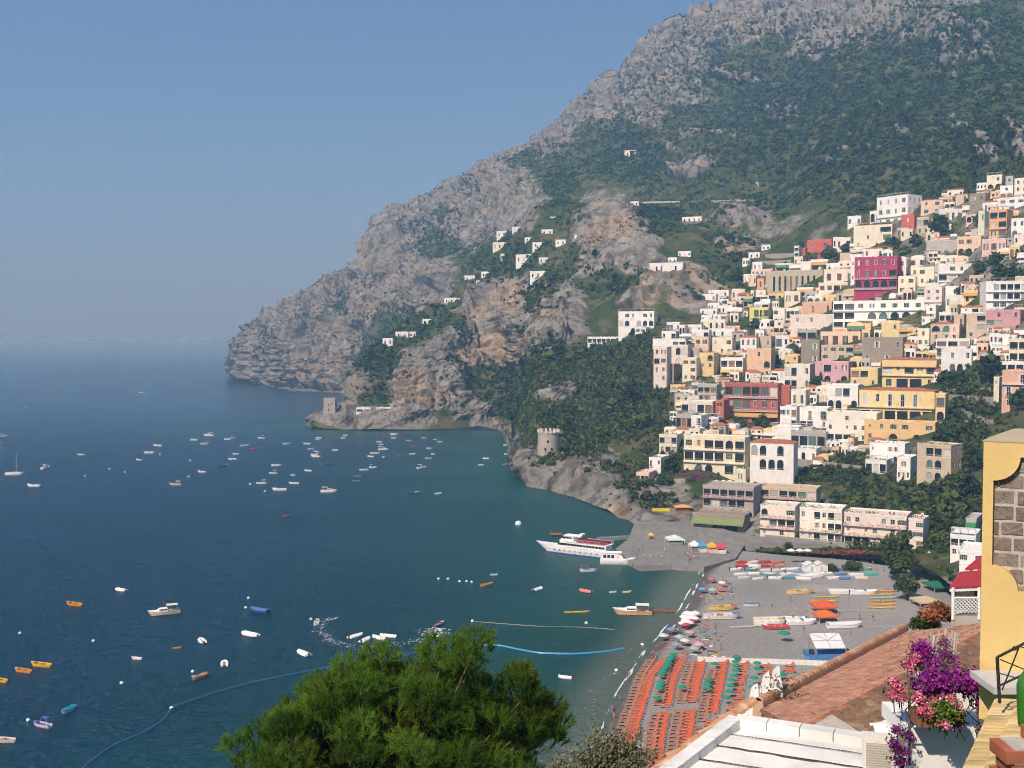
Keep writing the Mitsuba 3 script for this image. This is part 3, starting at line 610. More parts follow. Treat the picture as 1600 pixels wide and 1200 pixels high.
# ------------------------------------------------------------------ the village, house by house
h = house
PURP, ROSE, REDF = [[.30,.03,.24],[.22,.02,.20],[.40,.06,.30]], [[.55,.05,.16],[.60,.12,.25]], [[.50,.04,.06],[.42,.05,.10],[.08,.14,.04]]
# the top of the town, right
h('villa','cream villa with two round arches, highest house at the top right of the village',1543,1572,274,296,'cream','.w|aa',14,roof='terrace')
h('house','pale grey house just right of the highest cream arched villa',1572,1588,276,296,'grey','w|w',10)
h('house','cream house at the upper right corner beside the edge of the picture',1586,1612,279,312,'palepink','ww|ww|bb',8)
h('house','bright yellow low house below the highest arched villa',1556,1582,297,309,'yellow','ww',10)
h('house','white house with small scattered windows above the orange apartment house',1562,1606,309,330,'white','www|owo',10)
h('house','tan stone house with a sloping tiled roof against the dark woods',1494,1522,303,318,'beige','.w',20,roof='tile')
h('house','grey stone house behind the long white hotel roof',1516,1552,302,330,'stone','ww|w.',25)
h('hotel','tall white corner hotel with rooftop railings at the top left of the village',1371,1438,305,352,'white','wwww|wwww|dddd',38,depth=13,side='www|www|ddd',bal=(1,),roof='terrace')
h('house','peach house with a low tiled roof right of the tall white corner hotel',1440,1478,312,336,'peach','ww|ww',12,roof='tile')
h('hotel','long low white hotel with a row of dark doors under a terrace',1462,1510,327,348,'white','.dddd',-12,roof='terrace')
h('house','small white cottage left of the tall white corner hotel',1325,1352,338,354,'white','w.w',15)
h('house','broad cream house under the tall white corner hotel',1335,1399,352,388,'cream','..b|.w.b|w..w',14,roof='terrace')
h('house','terracotta pink house with a terrace in front of a dark pine',1409,1434,336,366,'coral','w|w',12)
h('house','beige house with a white balcony beside the terracotta pink house',1433,1457,340,368,'beige','bb|ww',12,bal=(1,))
h('apartment_house','orange apartment house with recessed balconies at the upper right',1547,1581,328,372,'orange','bb|wb|wb',16,roof='terrace',bal=(1,2))
h('house','pale sea green side house attached left of the orange apartment house',1529,1548,330,368,[.62,.66,.52],'.w|..',18)
h('house','white house with one big arched door at the right edge of the village',1581,1606,342,372,'white','ww|a.',8)
h('house','peach house with three low arches below the stone retaining wall',1497,1537,370,400,'peach','ww.|aaa',10,trim='ivory')
h('house','salmon pink house with three shuttered windows beside the peach arched house',1536,1576,374,398,'pink','www',10,trim='ivory',shut='b')
h('villa','grey stone villa with two arches beneath a wide flat pergola',1449,1500,376,402,'grey','....|.aa.',8,roof='terrace')
h('house','whitewashed house with a small hipped tile roof above the crimson hotel',1350,1386,388,404,'ivory','w.w',12,roof='tile')
# left of it
h('villa','coral red villa with cream corner bands below the rocky slope',1262,1304,375,405,'coral','ww|wb',12,trim='ivory')
h('house','small coral annex built against the left side of the coral villa',1254,1264,388,404,'red','o',12,clutter=False)
h('house','white cottage with stepped terraces left of the coral red villa',1241,1256,385,402,'white','b|b',18)
h('house','cream house between the coral red villa and the broad cream house',1308,1334,372,392,'ivory','w.b',12)
h('house','small white house with two windows above the salmon terrace row',1176,1197,410,424,'white','ww',14)
h('house','low salmon row house with five small openings on the left ridge',1174,1214,421,433,'pink','wwwww',16)
h('house','white house with two round windows on the left ridge of the village',1162,1190,429,441,'white','oo.w',14)
h('house','small white house near the rocks at the upper left of the village',1160,1178,404,416,'white','ww',16)
h('convent','long weathered olive grey building with a row of narrow doors',1197,1290,423,456,[.47,.41,.31],'.dddddddd.',14,depth=10,frames=False)
h('house','pinkish white house with three dark windows left of the crimson hotel',1288,1341,421,446,'palepink','www',12,shut='b')
h('house','cream house with a big dark loggia below the pinkish white house',1280,1330,442,458,'cream','wwbb',12)
h('bell_tower','slender orange bell tower with a pointed arch on the left ridge',1183,1196,436,466,'orange','n|o',18,depth=3.5,category='bell tower',clutter=False)
h('chapel','small cream chapel at the foot of the orange bell tower',1173,1184,455,468,'cream','n',14,roof='vault',clutter=False)
h('hotel','crimson hotel with white framed windows and arched loggias',1336,1406,402,468,[.37,.055,.12],'wwwww|wwwwb|aaaab|....b',13,depth=10,trim='white',roof='flat',bal=(1,2))
h('house','white stair tower beside the left flank of the crimson hotel',1329,1338,402,446,'white','o|o',10,depth=5,clutter=False)
h('house','white house with a tall window right of the crimson hotel',1404,1422,404,436,'white','w|w',12,roof='vault')
h('house','cream house with small windows at the foot of the crimson hotel right side',1404,1436,432,460,'cream','ww|ww',12)
h('house','white barrel roofed cottage above the cream house row',1424,1450,402,420,'ivory','w.w',12,roof='vault')
h('house','cream house with two windows below the round leafed garden',1424,1464,418,446,'cream','ww.|www',10)
h('hotel','white hotel with a stepped sloping end and two balcony floors',1462,1522,413,440,'white','.www|bbbb',-10,bal=(0,1),roof='terrace')
h('house','small white house directly above the row of balconies',1478,1500,400,414,'ivory','ww',10)
h('house','pale pink house with two pairs of windows in the middle right',1445,1479,450,482,'palepink','ww|ww|oo',14,trim='ivory',bal=(1,))
h('house','flat white house spread above the pale pink house',1437,1482,443,456,'white','....',8)
h('house','white cube house with one window beside the pale pink house',1478,1503,448,464,'white','.w',10)
h('house','long ivory terrace house below the white cube house',1479,1524,462,484,'ivory','w....',12)
h('hotel','large white hotel with rows of balconies and a terracotta terrace on top',1533,1612,440,484,'white','.bbbbbb|.bbbbbb|.wwwwww',-14,depth=12,bal=(0,1),roof='terrace')
h('villa','long white mansion with green shutters above a row of broad arches',1303,1446,470,514,'white','bbwwwwww|bb.aaaaa|bba.a.aa',12,shut='g',bal=(0,))
h('house','small white house with one blue window below the pale pink house',1448,1470,478,500,'white','w|n',14)
h('house','white house with a dark terrace awning right of the small blue windowed house',1468,1492,489,504,'white','bb',10)
h('house','mauve pink house with three oval windows below the large balcony hotel',1543,1597,485,521,[.55,.30,.33],'.nnn|bb..|d.o.',10,depth=9,trim='white')
h('house','beige block house with two square loggias left of the mauve house',1511,1546,490,530,'beige','.b|.b|w.',10)
h('house','tan house with one plain wall beside the red roofed house',1491,1513,492,516,'beige','.w',12)
h('house','red tiled house with two arched windows in the middle right',1455,1494,506,534,'beige','aa|ww',12,roof='tile')
h('house','salmon house with an arched doorway beside the red tiled house',1484,1506,508,532,'pink','n|d',12)
h('house','peach long house with brown doors above the stone ruins',1283,1348,519,542,'peach','dddd',12,depth=8,shut='b')
h('house','yellow small house at the right end of the peach long house',1347,1366,516,532,'yellow','w',12)
h('house','yellow vaulted house standing on a stone block house',1378,1412,504,532,'yellow','.w|..',12,roof='vault')
h('house','brown stone block house with white door frames',1348,1416,528,572,'stone','.w.w|w.w.',12,trim='ivory')
h('house','beige terrace house with openings under the peach long house',1284,1340,540,564,'beige','wwwb|w.ww',12)
h('house','cream house with dark windows right of the yellow vaulted house',1434,1459,514,542,'cream','w|ww',12)
h('house','tall cream house row with balconies above the white arched villa',1464,1520,530,556,'ivory','bbb|dddd',10,bal=(0,))
h('villa','white villa with two great arches in a green garden',1472,1523,546,584,'white','.w.w|.aa.',10,trim='white')
h('house','white house with two dark windows among trees at the right',1549,1582,541,560,'white','ww.|w.w',10)
h('house','cream house with a pergola at the right edge above the salmon villa',1578,1610,530,566,'cream','bb|bb',8,roof='terrace')
h('villa','salmon villa with a crimson door in a white frame at the right edge',1567,1614,580,640,[.68,.42,.30],'.d|dw|ww',10,trim='white',bal=(0,))
h('house','ivory tower shaped house attached left of the salmon villa',1553,1570,590,634,'cream','o|.|.',12)
h('house','white terrace pavilion on top of the salmon villa',1562,1606,566,582,'white','bbb',10)
# the left flank
h('house','tall cream house at the left end of the village above the olive trees',1021,1049,543,612,'palepink','ww|bw|nw|.w|w.',16,depth=9)
h('house','long white roofed house above the cream arcaded house',1020,1078,530,548,'white','...bb',14,roof='terrace')
h('house','cream house with two storeys of double arches',1045,1082,540,572,'palepink','.aa|.aa',14)
h('house','orange house with two small windows at the left of the village',1085,1114,527,556,'peach','ww|..',14)
h('house','ochre yellow house right of the orange two windowed house',1113,1150,528,556,'cream','w.w|.ww',12)
h('house','ochre house with an arched window below the orange house',1093,1123,552,590,'yellow','.a|ww|..',14,roof='terrace')
h('house','cream stepped house left of the ochre arched house',1066,1096,560,596,'cream','ww|.w|ww',14)
h('house','narrow stone tower house at the left edge of the village',1036,1062,570,604,'stone','o.|.o',16,clutter=False)
h('villa','white villa with two storeys of narrow arches and a red roof',1157,1188,527,556,'white','nnn|nnn',12,roof='tile')
h('house','small white house above the white narrow arched villa',1180,1200,516,534,'white','ww',12)
h('house','brown beige house with one window right of the narrow arched villa',1187,1211,526,548,'beige','.o',12)
h('house','tall peach house with a single window above a yellow terrace',1167,1211,546,592,[.66,.47,.32],'.w.|..a|w.w',12)
h('restaurant','white terrace restaurant with a yellow awning and dark openings',1126,1166,560,590,'white','bbb|bbb',10,awn=[(1,[.72,.46,.12],1.6)],roof='terrace')
h('house','yellow green house with three narrow windows',1171,1206,481,508,'lemon','.ddd|w.ww',12)
h('house','white house with grey windows right of the yellow green house',1208,1232,482,508,'ivory','w.|ww',12)
h('house','cream house with tall thin windows under the long olive grey building',1226,1256,456,478,'cream','ww',12)
h('house','peach house with rooftop arches above the pale pink mansion',1254,1302,472,496,[.66,.43,.31],'.w.n',12,depth=6)
h('mansion','pale pink mansion with two balcony windows and a white cornice',1236,1306,492,522,'palepink','ww.|..w',12,bal=(),trim='ivory')
h('house','row of white arches between the peach house and the white mansion',1262,1318,463,474,'white','aaaaa',10,clutter=False)
h('house','low grey house with a dark loggia under the pale pink mansion',1246,1282,516,532,'grey','bb',12)
h('house','stone house with one white framed window amid gardens',1252,1288,532,572,'stone','.w|.w',14,trim='ivory')
h('house','white house with a deep loggia left of the purple creeper house',1226,1272,570,610,'ivory','bb.w|bb.n',12)
h('house','pink house half covered by a purple creeper above white arches',1274,1332,566,602,[.62,.36,.42],'.bow|aa.a',12)
h('house','yellow loggia house right of the pink creeper house',1330,1378,576,606,'yellow','bb.|w.w',12)
h('hotel','yellow hotel block with an orange tiled roof and wide balcony',1380,1466,562,612,'yellow','bwbwb|wbbw',12,depth=8,roof='tile',bal=(0,),awn=[(0,[.60,.42,.2],1.2)])
h('palazzo','long yellow palazzo with a red tiled roof and shuttered balcony windows',1344,1464,610,664,[.72,.56,.27],'dwddd.|bbbbbb',12,depth=10,roof='tile',bal=(0,),shut='w')
h('house','yellow wing with one big dark arch at the right end of the palazzo',1462,1481,616,662,'yellow','b|a',12,depth=6)
h('house','lower ochre storey with two arches beneath the long yellow palazzo',1352,1464,660,692,'ochre','owww.w|w.a.a.',12,depth=8)
h('villa','white villa with a grey terrace room over two arches',1293,1346,602,642,'white','.bb.|aa.a',10)
h('house','cream house with two small windows below the red hotel side wing',1236,1266,610,640,'ivory','ww',12,roof='terrace')
h('hotel','red hotel with a shaded loggia, wisteria and white roof slab',1132,1220,600,664,'red','bbbbbb|bbbwww|nnnbbb',12,depth=8,trim='ivory',bal=(0,1),roof='flat',awn=[(2,[.5,.3,.1],1.3)])
h('house','narrow red wing with cream bands right of the red hotel',1218,1237,603,642,'red','.|.',12,depth=5,trim='ivory',clutter=False)
h('house','terracotta house with an open terrace left of the red hotel',1118,1140,626,662,[.52,.17,.11],'w|n|w',14)
h('house','white stepped house with a black doorway at the left below the red hotel',1080,1108,650,674,'white','.d|oo',18)
h('house','grey glass fronted house with white terraces left of the red hotel',1090,1128,602,628,'grey','bbb|bbb',14,roof='terrace')
h('house','terrace house hung with purple flowers left of the red hotel',1064,1122,628,648,'ivory','bbbb',14,bal=(0,),flowers=PURP)
h('house','low grey terrace house below the purple flower terrace',1056,1092,648,672,'grey','bbb',16,roof='terrace')
h('house','white house with open terrace and square windows right of the hotel garden',1219,1252,636,670,'white','wwb|..b',12)
h('house','white house with two blue grey doors in the middle of the lower village',1250,1300,638,672,'white','.d.d|bb.w',12)
h('house','long cream terrace house left of the yellow palazzo base',1292,1376,646,692,'ivory','..w...|w.oww.|bbb.ww',12,roof='terrace')
h('house','bare white block house below the open terrace house',1207,1256,668,692,'white','....|....',12,roof='terrace')
# the lower row
h('hotel','long cream hotel with stacked balconies and a tiled terrace',1068,1172,684,744,'cream','wwbbab|bbbbwb|.aa.ba',15,depth=9,roof='flat',bal=(0,1),trim='yellow')
h('house','cream wing with a pale balcony at the left end of the long cream hotel',1030,1068,680,710,'cream','bbb|wbb',15,bal=(1,))
h('house','small white gatehouse on the slope below the cream wing',1014,1046,716,742,'white','d.w|oo.',18)
h('house','low restaurant hut with a pink roof and red flowers above the cliff',994,1026,740,756,'pink','bbb',16,flowers=REDF,bal=(0,))
h('palazzo','large white palazzo with an orange tiled roof over five arches',1172,1246,692,758,'white','aa.a.|.aaa.|.....',10,depth=10,roof='tile')
h('house','plain white wing right of the large white palazzo',1244,1282,702,728,'white','.a.w',10)
h('house','yellow low wing left of the large white palazzo base',1152,1176,734,756,'cream','ww.',14)
h('house','dark grey roof terrace house above the large white palazzo wing',1236,1296,676,702,'grey','bbbb',10,roof='terrace')
h('hotel','grey stone hotel with three curved terraces edged by flowers',1098,1190,762,812,[.40,.36,.32],'bbbbbb|bbbbb.|aa.aaa',14,depth=12,bal=(0,),flowers=ROSE,lift=4)
h('hotel','terraced rose bordered hotel wing with green awnings',1188,1282,764,796,'beige','bbbbbb|bbbbbb',10,depth=10,bal=(0,1),flowers=ROSE,awn=[(1,[.12,.22,.08],1.4)],lift=3)
h('restaurant','beach restaurant under a long green awning with a white valance',1082,1172,806,836,'stone','bbbbbbbb',14,depth=8,awn=[(0,[.20,.25,.12],3.0)],clutter=False,lift=2)
h('hotel','pale pink beach hotel with red flower balconies and an arched corner',1188,1250,792,842,'palepink','a..w|.bbb|o.w.',10,depth=10,bal=(0,1),flowers=REDF)
h('hotel','cream middle block of the beach hotel with red flower boxes',1250,1322,796,848,'ivory','w.bwbb|..wwbb|wwbbbb',9,depth=10,bal=(1,),flowers=REDF)
h('hotel','long white beach hotel with two rows of red flowers at the right',1320,1422,806,856,'palepink','ww..www|o.ow.ww|bbb.bb.',9,depth=10,bal=(0,1),flowers=REDF)
h('house','pale grey end block right of the long white beach hotel',1420,1450,812,858,'palepink','.w|ww|.b',12,depth=7)
h('villa','white villa with black windows and roof terraces at the lower right',1360,1420,694,726,'white','o..ww.|w...b.',12,depth=9,roof='terrace')
h('villa','beige villa with tall arched windows right of the white roof terrace villa',1434,1501,696,756,'beige','.bbb|.aa.|.aa.',24,depth=9,side='ooo|ww|w.',trim='white')
h('house','white front house with a crimson window among purple flowers',1402,1432,716,752,'white','.w.|www',12)
h('house','white pergola house at the left foot of the roof terrace villa',1353,1394,720,742,'white','bbb',12,roof='terrace')
h('house','white terrace house far right at the foot of the town',1486,1530,838,872,'white','bbb|ww.',6,roof='terrace')
h('house','tall white house beside the yellow pillar at the foot of the town',1500,1540,862,900,'white','w.w|.ww',4)
# white houses on the slope to the left
SL = 'white houses scattered on the mountainside'
h('villa','large white villa with arches standing alone left of the village',966,1028,487,522,'white','.ww.ww|aa.aaa|..aa..',16,depth=9,roof='terrace')
h('house','low white house below the large lone villa',992,1016,512,530,'white','ww|aa',14)
h('arcade','white columned garden arcade left of the large lone villa',918,984,527,537,'white','bbbbbbbbb',10,depth=3,clutter=False)
h('house','terraced white house with round windows on the rocks left of the village',1015,1072,411,430,'white','.ww..w.',12,group=None)
h('house','small white house above the rocky spur beside dark trees',1060,1084,393,402,'white','w..w',12)
for (x0, x1, a, b, lab) in [(806,834,399,413,'highest mid slope white house with three windows'),(828,856,425,437,'white house with four windows left of the dark ravine wood'),(776,800,362,372,'long white house near the top of the scattered hamlet'),(770,794,380,392,'beige house on a terrace in the scattered hamlet'),(832,854,380,388,'white house right of centre in the scattered hamlet'),(884,908,346,356,'white house at the right top of the scattered hamlet'),(846,866,360,368,'small white house below the road in the scattered hamlet'),(752,768,426,436,'white house at the left foot of the scattered hamlet'),(758,776,442,454,'lowest white house of the scattered hamlet on the cliff edge'),(694,720,467,475,'lone white house on the ridge left of the cliff'),(598,616,530,542,'lone white house with three windows nearest the sea tower'),(618,640,520,530,'white domed house above the sea tower woods'),(955,970,322,330,'white roadside house high on the mountain'),(1066,1098,340,348,'white house with columns under the dark wood'),(898,920,368,376,'small white cottage below the right top hamlet house'),(976,995,236,248,'lonely cream house high among the crags'),(820,838,372,378,'tiny white cottage between hamlet terraces'),(1170,1190,396,404,'white hut beneath the bare rocks at the village top'),(726,744,432,442,'white cottage at the left edge of the hamlet wood'),(782,798,398,406,'white cottage between the beige terrace house and the mid slope house'),(860,880,340,347,'white cottage beside the road left of the right top hamlet house'),(908,926,352,360,'white cottage right of the right top hamlet house'),(800,816,356,363,'white cottage at the head of the hamlet'),(868,886,376,384,'white cottage above the ravine cliff'),(842,858,404,412,'white shed right of the mid slope house'),(744,756,440,448,'white cottage below the left edge wood cottage'),(660,676,500,508,'white cottage on the spine above the tower woods'),(640,652,520,528,'tiny white chapel on the spine above the tower woods'),(930,946,326,333,'white cottage along the coast road'),(985,1000,316,323,'white cottage at the road bend'),(1110,1126,326,334,'pale cottage on the terraces under the road'),(1044,1060,404,412,'white cottage left of the rocky spur'),(1190,1206,384,392,'white cottage below the terraced scrub')]:
    h('cottage', lab, x0, x1, a - 1, b, 'white' if 'beige' not in lab and 'cream' not in lab else 'cream', 'w'*max(2, int((x1 - x0)/8)), 14, depth=5, clutter=False, frames=False, group=SL, foot=5)
# the white cluster below the rocks
for (x0, x1, a, b, lab) in [(1107,1142,454,466,'top long white house of the stacked white cluster'),(1097,1122,460,472,'left upper white house of the stacked cluster'),(1122,1140,464,474,'white house with three openings in the stacked cluster'),(1146,1158,458,468,'white cottage right of the stacked cluster'),(1126,1142,468,482,'white cube house in the middle of the stacked cluster'),(1106,1128,474,486,'white house with square windows inside the stacked cluster'),(1094,1124,483,494,'broad white terrace house left in the stacked cluster'),(1122,1148,478,492,'right middle white house of the stacked cluster'),(1096,1116,493,504,'lower left white house of the stacked cluster'),(1114,1140,492,508,'lowest white house of the stacked cluster'),(1150,1168,464,476,'pale pink cottage right of the stacked white cluster')]:
    h('house', lab, x0, x1, a, b, 'white' if 'pink' not in lab else 'palepink', ['ww.w', 'w.w', 'wb|ww', 'oo.w|bb.'][int(x0 + a) % 4], 18, depth=5, frames=False, roof=['flat', 'terrace', 'flat'][int(x0) % 3])
for (x0, x1, a, b, lab) in [(1042,1066,504,520,'white house left of the low roofs under the cluster'),(1066,1100,508,522,'white terrace house under the stacked cluster'),(1082,1112,516,530,'white pergola house above the orange house'),(1034,1060,518,532,'small white house at the upper left village edge'),(1110,1152,514,530,'long white garden house above the ochre yellow house')]:
    h('house', lab, x0, x1, a, b, 'white', ['ww.', 'bb.w', 'w.b'][int(x0) % 3], 16, depth=6, frames=False, roof='terrace')
# the houses in between, each found from its neighbour
_named = [m for m in LANDMARKS]
_short = {}
_rows = []
rg_ = np.random.default_rng(77)
_boxes = [shapely.box(m[3] + 2, m[5] + 3, m[4] - 2, m[6] - 3) for m in LANDMARKS]
_tree = shapely.STRtree(_boxes)
GARDENS = shapely.unary_union([shapely.Polygon([(x + .8*a*math.cos(t), y + .8*b*math.sin(t)) for t in np.linspace(0, 6.2, 20)]) for x, y, a, b in [(1425,385,42,18),(1290,398,36,12),(1560,420,60,22),(1500,640,45,60),(1320,735,40,16),(1430,780,80,26),(1480,800,50,50),(1560,590,14,20),(1180,660,40,14),(1280,545,24,20),(1180,505,14,16),(1160,440,16,18),(1210,560,10,40),(1020,640,30,60),(1440,800,60,30),(1330,500,14,10),(1060,730,16,16),(1508,356,24,14),(1100,430,50,24),(1060,470,32,30),(1200,400,30,16),(1540,700,40,60),(1090,475,14,10)]])
TOWN_FILL = shapely.Polygon([(1030,545),(1100,510),(1165,440),(1200,430),(1330,375),(1400,320),(1520,300),(1600,280),(1606,600),(1500,570),(1480,680),(1360,710),(1240,750),(1080,740),(1036,690),(1040,620)])
_kinds = [('white', 'white'), ('white', 'white'), ('white', 'white'), ('white', 'white'), ('ivory', 'ivory'), ('cream', 'cream'), ('palepink', 'pale pink'), ('beige', 'beige'), ('peach', 'peach'), ('grey', 'grey'), ('yellow', 'yellow')]
_seen = {}
_relation = {}
for gy_ in np.arange(300, 740, 11.5):
    for gx_ in np.arange(1032, 1606, 17):
        x, y = gx_ + rg_.uniform(-8, 8), gy_ + rg_.uniform(-5, 5)
        wpx, hpx = rg_.uniform(13, 29), rg_.uniform(10, 19)
        bx = shapely.box(x - wpx/2, y - hpx, x + wpx/2, y)
        if not TOWN_FILL.contains(shapely.Point(x, y)) or GARDENS.intersects(shapely.Point(x, y - hpx/2).buffer(4)): continue
        hit = _tree.query(bx)
        if sum(_boxes[i].intersection(bx).area for i in hit) > 0.44*bx.area: continue
        ci = int(rg_.integers(0, len(_kinds)))
        best = min(_named, key=lambda m: (m[1] - x)**2 + (m[2] - y)**2)
        dx, dy = x - best[1], (y - hpx/2) - best[2]
        rel = ('right of' if dx > 0 else 'left of') if abs(dx) > abs(dy)*1.2 else ('below' if dy > 0 else 'above')
        words = labels[best[0]]['label'].split()
        stop = next((i for i, w_ in enumerate(words) if w_ in ('with', 'at', 'below', 'above', 'just', 'beside', 'under', 'left', 'right', 'in', 'standing', 'behind', 'against', 'among', 'amid', 'between', 'directly', 'spread', 'built', 'beneath', 'half', 'on', 'near', 'of', 'hung', 'inside', 'facing')), len(words))
        short = ' '.join(words[:stop]) if stop >= 3 else ' '.join(words[:min(stop + 3, 7)])
        lab = f'small {_kinds[ci][1]} house squeezed {rel} the {short}'
        if lab in _seen:
            q = {1: 'second ', 2: 'third ', 3: 'fourth '}.get(_seen[lab], 'further '); _seen[lab] += 1
            lab = q + lab
        else: _seen[lab] = 1
        lab = ' '.join(lab.split()[:15])
        pat = ['ww', 'w.w', 'dw', 'ww|wd', 'bw', 'bb|ww', '.w|w.', 'aa', 'w|bb', 'www'][int(rg_.integers(0, 10))]
        house('house', lab, x - wpx/2, x + wpx/2, y - hpx, y, _kinds[ci][0], pat, rg_.uniform(4, 22), depth=rg_.uniform(4, 7), roof=['flat', 'flat', 'terrace', 'vault', 'tile'][int(rg_.integers(0, 5))], frames=False, foot=10, lift=rg_.uniform(-1, 2), trim='white' if ci > 4 else None, bal=(0,) if rg_.random() < .3 else (), awn=[(0, [[.62,.60,.54],[.5,.3,.1],[.1,.2,.12]][int(rg_.integers(0, 3))], 1.5)] if rg_.random() < .2 else None)
# ------------------------------------------------------------------ shingle beach, quay, surf
BACK = [(1128,856),(1150,852),(1185,856),(1240,862),(1290,866),(1330,870),(1390,880),(1480,900),(1560,930),(1640,990),(1720,1080),(1800,1240),(1900,1400)]
_bk = np.array([on_z(x, y, 3.2)[:2] for x, y in BACK])
def resample(p, n):
    d = np.concatenate([[0], np.cumsum(np.linalg.norm(np.diff(p, axis=0), axis=1))])
    t = np.linspace(0, d[-1], n)
    return np.stack([np.interp(t, d, p[:, k]) for k in range(p.shape[1])], 1)
_w, _b = resample(water_pts, 90), resample(_bk, 90)
def beach_height(xy):
    d = shapely.distance(shapely.points(xy), _sh)
    return -0.5 + 1.5*np.clip(d/9, 0, 1) + 2.2*np.clip((d - 9)/120, 0, 1)
def lofted(a, b, t):
    return a[:, None]*(1 - t)[None, :, None] + b[:, None]*t[None, :, None]
_g = lofted(_w - 0.03*(_b - _w), _b, np.concatenate([np.linspace(0, .12, 14), np.linspace(.15, 1.0, 34)]))
_d = shapely.distance(shapely.points(_g.reshape(-1, 2)), _sh).reshape(_g.shape[:2])
_out_sea = np.concatenate([np.full((90, 3), -1.0), np.ones((90, _g.shape[1] - 3))], 1)
_z = np.where(_out_sea < 0, -0.9, -0.35 + 1.5*np.clip(_d/9, 0, 1) + 2.2*np.clip((_d - 9)/120, 0, 1)) + 0.12*(meshkit.fbm(np.concatenate([_g*0.12, np.zeros(_g.shape[:2] + (1,))], -1), 3, 4) - .5)
def f_beach(p, n, uv):
    d = uv.x*10
    base = mix([0.235, 0.228, 0.215], [0.32, 0.31, 0.295], fbm(p.x*0.035, p.y*0.035, 0.0, 3))
    base = base*(0.72 + 0.55*fbm(p.x*2.2, p.y*2.2, 0.0, 3))
    track = smoothstep(0.62, 0.70, fbm(p.x*0.02 + 5, p.y*0.07, 0.0, 2))
    base = base*(1 + 0.20*track)
    wet = 1 - smoothstep(4.0, 8.0, d + 3*(noise(p.x*0.2, p.y*0.2) - 0.5))
    return base*(1 - 0.58*wet)
scene['shingle'] = two({'type': 'diffuse', 'reflectance': mikit.proc(f_beach)})
structure('beach', mikit.ply((np.concatenate([_g, _z[..., None]], -1).reshape(-1, 3), grid_faces(90, _g.shape[1])), 'shingle', True, uv=np.stack([_d.ravel()/10, 0*_d.ravel()], -1)))
def shore_z(p): return float(max(0.0, -0.35 + 1.5*np.clip(_sh.distance(shapely.Point(p[0], p[1]))/9, 0, 1) + 2.2*np.clip((_sh.distance(shapely.Point(p[0], p[1])) - 9)/120, 0, 1)))
def on_beach(px, py):
    p = on_z(px, py, 1.5)
    for _ in range(4): p = on_z(px, py, shore_z(p))
    return p
def prism(poly_xy, z0, z1):
    m = trimesh.creation.extrude_polygon(shapely.Polygon(poly_xy), z1 - z0, engine='earcut'); m.apply_translation([0, 0, z0]); return m
def f_concrete(p, n, uv):
    return mi.Color3f(.25, .245, .235)*(0.62 + 0.6*fbm(p.x*0.35, p.y*0.35, p.z*0.8, 4))
scene['concrete'] = two({'type': 'diffuse', 'reflectance': mikit.proc(f_concrete)})
QUAY = [(982,842),(992,815),(1090,815),(1172,838),(1150,872),(1100,886),(1050,882),(1000,884),(978,873),(962,857)]
structure('quay', mikit.ply(prism([on_z(x, y, 2.0)[:2] for x, y in QUAY], -3, 2.0), 'concrete'), 'grey concrete quay at the far end of the beach')
structure('seawall', mikit.ply(prism([on_z(x, y, 2.0)[:2] for x, y in [(1090,838),(1170,853),(1250,858),(1330,862),(1400,866),(1400,862),(1330,857),(1250,852),(1170,846),(1090,832)]], -2, 4.4), 'concrete'))
k = thing('pier', 'low brown pier behind the ferry stern', 'pier'); _a, _b = on_z(934, 841, 1.0), on_z(990, 838, 1.0)
scene[k] = MB().box(0, float(np.linalg.norm(_b - _a)), -1.3, 1.3, -2, 1.3, M=place(_a[0], _a[1], 0, math.degrees(math.atan2(_b[1] - _a[1], _b[0] - _a[0])))).ply('concrete')
# surf: thin broken sheets of foam washing along the waterline
def surf(a, b, off, width, seed, n=160):
    r = np.random.default_rng(seed)
    line = resample(water_pts[a:b], n); t = np.gradient(line, axis=0); t /= np.linalg.norm(t, axis=1, keepdims=True); nrm = np.stack([t[:, 1], -t[:, 0]], 1)
    s = meshkit.fbm(np.stack([np.arange(n)*0.13, np.full(n, seed*3.1), np.zeros(n)], -1), 3, seed)
    w = width*np.clip((s - 0.42)*4, 0, 1)
    c = line + nrm*(off + 1.6*(meshkit.fbm(np.stack([np.arange(n)*0.07, np.full(n, seed*1.7), np.zeros(n)], -1), 2, seed + 9) - .5))[:, None]
    l, q = c - nrm*(w/2)[:, None], c + nrm*(w/2)[:, None]
    V = np.stack([np.concatenate([l, np.full((n, 1), .06)], 1), np.concatenate([c, np.full((n, 1), .14)], 1), np.concatenate([q, np.full((n, 1), .06)], 1)], 1)
    keep = w[:-1] + w[1:] > 0.02
    f = grid_faces(n, 3).reshape(n - 1, 2, 4)[keep].reshape(-1, 4)
    return V.reshape(-1, 3), f
scene['foam'] = two({'type': 'diffuse', 'reflectance': {'type': 'rgb', 'value': [.66, .69, .70]}})
_sm = MB()
for a, b, off, wd, sd in [(0, 8, -.6, .55, 1), (1, 7, -2.6, .8, 2), (0, 6, -4.6, .4, 6), (6, 13, -.6, .5, 3), (7, 13, -4.0, .7, 4), (8, 13, -7.0, .45, 5)]:
    v, f = surf(a, b, off, wd, sd); _sm.add(v, np.vstack([f[:, [0, 1, 2]], f[:, [0, 2, 3]]]))
scene['surf'] = _sm.ply('foam'); labels['surf'] = {'kind': 'stuff', 'label': 'thin broken lines of white surf along the beach'}
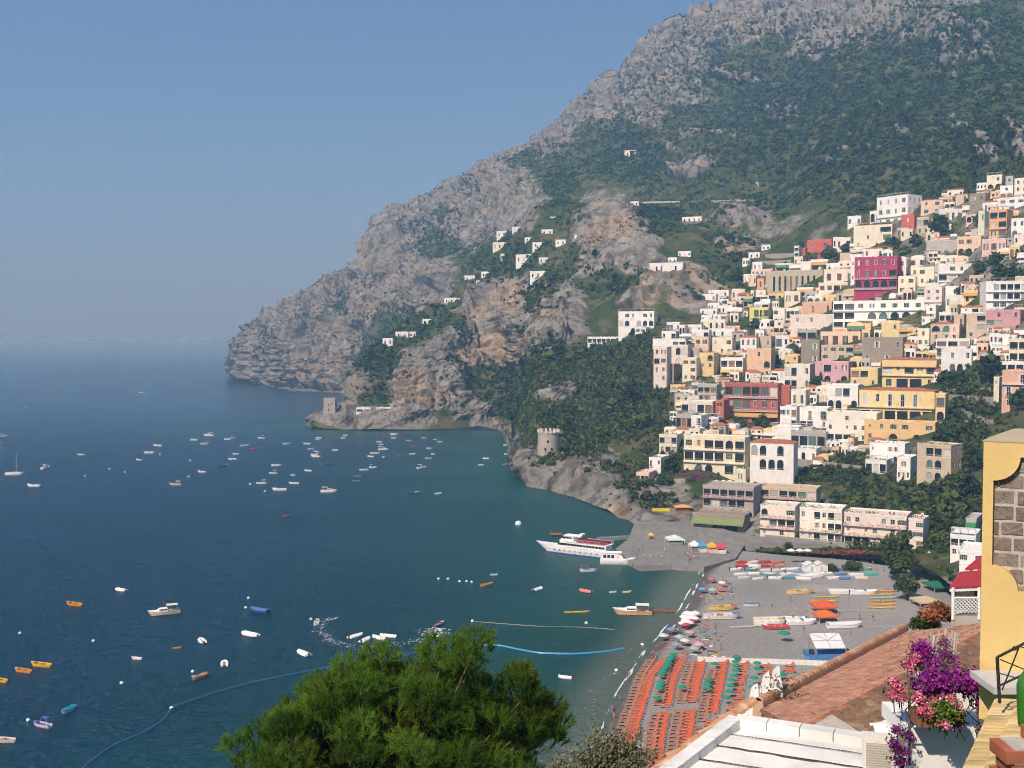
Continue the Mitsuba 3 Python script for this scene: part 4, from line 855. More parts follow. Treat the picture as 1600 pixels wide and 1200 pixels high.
# retaining walls and steps on the slopes
for (x0, y0, x1, y1, hp) in [(1280,706,1345,716,10),(1000,768,1048,776,10),(1480,628,1560,634,12),(1240,728,1356,742,12),(1484,640,1545,664,8),(1100,848,1180,852,12),(1180,842,1330,858,8)]:
    a, b = land_at(x0, y0), land_at(x1, y1); hh = hp*a[1]/FOC
    k = thing('retaining_wall', {1280: 'grey garden wall below the long cream terrace house', 1000: 'rough wall below the pink roofed hut on the cliff', 1480: 'long dry stone terrace wall under the white arched villa', 1240: 'pale stone wall along the garden right of the white palazzo', 1484: 'lower terrace wall in the scrub left of the yellow pillar', 1100: 'stone wall under the green beach restaurant', 1180: 'wall along the foot of the pink beach hotels'}[x0], 'wall')
    m = MB(); n = 8
    for i in range(n):
        p, q = a + (b - a)*i/n, a + (b - a)*(i + 1)/n
        m.add([p - [0, 0, 4], q - [0, 0, 4], q + [0, 0, hh], p + [0, 0, hh], p + [0, 1.2, -4], q + [0, 1.2, -4], q + [0, 1.2, hh], p + [0, 1.2, hh]], [[0, 1, 2], [0, 2, 3], [3, 2, 6], [3, 6, 7], [5, 4, 7], [5, 7, 6], [0, 3, 7], [0, 7, 4], [1, 5, 6], [1, 6, 2]])
    scene[k] = m.ply('plaster', [.33,.30,.26])
# stone towers
def tower(label, px, py, wpx, hpx, sides, taper, name, merlons, lift=0.0, openings=()):
    p = land_at(px, py); r = wpx/2*p[1]/FOC; h = hpx*p[1]/FOC
    k = thing(name, label, 'tower')
    n = sides; a = np.arange(n)*2*np.pi/n + (np.pi/4 if sides == 4 else 0); rr = r*(1.35 if sides == 4 else 1)
    zs = [-9, 0, h*.96, h*.96, h]; rs = [rr*(1 + taper*1.3), rr*(1 + taper), rr, rr*1.06, rr*1.06]
    v = np.concatenate([np.stack([np.cos(a)*q, np.sin(a)*q, np.full(n, z)], -1) for z, q in zip(zs, rs)]) + p
    f = [[i*n + j, i*n + (j + 1) % n, (i + 1)*n + (j + 1) % n, (i + 1)*n + j] for i in range(4) for j in range(n)]
    f3 = [[4*n, 4*n + j, 4*n + j + 1] for j in range(1, n - 1)]
    q = np.array(f)
    part(k, 'wall', mikit.ply((v, np.vstack([q[:, [0, 1, 2]], q[:, [0, 2, 3]], f3])), 'plaster', False, uv=col_uv([.40,.37,.32], len(v))))
    for j in range(merlons):
        b = 2*np.pi*j/merlons
        c = p + [math.cos(b)*rr*.97, math.sin(b)*rr*.97, h]
        part(k, 'merlon', MB().box(-.7, .7, -.5, .5, 0, 1.8, M=place(*c, math.degrees(b))).ply('plaster', [.62,.58,.52]))
    vd = -p[:2]/np.linalg.norm(p[:2]); rt = np.array([-vd[1], vd[0]])
    for (ox, oz) in openings:
        c = p[:2] + vd*rr*(.99 if sides > 4 else .78) + rt*ox*r
        part(k, 'window', MB().box(-.6, .6, -.3, .3, 0, 1.5, M=place(c[0], c[1], p[2] + oz*h, math.degrees(math.atan2(rt[1], rt[0])))).ply('window_glass'))
    return k
tower('round battlemented stone watchtower on the rock between the two beaches', 857, 709, 33, 34, 28, .03, 'watchtower', 14, openings=[(-.05, .55), (.3, .2), (-.3, .2)])
tower('square stone watchtower on the headland at the far end of the bay', 516, 647, 18, 25, 4, .10, 'watchtower', 0, openings=[(-.3, .55), (.3, .6), (-.3, .25)])
# the houses at the foot of the headland tower
for x0, x1, a, b, lab in [(557,580,638,644,'white roofed boathouse beside the square headland tower'),(588,612,637,643,'long white awning shelter right of the headland tower')]:
    house('boathouse', lab, x0, x1, a, b, 'white', 'bb', 5, depth=5, clutter=False, frames=False)
# ------------------------------------------------------------------ boats
def hull_sections(L, B, D, stern=0.8, sheer=0.25, flare=1.0, n=15, draft=0.3, fine=1.0):
    """stations from stern (x = -L/2) to stem (x = L/2): (x, half breadth, sheer height, keel depth)"""
    t = np.linspace(0, 1, n)
    hb = B/2*np.where(t < .45, stern + (1 - stern)*np.sin(np.pi/2*np.clip(t/.45, 0, 1)), np.sqrt(np.clip(1 - ((t - .45)/.55)**2, 0, 1))**fine)
    hb = np.maximum(hb, .02*B)
    sh = D*(1 + sheer*(np.abs(t - .35)/.65)**2*1.6)
    kd = -draft*(1 - np.clip((t - .7)/.3, 0, 1)**2*1.0)
    return t*L - L/2, hb, sh, kd
def hull_mesh(L, B, D, floor=.3, wall=.08, rake=.10, **kw):
    """(outer shell with gunwale and inner wall, floor)"""
    x, hb, sh, kd = hull_sections(L, B, D, **kw)
    rows = []
    for a, b, s, k in zip(x, hb, sh, kd):
        bi = max(b - wall, .005)
        rk = rake*L*np.clip((a/L - .05)/.45, 0, 1)**2
        half = [(0, k), (b*.72, k*.35), (b*.93, s*.5), (b, s), (bi, s), (bi*.93, max(floor, .02) if floor < s else s - .05)]
        rows.append([(a - rk*(1 - np.clip((z - k)/(s - k), 0, 1)), -y, z) for y, z in half[::-1]] + [(a - rk*(1 - np.clip((z - k)/(s - k), 0, 1)), y, z) for y, z in half[1:]])
    V = np.array(rows); n, m = V.shape[:2]
    f = grid_faces(n, m)
    out = MB().add(V.reshape(-1, 3), np.vstack([f[:, [0, 2, 1]], f[:, [0, 3, 2]]]))
    c0 = np.vstack([V[0], V[0].mean(0)]); out.add(c0, [[i, i + 1, m] for i in range(m - 1)])
    fl = np.stack([V[:, 0] + [0, 0, .004], V[:, -1] + [0, 0, .004]], 1)
    g = grid_faces(n, 2)
    return out, MB().add(fl.reshape(-1, 3), np.vstack([g[:, [0, 1, 2]], g[:, [0, 2, 3]]])), (x, hb, sh)
def deck(x, hb, sh, i0, i1, lift=.02, crown=.06):
    """a cambered deck between two stations"""
    s = slice(i0, i1); n = len(x[s])
    V = np.stack([np.stack([x[s], -hb[s]*.97, sh[s] + lift], -1), np.stack([x[s], 0*hb[s], sh[s] + lift + crown], -1), np.stack([x[s], hb[s]*.97, sh[s] + lift], -1)], 1)
    f = grid_faces(n, 3)
    return MB().add(V.reshape(-1, 3), np.vstack([f[:, [0, 1, 2]], f[:, [0, 2, 3]]]))
WOODC, WHITE, TAN = [.34,.19,.09], [.78,.77,.75], [.50,.40,.26]
def outboard(L, D):
    return MB().box(-L/2 - .42, -L/2 - .06, -.17, .17, D*.85, D*.85 + .5).box(-L/2 - .32, -L/2 - .16, -.07, .07, -.5, D*.85)
_cache = {}
def boat_parts(kind, L, c1, c2):
    """[(part name, [sub parts], mesh dict)] of a boat in its own frame, bow towards +x"""
    key = (kind, L, str(c1), str(c2))
    if key in _cache: return _cache[key]
    P = []
    if kind in ('gozzo', 'motor', 'cruiser', 'covered', 'sail', 'skiff', 'bimini'):
        B = {'gozzo': .34, 'motor': .36, 'cruiser': .33, 'covered': .36, 'sail': .30, 'skiff': .33, 'bimini': .35}[kind]*L; D = .105*L + .15
        st = {'gozzo': .45, 'skiff': .7}.get(kind, .82)
        h, fl, (x, hb, sh) = hull_mesh(L, B, D, floor=.12 + .1*D, stern=st, draft=.2)
        P.append(('hull', h.ply('paint', c1)))
        if kind in ('gozzo', 'skiff', 'bimini'):
            P.append(('floor', fl.ply('matt', c2)))
            for q in (-.24, .0, .2): P.append(('bench', MB().box(q*L - .14, q*L + .14, -B*.42, B*.42, D*.66, D*.72).ply('matt', c2)))
            P.append(('foredeck', deck(x, hb, sh, 11, 15).ply('paint', np.clip(np.array(c2)*1.1, 0, .8))))
            if kind == 'gozzo': P.append(('engine_box', MB().box(-.12*L, .03*L, -.1*L, .1*L, .1, D*.95).ply('matt', WOODC)))
        if kind == 'motor':
            P += [('floor', fl.ply('matt', [.62,.60,.56])), ('foredeck', deck(x, hb, sh, 7, 15).ply('paint', WHITE)), ('windshield', MB().box(.02*L, .04*L, -B*.36, B*.36, D, D + .45).ply('window_glass')), ('seat', MB().box(-.3*L, -.2*L, -B*.36, B*.36, .2, D*.95).ply('matt', [.7,.68,.62])), ('console', MB().box(-.08*L, .01*L, -B*.2, B*.2, .2, D + .15).ply('paint', WHITE)), ('outboard', outboard(L, D).ply('paint', [.05,.05,.055]))]
        if kind == 'cruiser':
            cab = MB(); cab.add([[-.12*L, -B*.36, D], [.26*L, -B*.26, D], [.26*L, B*.26, D], [-.12*L, B*.36, D], [-.10*L, -B*.31, D + .9], [.12*L, -B*.24, D + .85], [.12*L, B*.24, D + .85], [-.10*L, B*.31, D + .9]], [[0, 1, 5], [0, 5, 4], [1, 2, 6], [1, 6, 5], [2, 3, 7], [2, 7, 6], [3, 0, 4], [3, 4, 7], [4, 5, 6], [4, 6, 7]])
            P += [('floor', fl.ply('matt', [.6,.55,.48])), ('foredeck', deck(x, hb, sh, 8, 15).ply('paint', WHITE)), ('cabin', cab.ply('paint', WHITE)), ('window', MB().box(-.085*L, .14*L, -B*.345, B*.345, D + .38, D + .68).ply('window_glass')), ('seat', MB().box(-.42*L, -.34*L, -B*.36, B*.36, .2, D*.9).ply('matt', [.72,.7,.64]))]
        if kind in ('cruiser', 'bimini'):
            can = MB(); t = np.linspace(-1, 1, 7); z = D + (1.75 if kind == 'cruiser' else 1.5)
            V = np.array([[a, B*.42*q, z + .14*(1 - q*q)] for a in (-.42*L, -.08*L) for q in t]); f = grid_faces(2, 7)
            can.add(V, np.vstack([f[:, [0, 1, 2]], f[:, [0, 2, 3]]])); can.add(V - [0, 0, .05], np.vstack([f[:, [0, 2, 1]], f[:, [0, 3, 2]]]))
            P.append(('canopy', can.ply('matt', c2)))
            fr = MB()
            for a in (-.41*L, -.09*L):
                for q in (-1, 1): fr.tube([[a, q*B*.42, D*.9], [a, q*B*.42, z]], .025, 4)
            P.append(('canopy_frame', fr.ply('paint', [.6,.6,.6])))
        if kind == 'sail':
            P += [('deck', deck(x, hb, sh, 0, 15).ply('paint', WHITE)), ('cabin', MB().box(-.1*L, .2*L, -B*.28, B*.28, D, D + .5).ply('paint', WHITE)), ('window', MB().box(-.08*L, .16*L, -B*.284, B*.284, D + .2, D + .38).ply('window_glass')), ('mast', MB().tube([[.1*L, 0, D], [.1*L, 0, D + 1.15*L]], .06, 6).ply('paint', [.65,.65,.66])), ('boom', MB().tube([[.1*L, 0, D + .9], [-.32*L, 0, D + .95]], .07, 6).ply('matt', [.15,.2,.4]))]
        if kind == 'covered':
            n = len(x); V = []
            for a, b, s in zip(x, hb, sh): V += [[a, -b*1.04, s - .12], [a, -b*1.02, s + .05], [a, 0, s + .42*(1 - abs(2*a/L)**2) + .05], [a, b*1.02, s + .05], [a, b*1.04, s - .12]]
            f = grid_faces(n, 5); m = MB().add(V, np.vstack([f[:, [0, 1, 2]], f[:, [0, 2, 3]]])).add(np.array(V[:5]), [[0, 2, 1], [0, 3, 2], [0, 4, 3]])
            P.append(('cover', m.ply('matt', c2)))
        if kind == 'skiff' : P.append(('oar', MB().tube([[-.3*L, B*.3, D*.8], [.25*L, B*.2, D*.85]], .03, 4).ply('matt', TAN)))
    if kind == 'inflatable':
        B, r = .42*L, .075*L
        t = np.linspace(0, np.pi, 11)
        path = np.concatenate([[[-L/2, -B/2 + r, r*.8]], [[-.2*L, -B/2 + r, r*.8]], [[.18*L + (.32*L - r)*math.sin(a), -(B/2 - r)*math.cos(a), r*(.8 + .5*math.sin(a))] for a in t], [[-.2*L, B/2 - r, r*.8]], [[-L/2, B/2 - r, r*.8]]])
        rad = np.full(len(path), r); rad[[0, -1]] = r*.35
        P += [('tube', MB().tube(path, rad, 8).ply('paint', c1, smooth=True)), ('floor', MB().add([[-.42*L, -B*.3, .12], [.3*L, -B*.28, .14], [.3*L, B*.28, .14], [-.42*L, B*.3, .12]], [[0, 1, 2], [0, 2, 3]]).ply('matt', c2)), ('seat', MB().box(-.2*L, -.06*L, -B*.2, B*.2, .12, .5).ply('matt', [.55,.54,.52])), ('outboard', outboard(L*.84, .3).ply('paint', [.04,.04,.045]))]
    if kind == 'coveredinflatable':
        x, hb, sh, _ = hull_sections(L, .4*L, .42, stern=.9, sheer=.1)
        V = []
        for a, b, s in zip(x, hb, sh): V += [[a, -b, -.05], [a, -b*1.02, .25], [a, -b*.75, s], [a, 0, s + .16], [a, b*.75, s], [a, b*1.02, .25], [a, b, -.05]]
        f = grid_faces(len(x), 7); m = MB().add(V, np.vstack([f[:, [0, 1, 2]], f[:, [0, 2, 3]]])).add(np.array(V[:7]), [[0, i + 1, i] for i in range(1, 6)])
        P += [('hull', m.ply('matt', c1, smooth=False)), ('outboard', outboard(L*.96, .4).ply('paint', [.04,.04,.045]))]
    if kind == 'canoe':
        h, fl, (x, hb, sh) = hull_mesh(L, .13*L, .3, floor=.08, stern=.1, draft=.05, sheer=.5)
        P += [('hull', h.ply('paint', c1)), ('seat', MB().box(-.1*L, .05*L, -.05*L, .05*L, .1, .2).ply('matt', c2))]
    _cache[key] = P
    return P
def boat(name, kind, label, p, L, heading, c1=WHITE, c2=TAN, group=None, simple=False, pitch=0.0, category='boat'):
    k = thing(name, label, category, group); POS[k] = p
    M = place(p[0], p[1], p[2], heading)
    for nm, sh in boat_parts(kind, L, c1, c2):
        if simple and nm in ('bench', 'oar', 'canopy_frame', 'boom', 'engine_box', 'seat'): continue
        part(k, nm, {**sh, 'to_world': TW(M)})
    return k
def afloat(px, py): return on_z(px, py, 0.0)
ORANGE, YEL, REDB, BLUEB, NAVY, TEAL, GREENB = [.62,.26,.03], [.66,.42,.04], [.42,.05,.05], [.07,.17,.42], [.04,.06,.14], [.03,.26,.42], [.05,.30,.20]
FARG = 'boats moored in the far part of the bay'
# the far moorings: small pale boats and a few dark ones
FAR = [(221,613,9),(126,710,11),(246,696,15),(234,707,16),(217,718,10),(304,687,13),(320,693,14),(355,686,10),(364,684,9),(382,696,12),(368,709,10),(363,717,13),(315,737,14),(408,684,12),(447,693,11),(481,693,13),(486,701,9),(494,705,8),(490,710,11),(493,713,15),(498,684,9),(495,686,6),(540,680,8),(536,684,8),(524,703,10),(592,690,9),(596,694,8),(585,708,14),(579,713,11),(645,709,11),(670,700,8),(676,709,7),(669,716,11),(616,678,11),(615,684,7),(639,688,8),(662,684,7),(680,686,6),(687,690,8),(432,727,16),(426,739,13),(481,735,13),(458,742,8),(408,755,16),(459,755,16),(568,734,15),(583,730,12),(685,771,11),(795,689,7),(790,695,7),(796,703,8),(791,709,8),(760,716,10),(751,726,9)]
rb = np.random.default_rng(5)
for i, (x, y, l) in enumerate(FAR):
    p = afloat(x, y + 1); hd = rb.choice([0, 180]) + rb.uniform(-28, 28)
    L = round(min(max(l*p[1]/FOC/max(abs(math.cos(math.radians(hd))), .6), 3.2), 10), 0)
    kd = ['motor', 'skiff', 'motor', 'motor'][i % 4] if l < 12 else ['motor', 'bimini', 'motor'][i % 3]
    where = 'left of the two watchtowers' if x < 480 else 'below the square watchtower headland' if x < 700 else 'close to the small far beach'
    boat('motorboat' if kd == 'motor' else 'rowing_boat' if kd == 'skiff' else 'boat', kd, {'motor': f'small white open motorboat moored {where}', 'skiff': f'small pale rowing boat moored {where}', 'bimini': f'white boat with a cream canopy moored {where}'}[kd], p, L, hd, WHITE if i % 5 else [.62,.68,.72], [.66,.62,.52], FARG + ' ' + where, simple=True)
for x, y, l, c, lab in [(397,702,12,REDB,'dark red boat left of the far moorings'),(563,695,6,REDB,'tiny red boat under the headland rocks'),(645,698,9,REDB,'reddish open boat in the far moorings'),(624,713,4,REDB,'red dinghy among the white boats under the headland'),(349,729,12,NAVY,'dark navy boat left of the far moorings'),(512,726,14,NAVY,'dark boat in the middle of the far moorings'),(558,745,12,[.13,.17,.2],'upper of two dark grey boats in the middle of the bay'),(557,753,12,[.13,.17,.2],'lower of two dark grey boats in the middle of the bay'),(648,771,15,NAVY,'dark hulled boat with a white deck in the middle of the bay'),(789,726,9,[.4,.2,.16],'reddish boat closest to the rocks of the round watchtower'),(447,807,10,REDB,'small red boat alone in open water at the centre')]:
    p = afloat(x, y); boat('open_boat', 'motor' if 'white deck' in lab else 'skiff', lab, p, max(3.0, round(l*p[1]/FOC/.9)), rb.uniform(-20, 20), c, [.5,.45,.38], simple=True)
# larger single boats
for nm, kd, x, y, L, hd, c1, c2, lab in [
 ('cruiser','cruiser',4,684,9,35,WHITE,[.72,.70,.66],'white motor cruiser cut by the left edge leaving a curved wake'),
 ('sailing_boat','sail',23,743,11,2,WHITE,TAN,'white sailing boat with a tall bare mast at the far left'),
 ('cruiser','cruiser',71,733,8,80,WHITE,[.70,.70,.70],'white cruiser seen from astern beside the tall masted boat'),
 ('motorboat','motor',52,761,8,168,WHITE,TAN,'white motorboat below the tall masted sailing boat'),
 ('cruiser','cruiser',326,682,9,176,WHITE,[.74,.73,.7],'white cabin cruiser leftmost of the far moorings'),
 ('launch','bimini',274,759,7,178,[.55,.45,.33],[.66,.58,.44],'cream wooden launch alone left of the centre of the bay'),
 ('speedboat','motor',436,767,8,178,WHITE,TAN,'long low white speedboat in the middle of the bay'),
 ('cruiser','cruiser',514,770,9,2,WHITE,[.66,.6,.5],'white and cream cabin cruiser nearest in the middle of the bay'),
 ('cruiser','cruiser',599,704,8,6,WHITE,[.72,.70,.66],'white cruiser among the densest far moorings'),
 ('motorboat','motor',599,716,5,86,[.6,.7,.76],TAN,'pale blue boat seen end on under the headland'),
 ('cruiser','cruiser',659,733,7,40,WHITE,[.72,.72,.72],'white cruiser turned away from the others right of centre'),
 ('open_boat','gozzo',116,947,6.2,158,ORANGE,[.50,.22,.05],'orange wooden boat with a white foredeck at left'),
 ('inflatable_boat','inflatable',189,924,5,150,WHITE,[.3,.3,.3],'white inflatable boat with grey floor behind the orange boat'),
 ('cabin_boat','cruiser',256,961,9.5,205,[.62,.57,.46],[.70,.65,.52],'beige cabin boat with a cream canopy left of centre'),
 ('open_boat','gozzo',64,1042,6,165,YEL,[.55,.30,.05],'orange yellow wooden boat, right one of the pair at left'),
 ('open_boat','gozzo',36,1051,5.2,160,ORANGE,[.58,.33,.08],'orange wooden boat, left one of the pair at left'),
 ('open_boat','gozzo',-2,1066,5.2,160,YEL,[.5,.25,.05],'orange boat cut by the left edge of the picture'),
 ('covered_boat','covered',107,1112,4.8,258,WHITE,TEAL,'white boat under a bright teal cover at the lower left'),
 ('launch','bimini',66,1136,5.0,155,[.55,.52,.62],[.10,.10,.35],'lilac hulled launch with a dark blue canopy at the lower left'),
 ('open_boat','gozzo',4,1160,5.5,175,[.62,.60,.54],WOODC,'white and brown boat at the lower left corner'),
 ('dinghy','skiff',213,1031,3.2,160,WHITE,[.45,.45,.5],'small white dinghy alone left of the beige cabin boat'),
 ('mooring_float','canoe',277,1014,2.4,20,[.62,.36,.10],[.7,.5,.25],'small round orange float boat near the inflatables'),
 ('inflatable_boat','inflatable',316,1004,4.8,120,WHITE,[.35,.35,.36],'white inflatable boat with a visible floor, upper of two at left'),
 ('inflatable_boat','inflatable',351,1040,4.8,105,WHITE,[.12,.12,.13],'white inflatable boat with a dark floor, lower of two at left'),
 ('open_boat','gozzo',312,1060,5.4,240,[.58,.36,.18],[.58,.44,.30],'orange and white wooden boat with a thin mast near the inflatables'),
 ('covered_boat','covered',405,957,7.0,152,[.05,.08,.2],BLUEB,'boat under a blue tarpaulin left of the circling wake'),
 ('inflatable_boat','inflatable',391,994,6.2,150,WHITE,[.6,.58,.54],'large white inflatable boat with a steering console and black engine'),
 ('inflatable_boat','coveredinflatable',474,1022,6.0,128,[.76,.76,.76],TAN,'covered white inflatable boat apart from the group of four'),
 ('motorboat','motor',495,975,4.6,95,WHITE,TAN,'white motorboat starting the circular foam trail'),
 ('inflatable_boat','coveredinflatable',556,995,5.4,55,[.78,.78,.78],TAN,'covered white inflatable, leftmost of the group of four'),
 ('inflatable_boat','coveredinflatable',571,1001,5.0,70,[.76,.76,.77],TAN,'covered white inflatable, second and lowest of the group of four'),
 ('inflatable_boat','coveredinflatable',593,998,5.6,140,[.78,.78,.77],TAN,'covered white inflatable, third of the group of four'),
 ('inflatable_boat','coveredinflatable',607,995,5.4,160,[.74,.74,.75],TAN,'covered white inflatable, rightmost of the group of four'),
 ('speedboat','gozzo',685,979,5.2,60,[.10,.12,.34],[.60,.40,.10],'blue speedboat with yellow trim turning at the end of a white wake'),
 ('open_boat','gozzo',761,916,5.0,35,ORANGE,[.55,.30,.06],'orange boat with two white fenders left of the ferry'),
 ('inflatable_boat','inflatable',840,923,5.0,50,[.62,.72,.76],[.3,.36,.4],'pale blue inflatable below the ferry bow'),
 ('inflatable_boat','inflatable',915,926,5.2,140,[.60,.20,.13],[.70,.62,.56],'red and white inflatable below the ferry stern'),
 ('pedal_boat','canoe',902,958,8.2,2,YEL,[.7,.5,.2],'long yellow boat lying near the small wooden jetty'),
 ('launch','bimini',920,894,6.4,5,[.62,.60,.55],[.06,.10,.42],'white launch with a blue canopy right below the ferry'),
 ('dinghy','skiff',958,927,2.6,10,[.66,.60,.66],[.3,.2,.3],'tiny pale dinghy near the jetty, left one'),
 ('dinghy','skiff',980,927,3.0,5,[.6,.55,.3],[.5,.5,.4],'tiny yellowish dinghy near the jetty, right one'),
 ('dinghy','coveredinflatable',883,1060,3.6,160,[.76,.7,.7],TAN,'small white dinghy right of the pine tree'),
 ('motorboat','motor',1004,887,7.2,12,[.70,.66,.66],TAN,'white open boat moored stern on along the quay, front one'),
 ('motorboat','motor',998,880,6.6,165,WHITE,TAN,'white open boat moored along the quay just beside the small ferry'),
 ('motorboat','motor',1041,882,7.0,6,WHITE,TAN,'white motorboat rightmost along the quay'),
 ('dinghy','skiff',772,900,2.8,4,[.4,.6,.75],[.4,.6,.75],'pale blue raft above the orange boat left of the ferry')]:
    boat(nm, kd, lab, afloat(x, y - 1), L, hd, c1, c2, simple=False)
# canopied tour boat at the jetty
boat('tour_boat', 'cruiser', 'wooden tour boat with a white upper deck moored at the floating jetty', afloat(988, 960), 12.0, 176, [.55,.34,.2], [.76,.74,.7])
k = thing('jetty', 'red brown floating jetty reaching from the beach to the tour boat', 'jetty')
a, b = afloat(1008, 955), afloat(1056, 957)
m = MB(); u = (b - a)/np.linalg.norm(b - a); ang = math.degrees(math.atan2(u[1], u[0])); Lj = np.linalg.norm(b - a)
for i in range(14): part(k, 'plank', MB().box(i*Lj/14, (i + .93)*Lj/14, -.9, .9, .30, .42, M=place(*a, ang)).ply('matt', np.array([.30,.12,.08])*rb.uniform(.8, 1.2)))
part(k, 'float', MB().box(0, Lj, -.7, .7, -.3, .29, M=place(*a, ang)).ply('matt', [.12,.08,.06]))
k = thing('raft', 'red brown floating platform on posts behind the ferry bow', 'raft')
p = afloat(869, 838); part(k, 'deck', MB().box(-2.6, 2.6, -1.5, 1.5, .9, 1.2, M=place(*p, 4)).ply('matt', [.36,.12,.08]))
for q in (-2.3, 2.3):
    for r_y in (-1.2, 1.2): part(k, 'post', MB().box(q - .12, q + .12, r_y - .12, r_y + .12, -1, .9 if q > 0 else 2.4, M=place(*p, 4)).ply('matt', [.2,.09,.07]))
# the ferry
def ferry():
    k = thing('ferry', 'long white passenger ferry with red seats on its upper deck at the quay', 'ferry')
    bow, st = afloat(838, 858), afloat(955, 872)
    u = bow - st; L = np.linalg.norm(u); hd = math.degrees(math.atan2(u[1], u[0])); c = (bow + st)/2; M = TW(place(*c, hd))
    B, D = .17*L, 2.7
    h, fl, (x, hb, sh) = hull_mesh(L, B, D, floor=2.0, stern=.86, sheer=.16, n=21, draft=.6, fine=1.25, rake=.14)
    add = lambda nm, m, mat, col=None, par=k: part(par, nm, {**m.ply(mat, col), 'to_world': M})
    hk = add('hull', h, 'paint', [.78,.78,.78])
    add('waterline_stripe', MB().box(-.49*L, .30*L, -B*.497, B*.497, .1, .3), 'paint', [.05,.1,.25], hk)
    for i in range(9): add('porthole', MB().box(-.36*L + i*.07*L, -.36*L + i*.07*L + .5, -B*.503, B*.503, 1.25, 1.6), 'window_glass', None, hk)
    add('foredeck', deck(x, hb, sh, 14, 21), 'paint', [.70,.70,.70])
    ck = add('cabin', MB().add([[-.47*L, -B*.44, D], [.20*L, -B*.42, D + .1], [.20*L, B*.42, D + .1], [-.47*L, B*.44, D], [-.47*L, -B*.43, D + 2.2], [.13*L, -B*.38, D + 2.2], [.13*L, B*.38, D + 2.2], [-.47*L, B*.43, D + 2.2]], [[0, 1, 5], [0, 5, 4], [1, 2, 6], [1, 6, 5], [2, 3, 7], [2, 7, 6], [3, 0, 4], [3, 4, 7], [4, 5, 6], [4, 6, 7]]), 'paint', [.78,.78,.78])
    for i in range(15): add('window', MB().box(-.45*L + i*.041*L, -.45*L + (i + .88)*.041*L, -B*.446, B*.446, D + .75, D + 1.6), 'window_glass', None, ck)
    dk = add('upper_deck', MB().box(-.49*L, .10*L, -B*.46, B*.46, D + 2.2, D + 2.4), 'paint', [.76,.76,.76])
    rl = MB()
    for y in (-B*.455, B*.455):
        rl.box(-.49*L, .10*L, y - .03, y + .03, D + 3.35, D + 3.42)
        for q in np.linspace(-.49*L, .1*L, 26): rl.box(q - .03, q + .03, y - .03, y + .03, D + 2.4, D + 3.35)
    add('railing', rl, 'paint', [.7,.7,.7], dk)
    for i in range(11):
        for y in (-.24*B, .24*B): add('seat', MB().box(-.46*L + i*.035*L, -.46*L + i*.035*L + .7, y - 1.4, y + 1.4, D + 2.4, D + 2.85).box(-.46*L + i*.035*L, -.46*L + i*.035*L + .12, y - 1.4, y + 1.4, D + 2.85, D + 3.3), 'matt', [.50,.05,.07])
    wk = add('wheelhouse', MB().add([[-.04*L, -B*.34, D + 2.4], [.16*L, -B*.30, D + 2.2], [.16*L, B*.30, D + 2.2], [-.04*L, B*.34, D + 2.4], [-.03*L, -B*.32, D + 4.4], [.09*L, -B*.28, D + 4.4], [.09*L, B*.28, D + 4.4], [-.03*L, B*.32, D + 4.4]], [[0, 1, 5], [0, 5, 4], [1, 2, 6], [1, 6, 5], [2, 3, 7], [2, 7, 6], [3, 0, 4], [3, 4, 7], [4, 5, 6], [4, 6, 7]]), 'paint', [.78,.78,.78])
    add('window', MB().box(-.02*L, .118*L, -B*.325, B*.325, D + 3.3, D + 3.95), 'window_glass', None, wk)
    add('roof', MB().box(-.08*L, .10*L, -B*.36, B*.36, D + 4.4, D + 4.6), 'paint', [.78,.78,.78], wk)
    add('radar_arch', MB().add([[-.12*L, -B*.3, D + 4.2], [-.06*L, -B*.3, D + 4.3], [-.15*L, -B*.2, D + 5.6], [-.11*L, -B*.2, D + 5.6], [-.12*L, B*.3, D + 4.2], [-.06*L, B*.3, D + 4.3], [-.15*L, B*.2, D + 5.6], [-.11*L, B*.2, D + 5.6]], [[0, 1, 3], [0, 3, 2], [4, 7, 5], [4, 6, 7], [2, 3, 7], [2, 7, 6], [1, 5, 7], [1, 7, 3], [0, 2, 6], [0, 6, 4]]), 'paint', [.76,.76,.76], wk)
ferry()
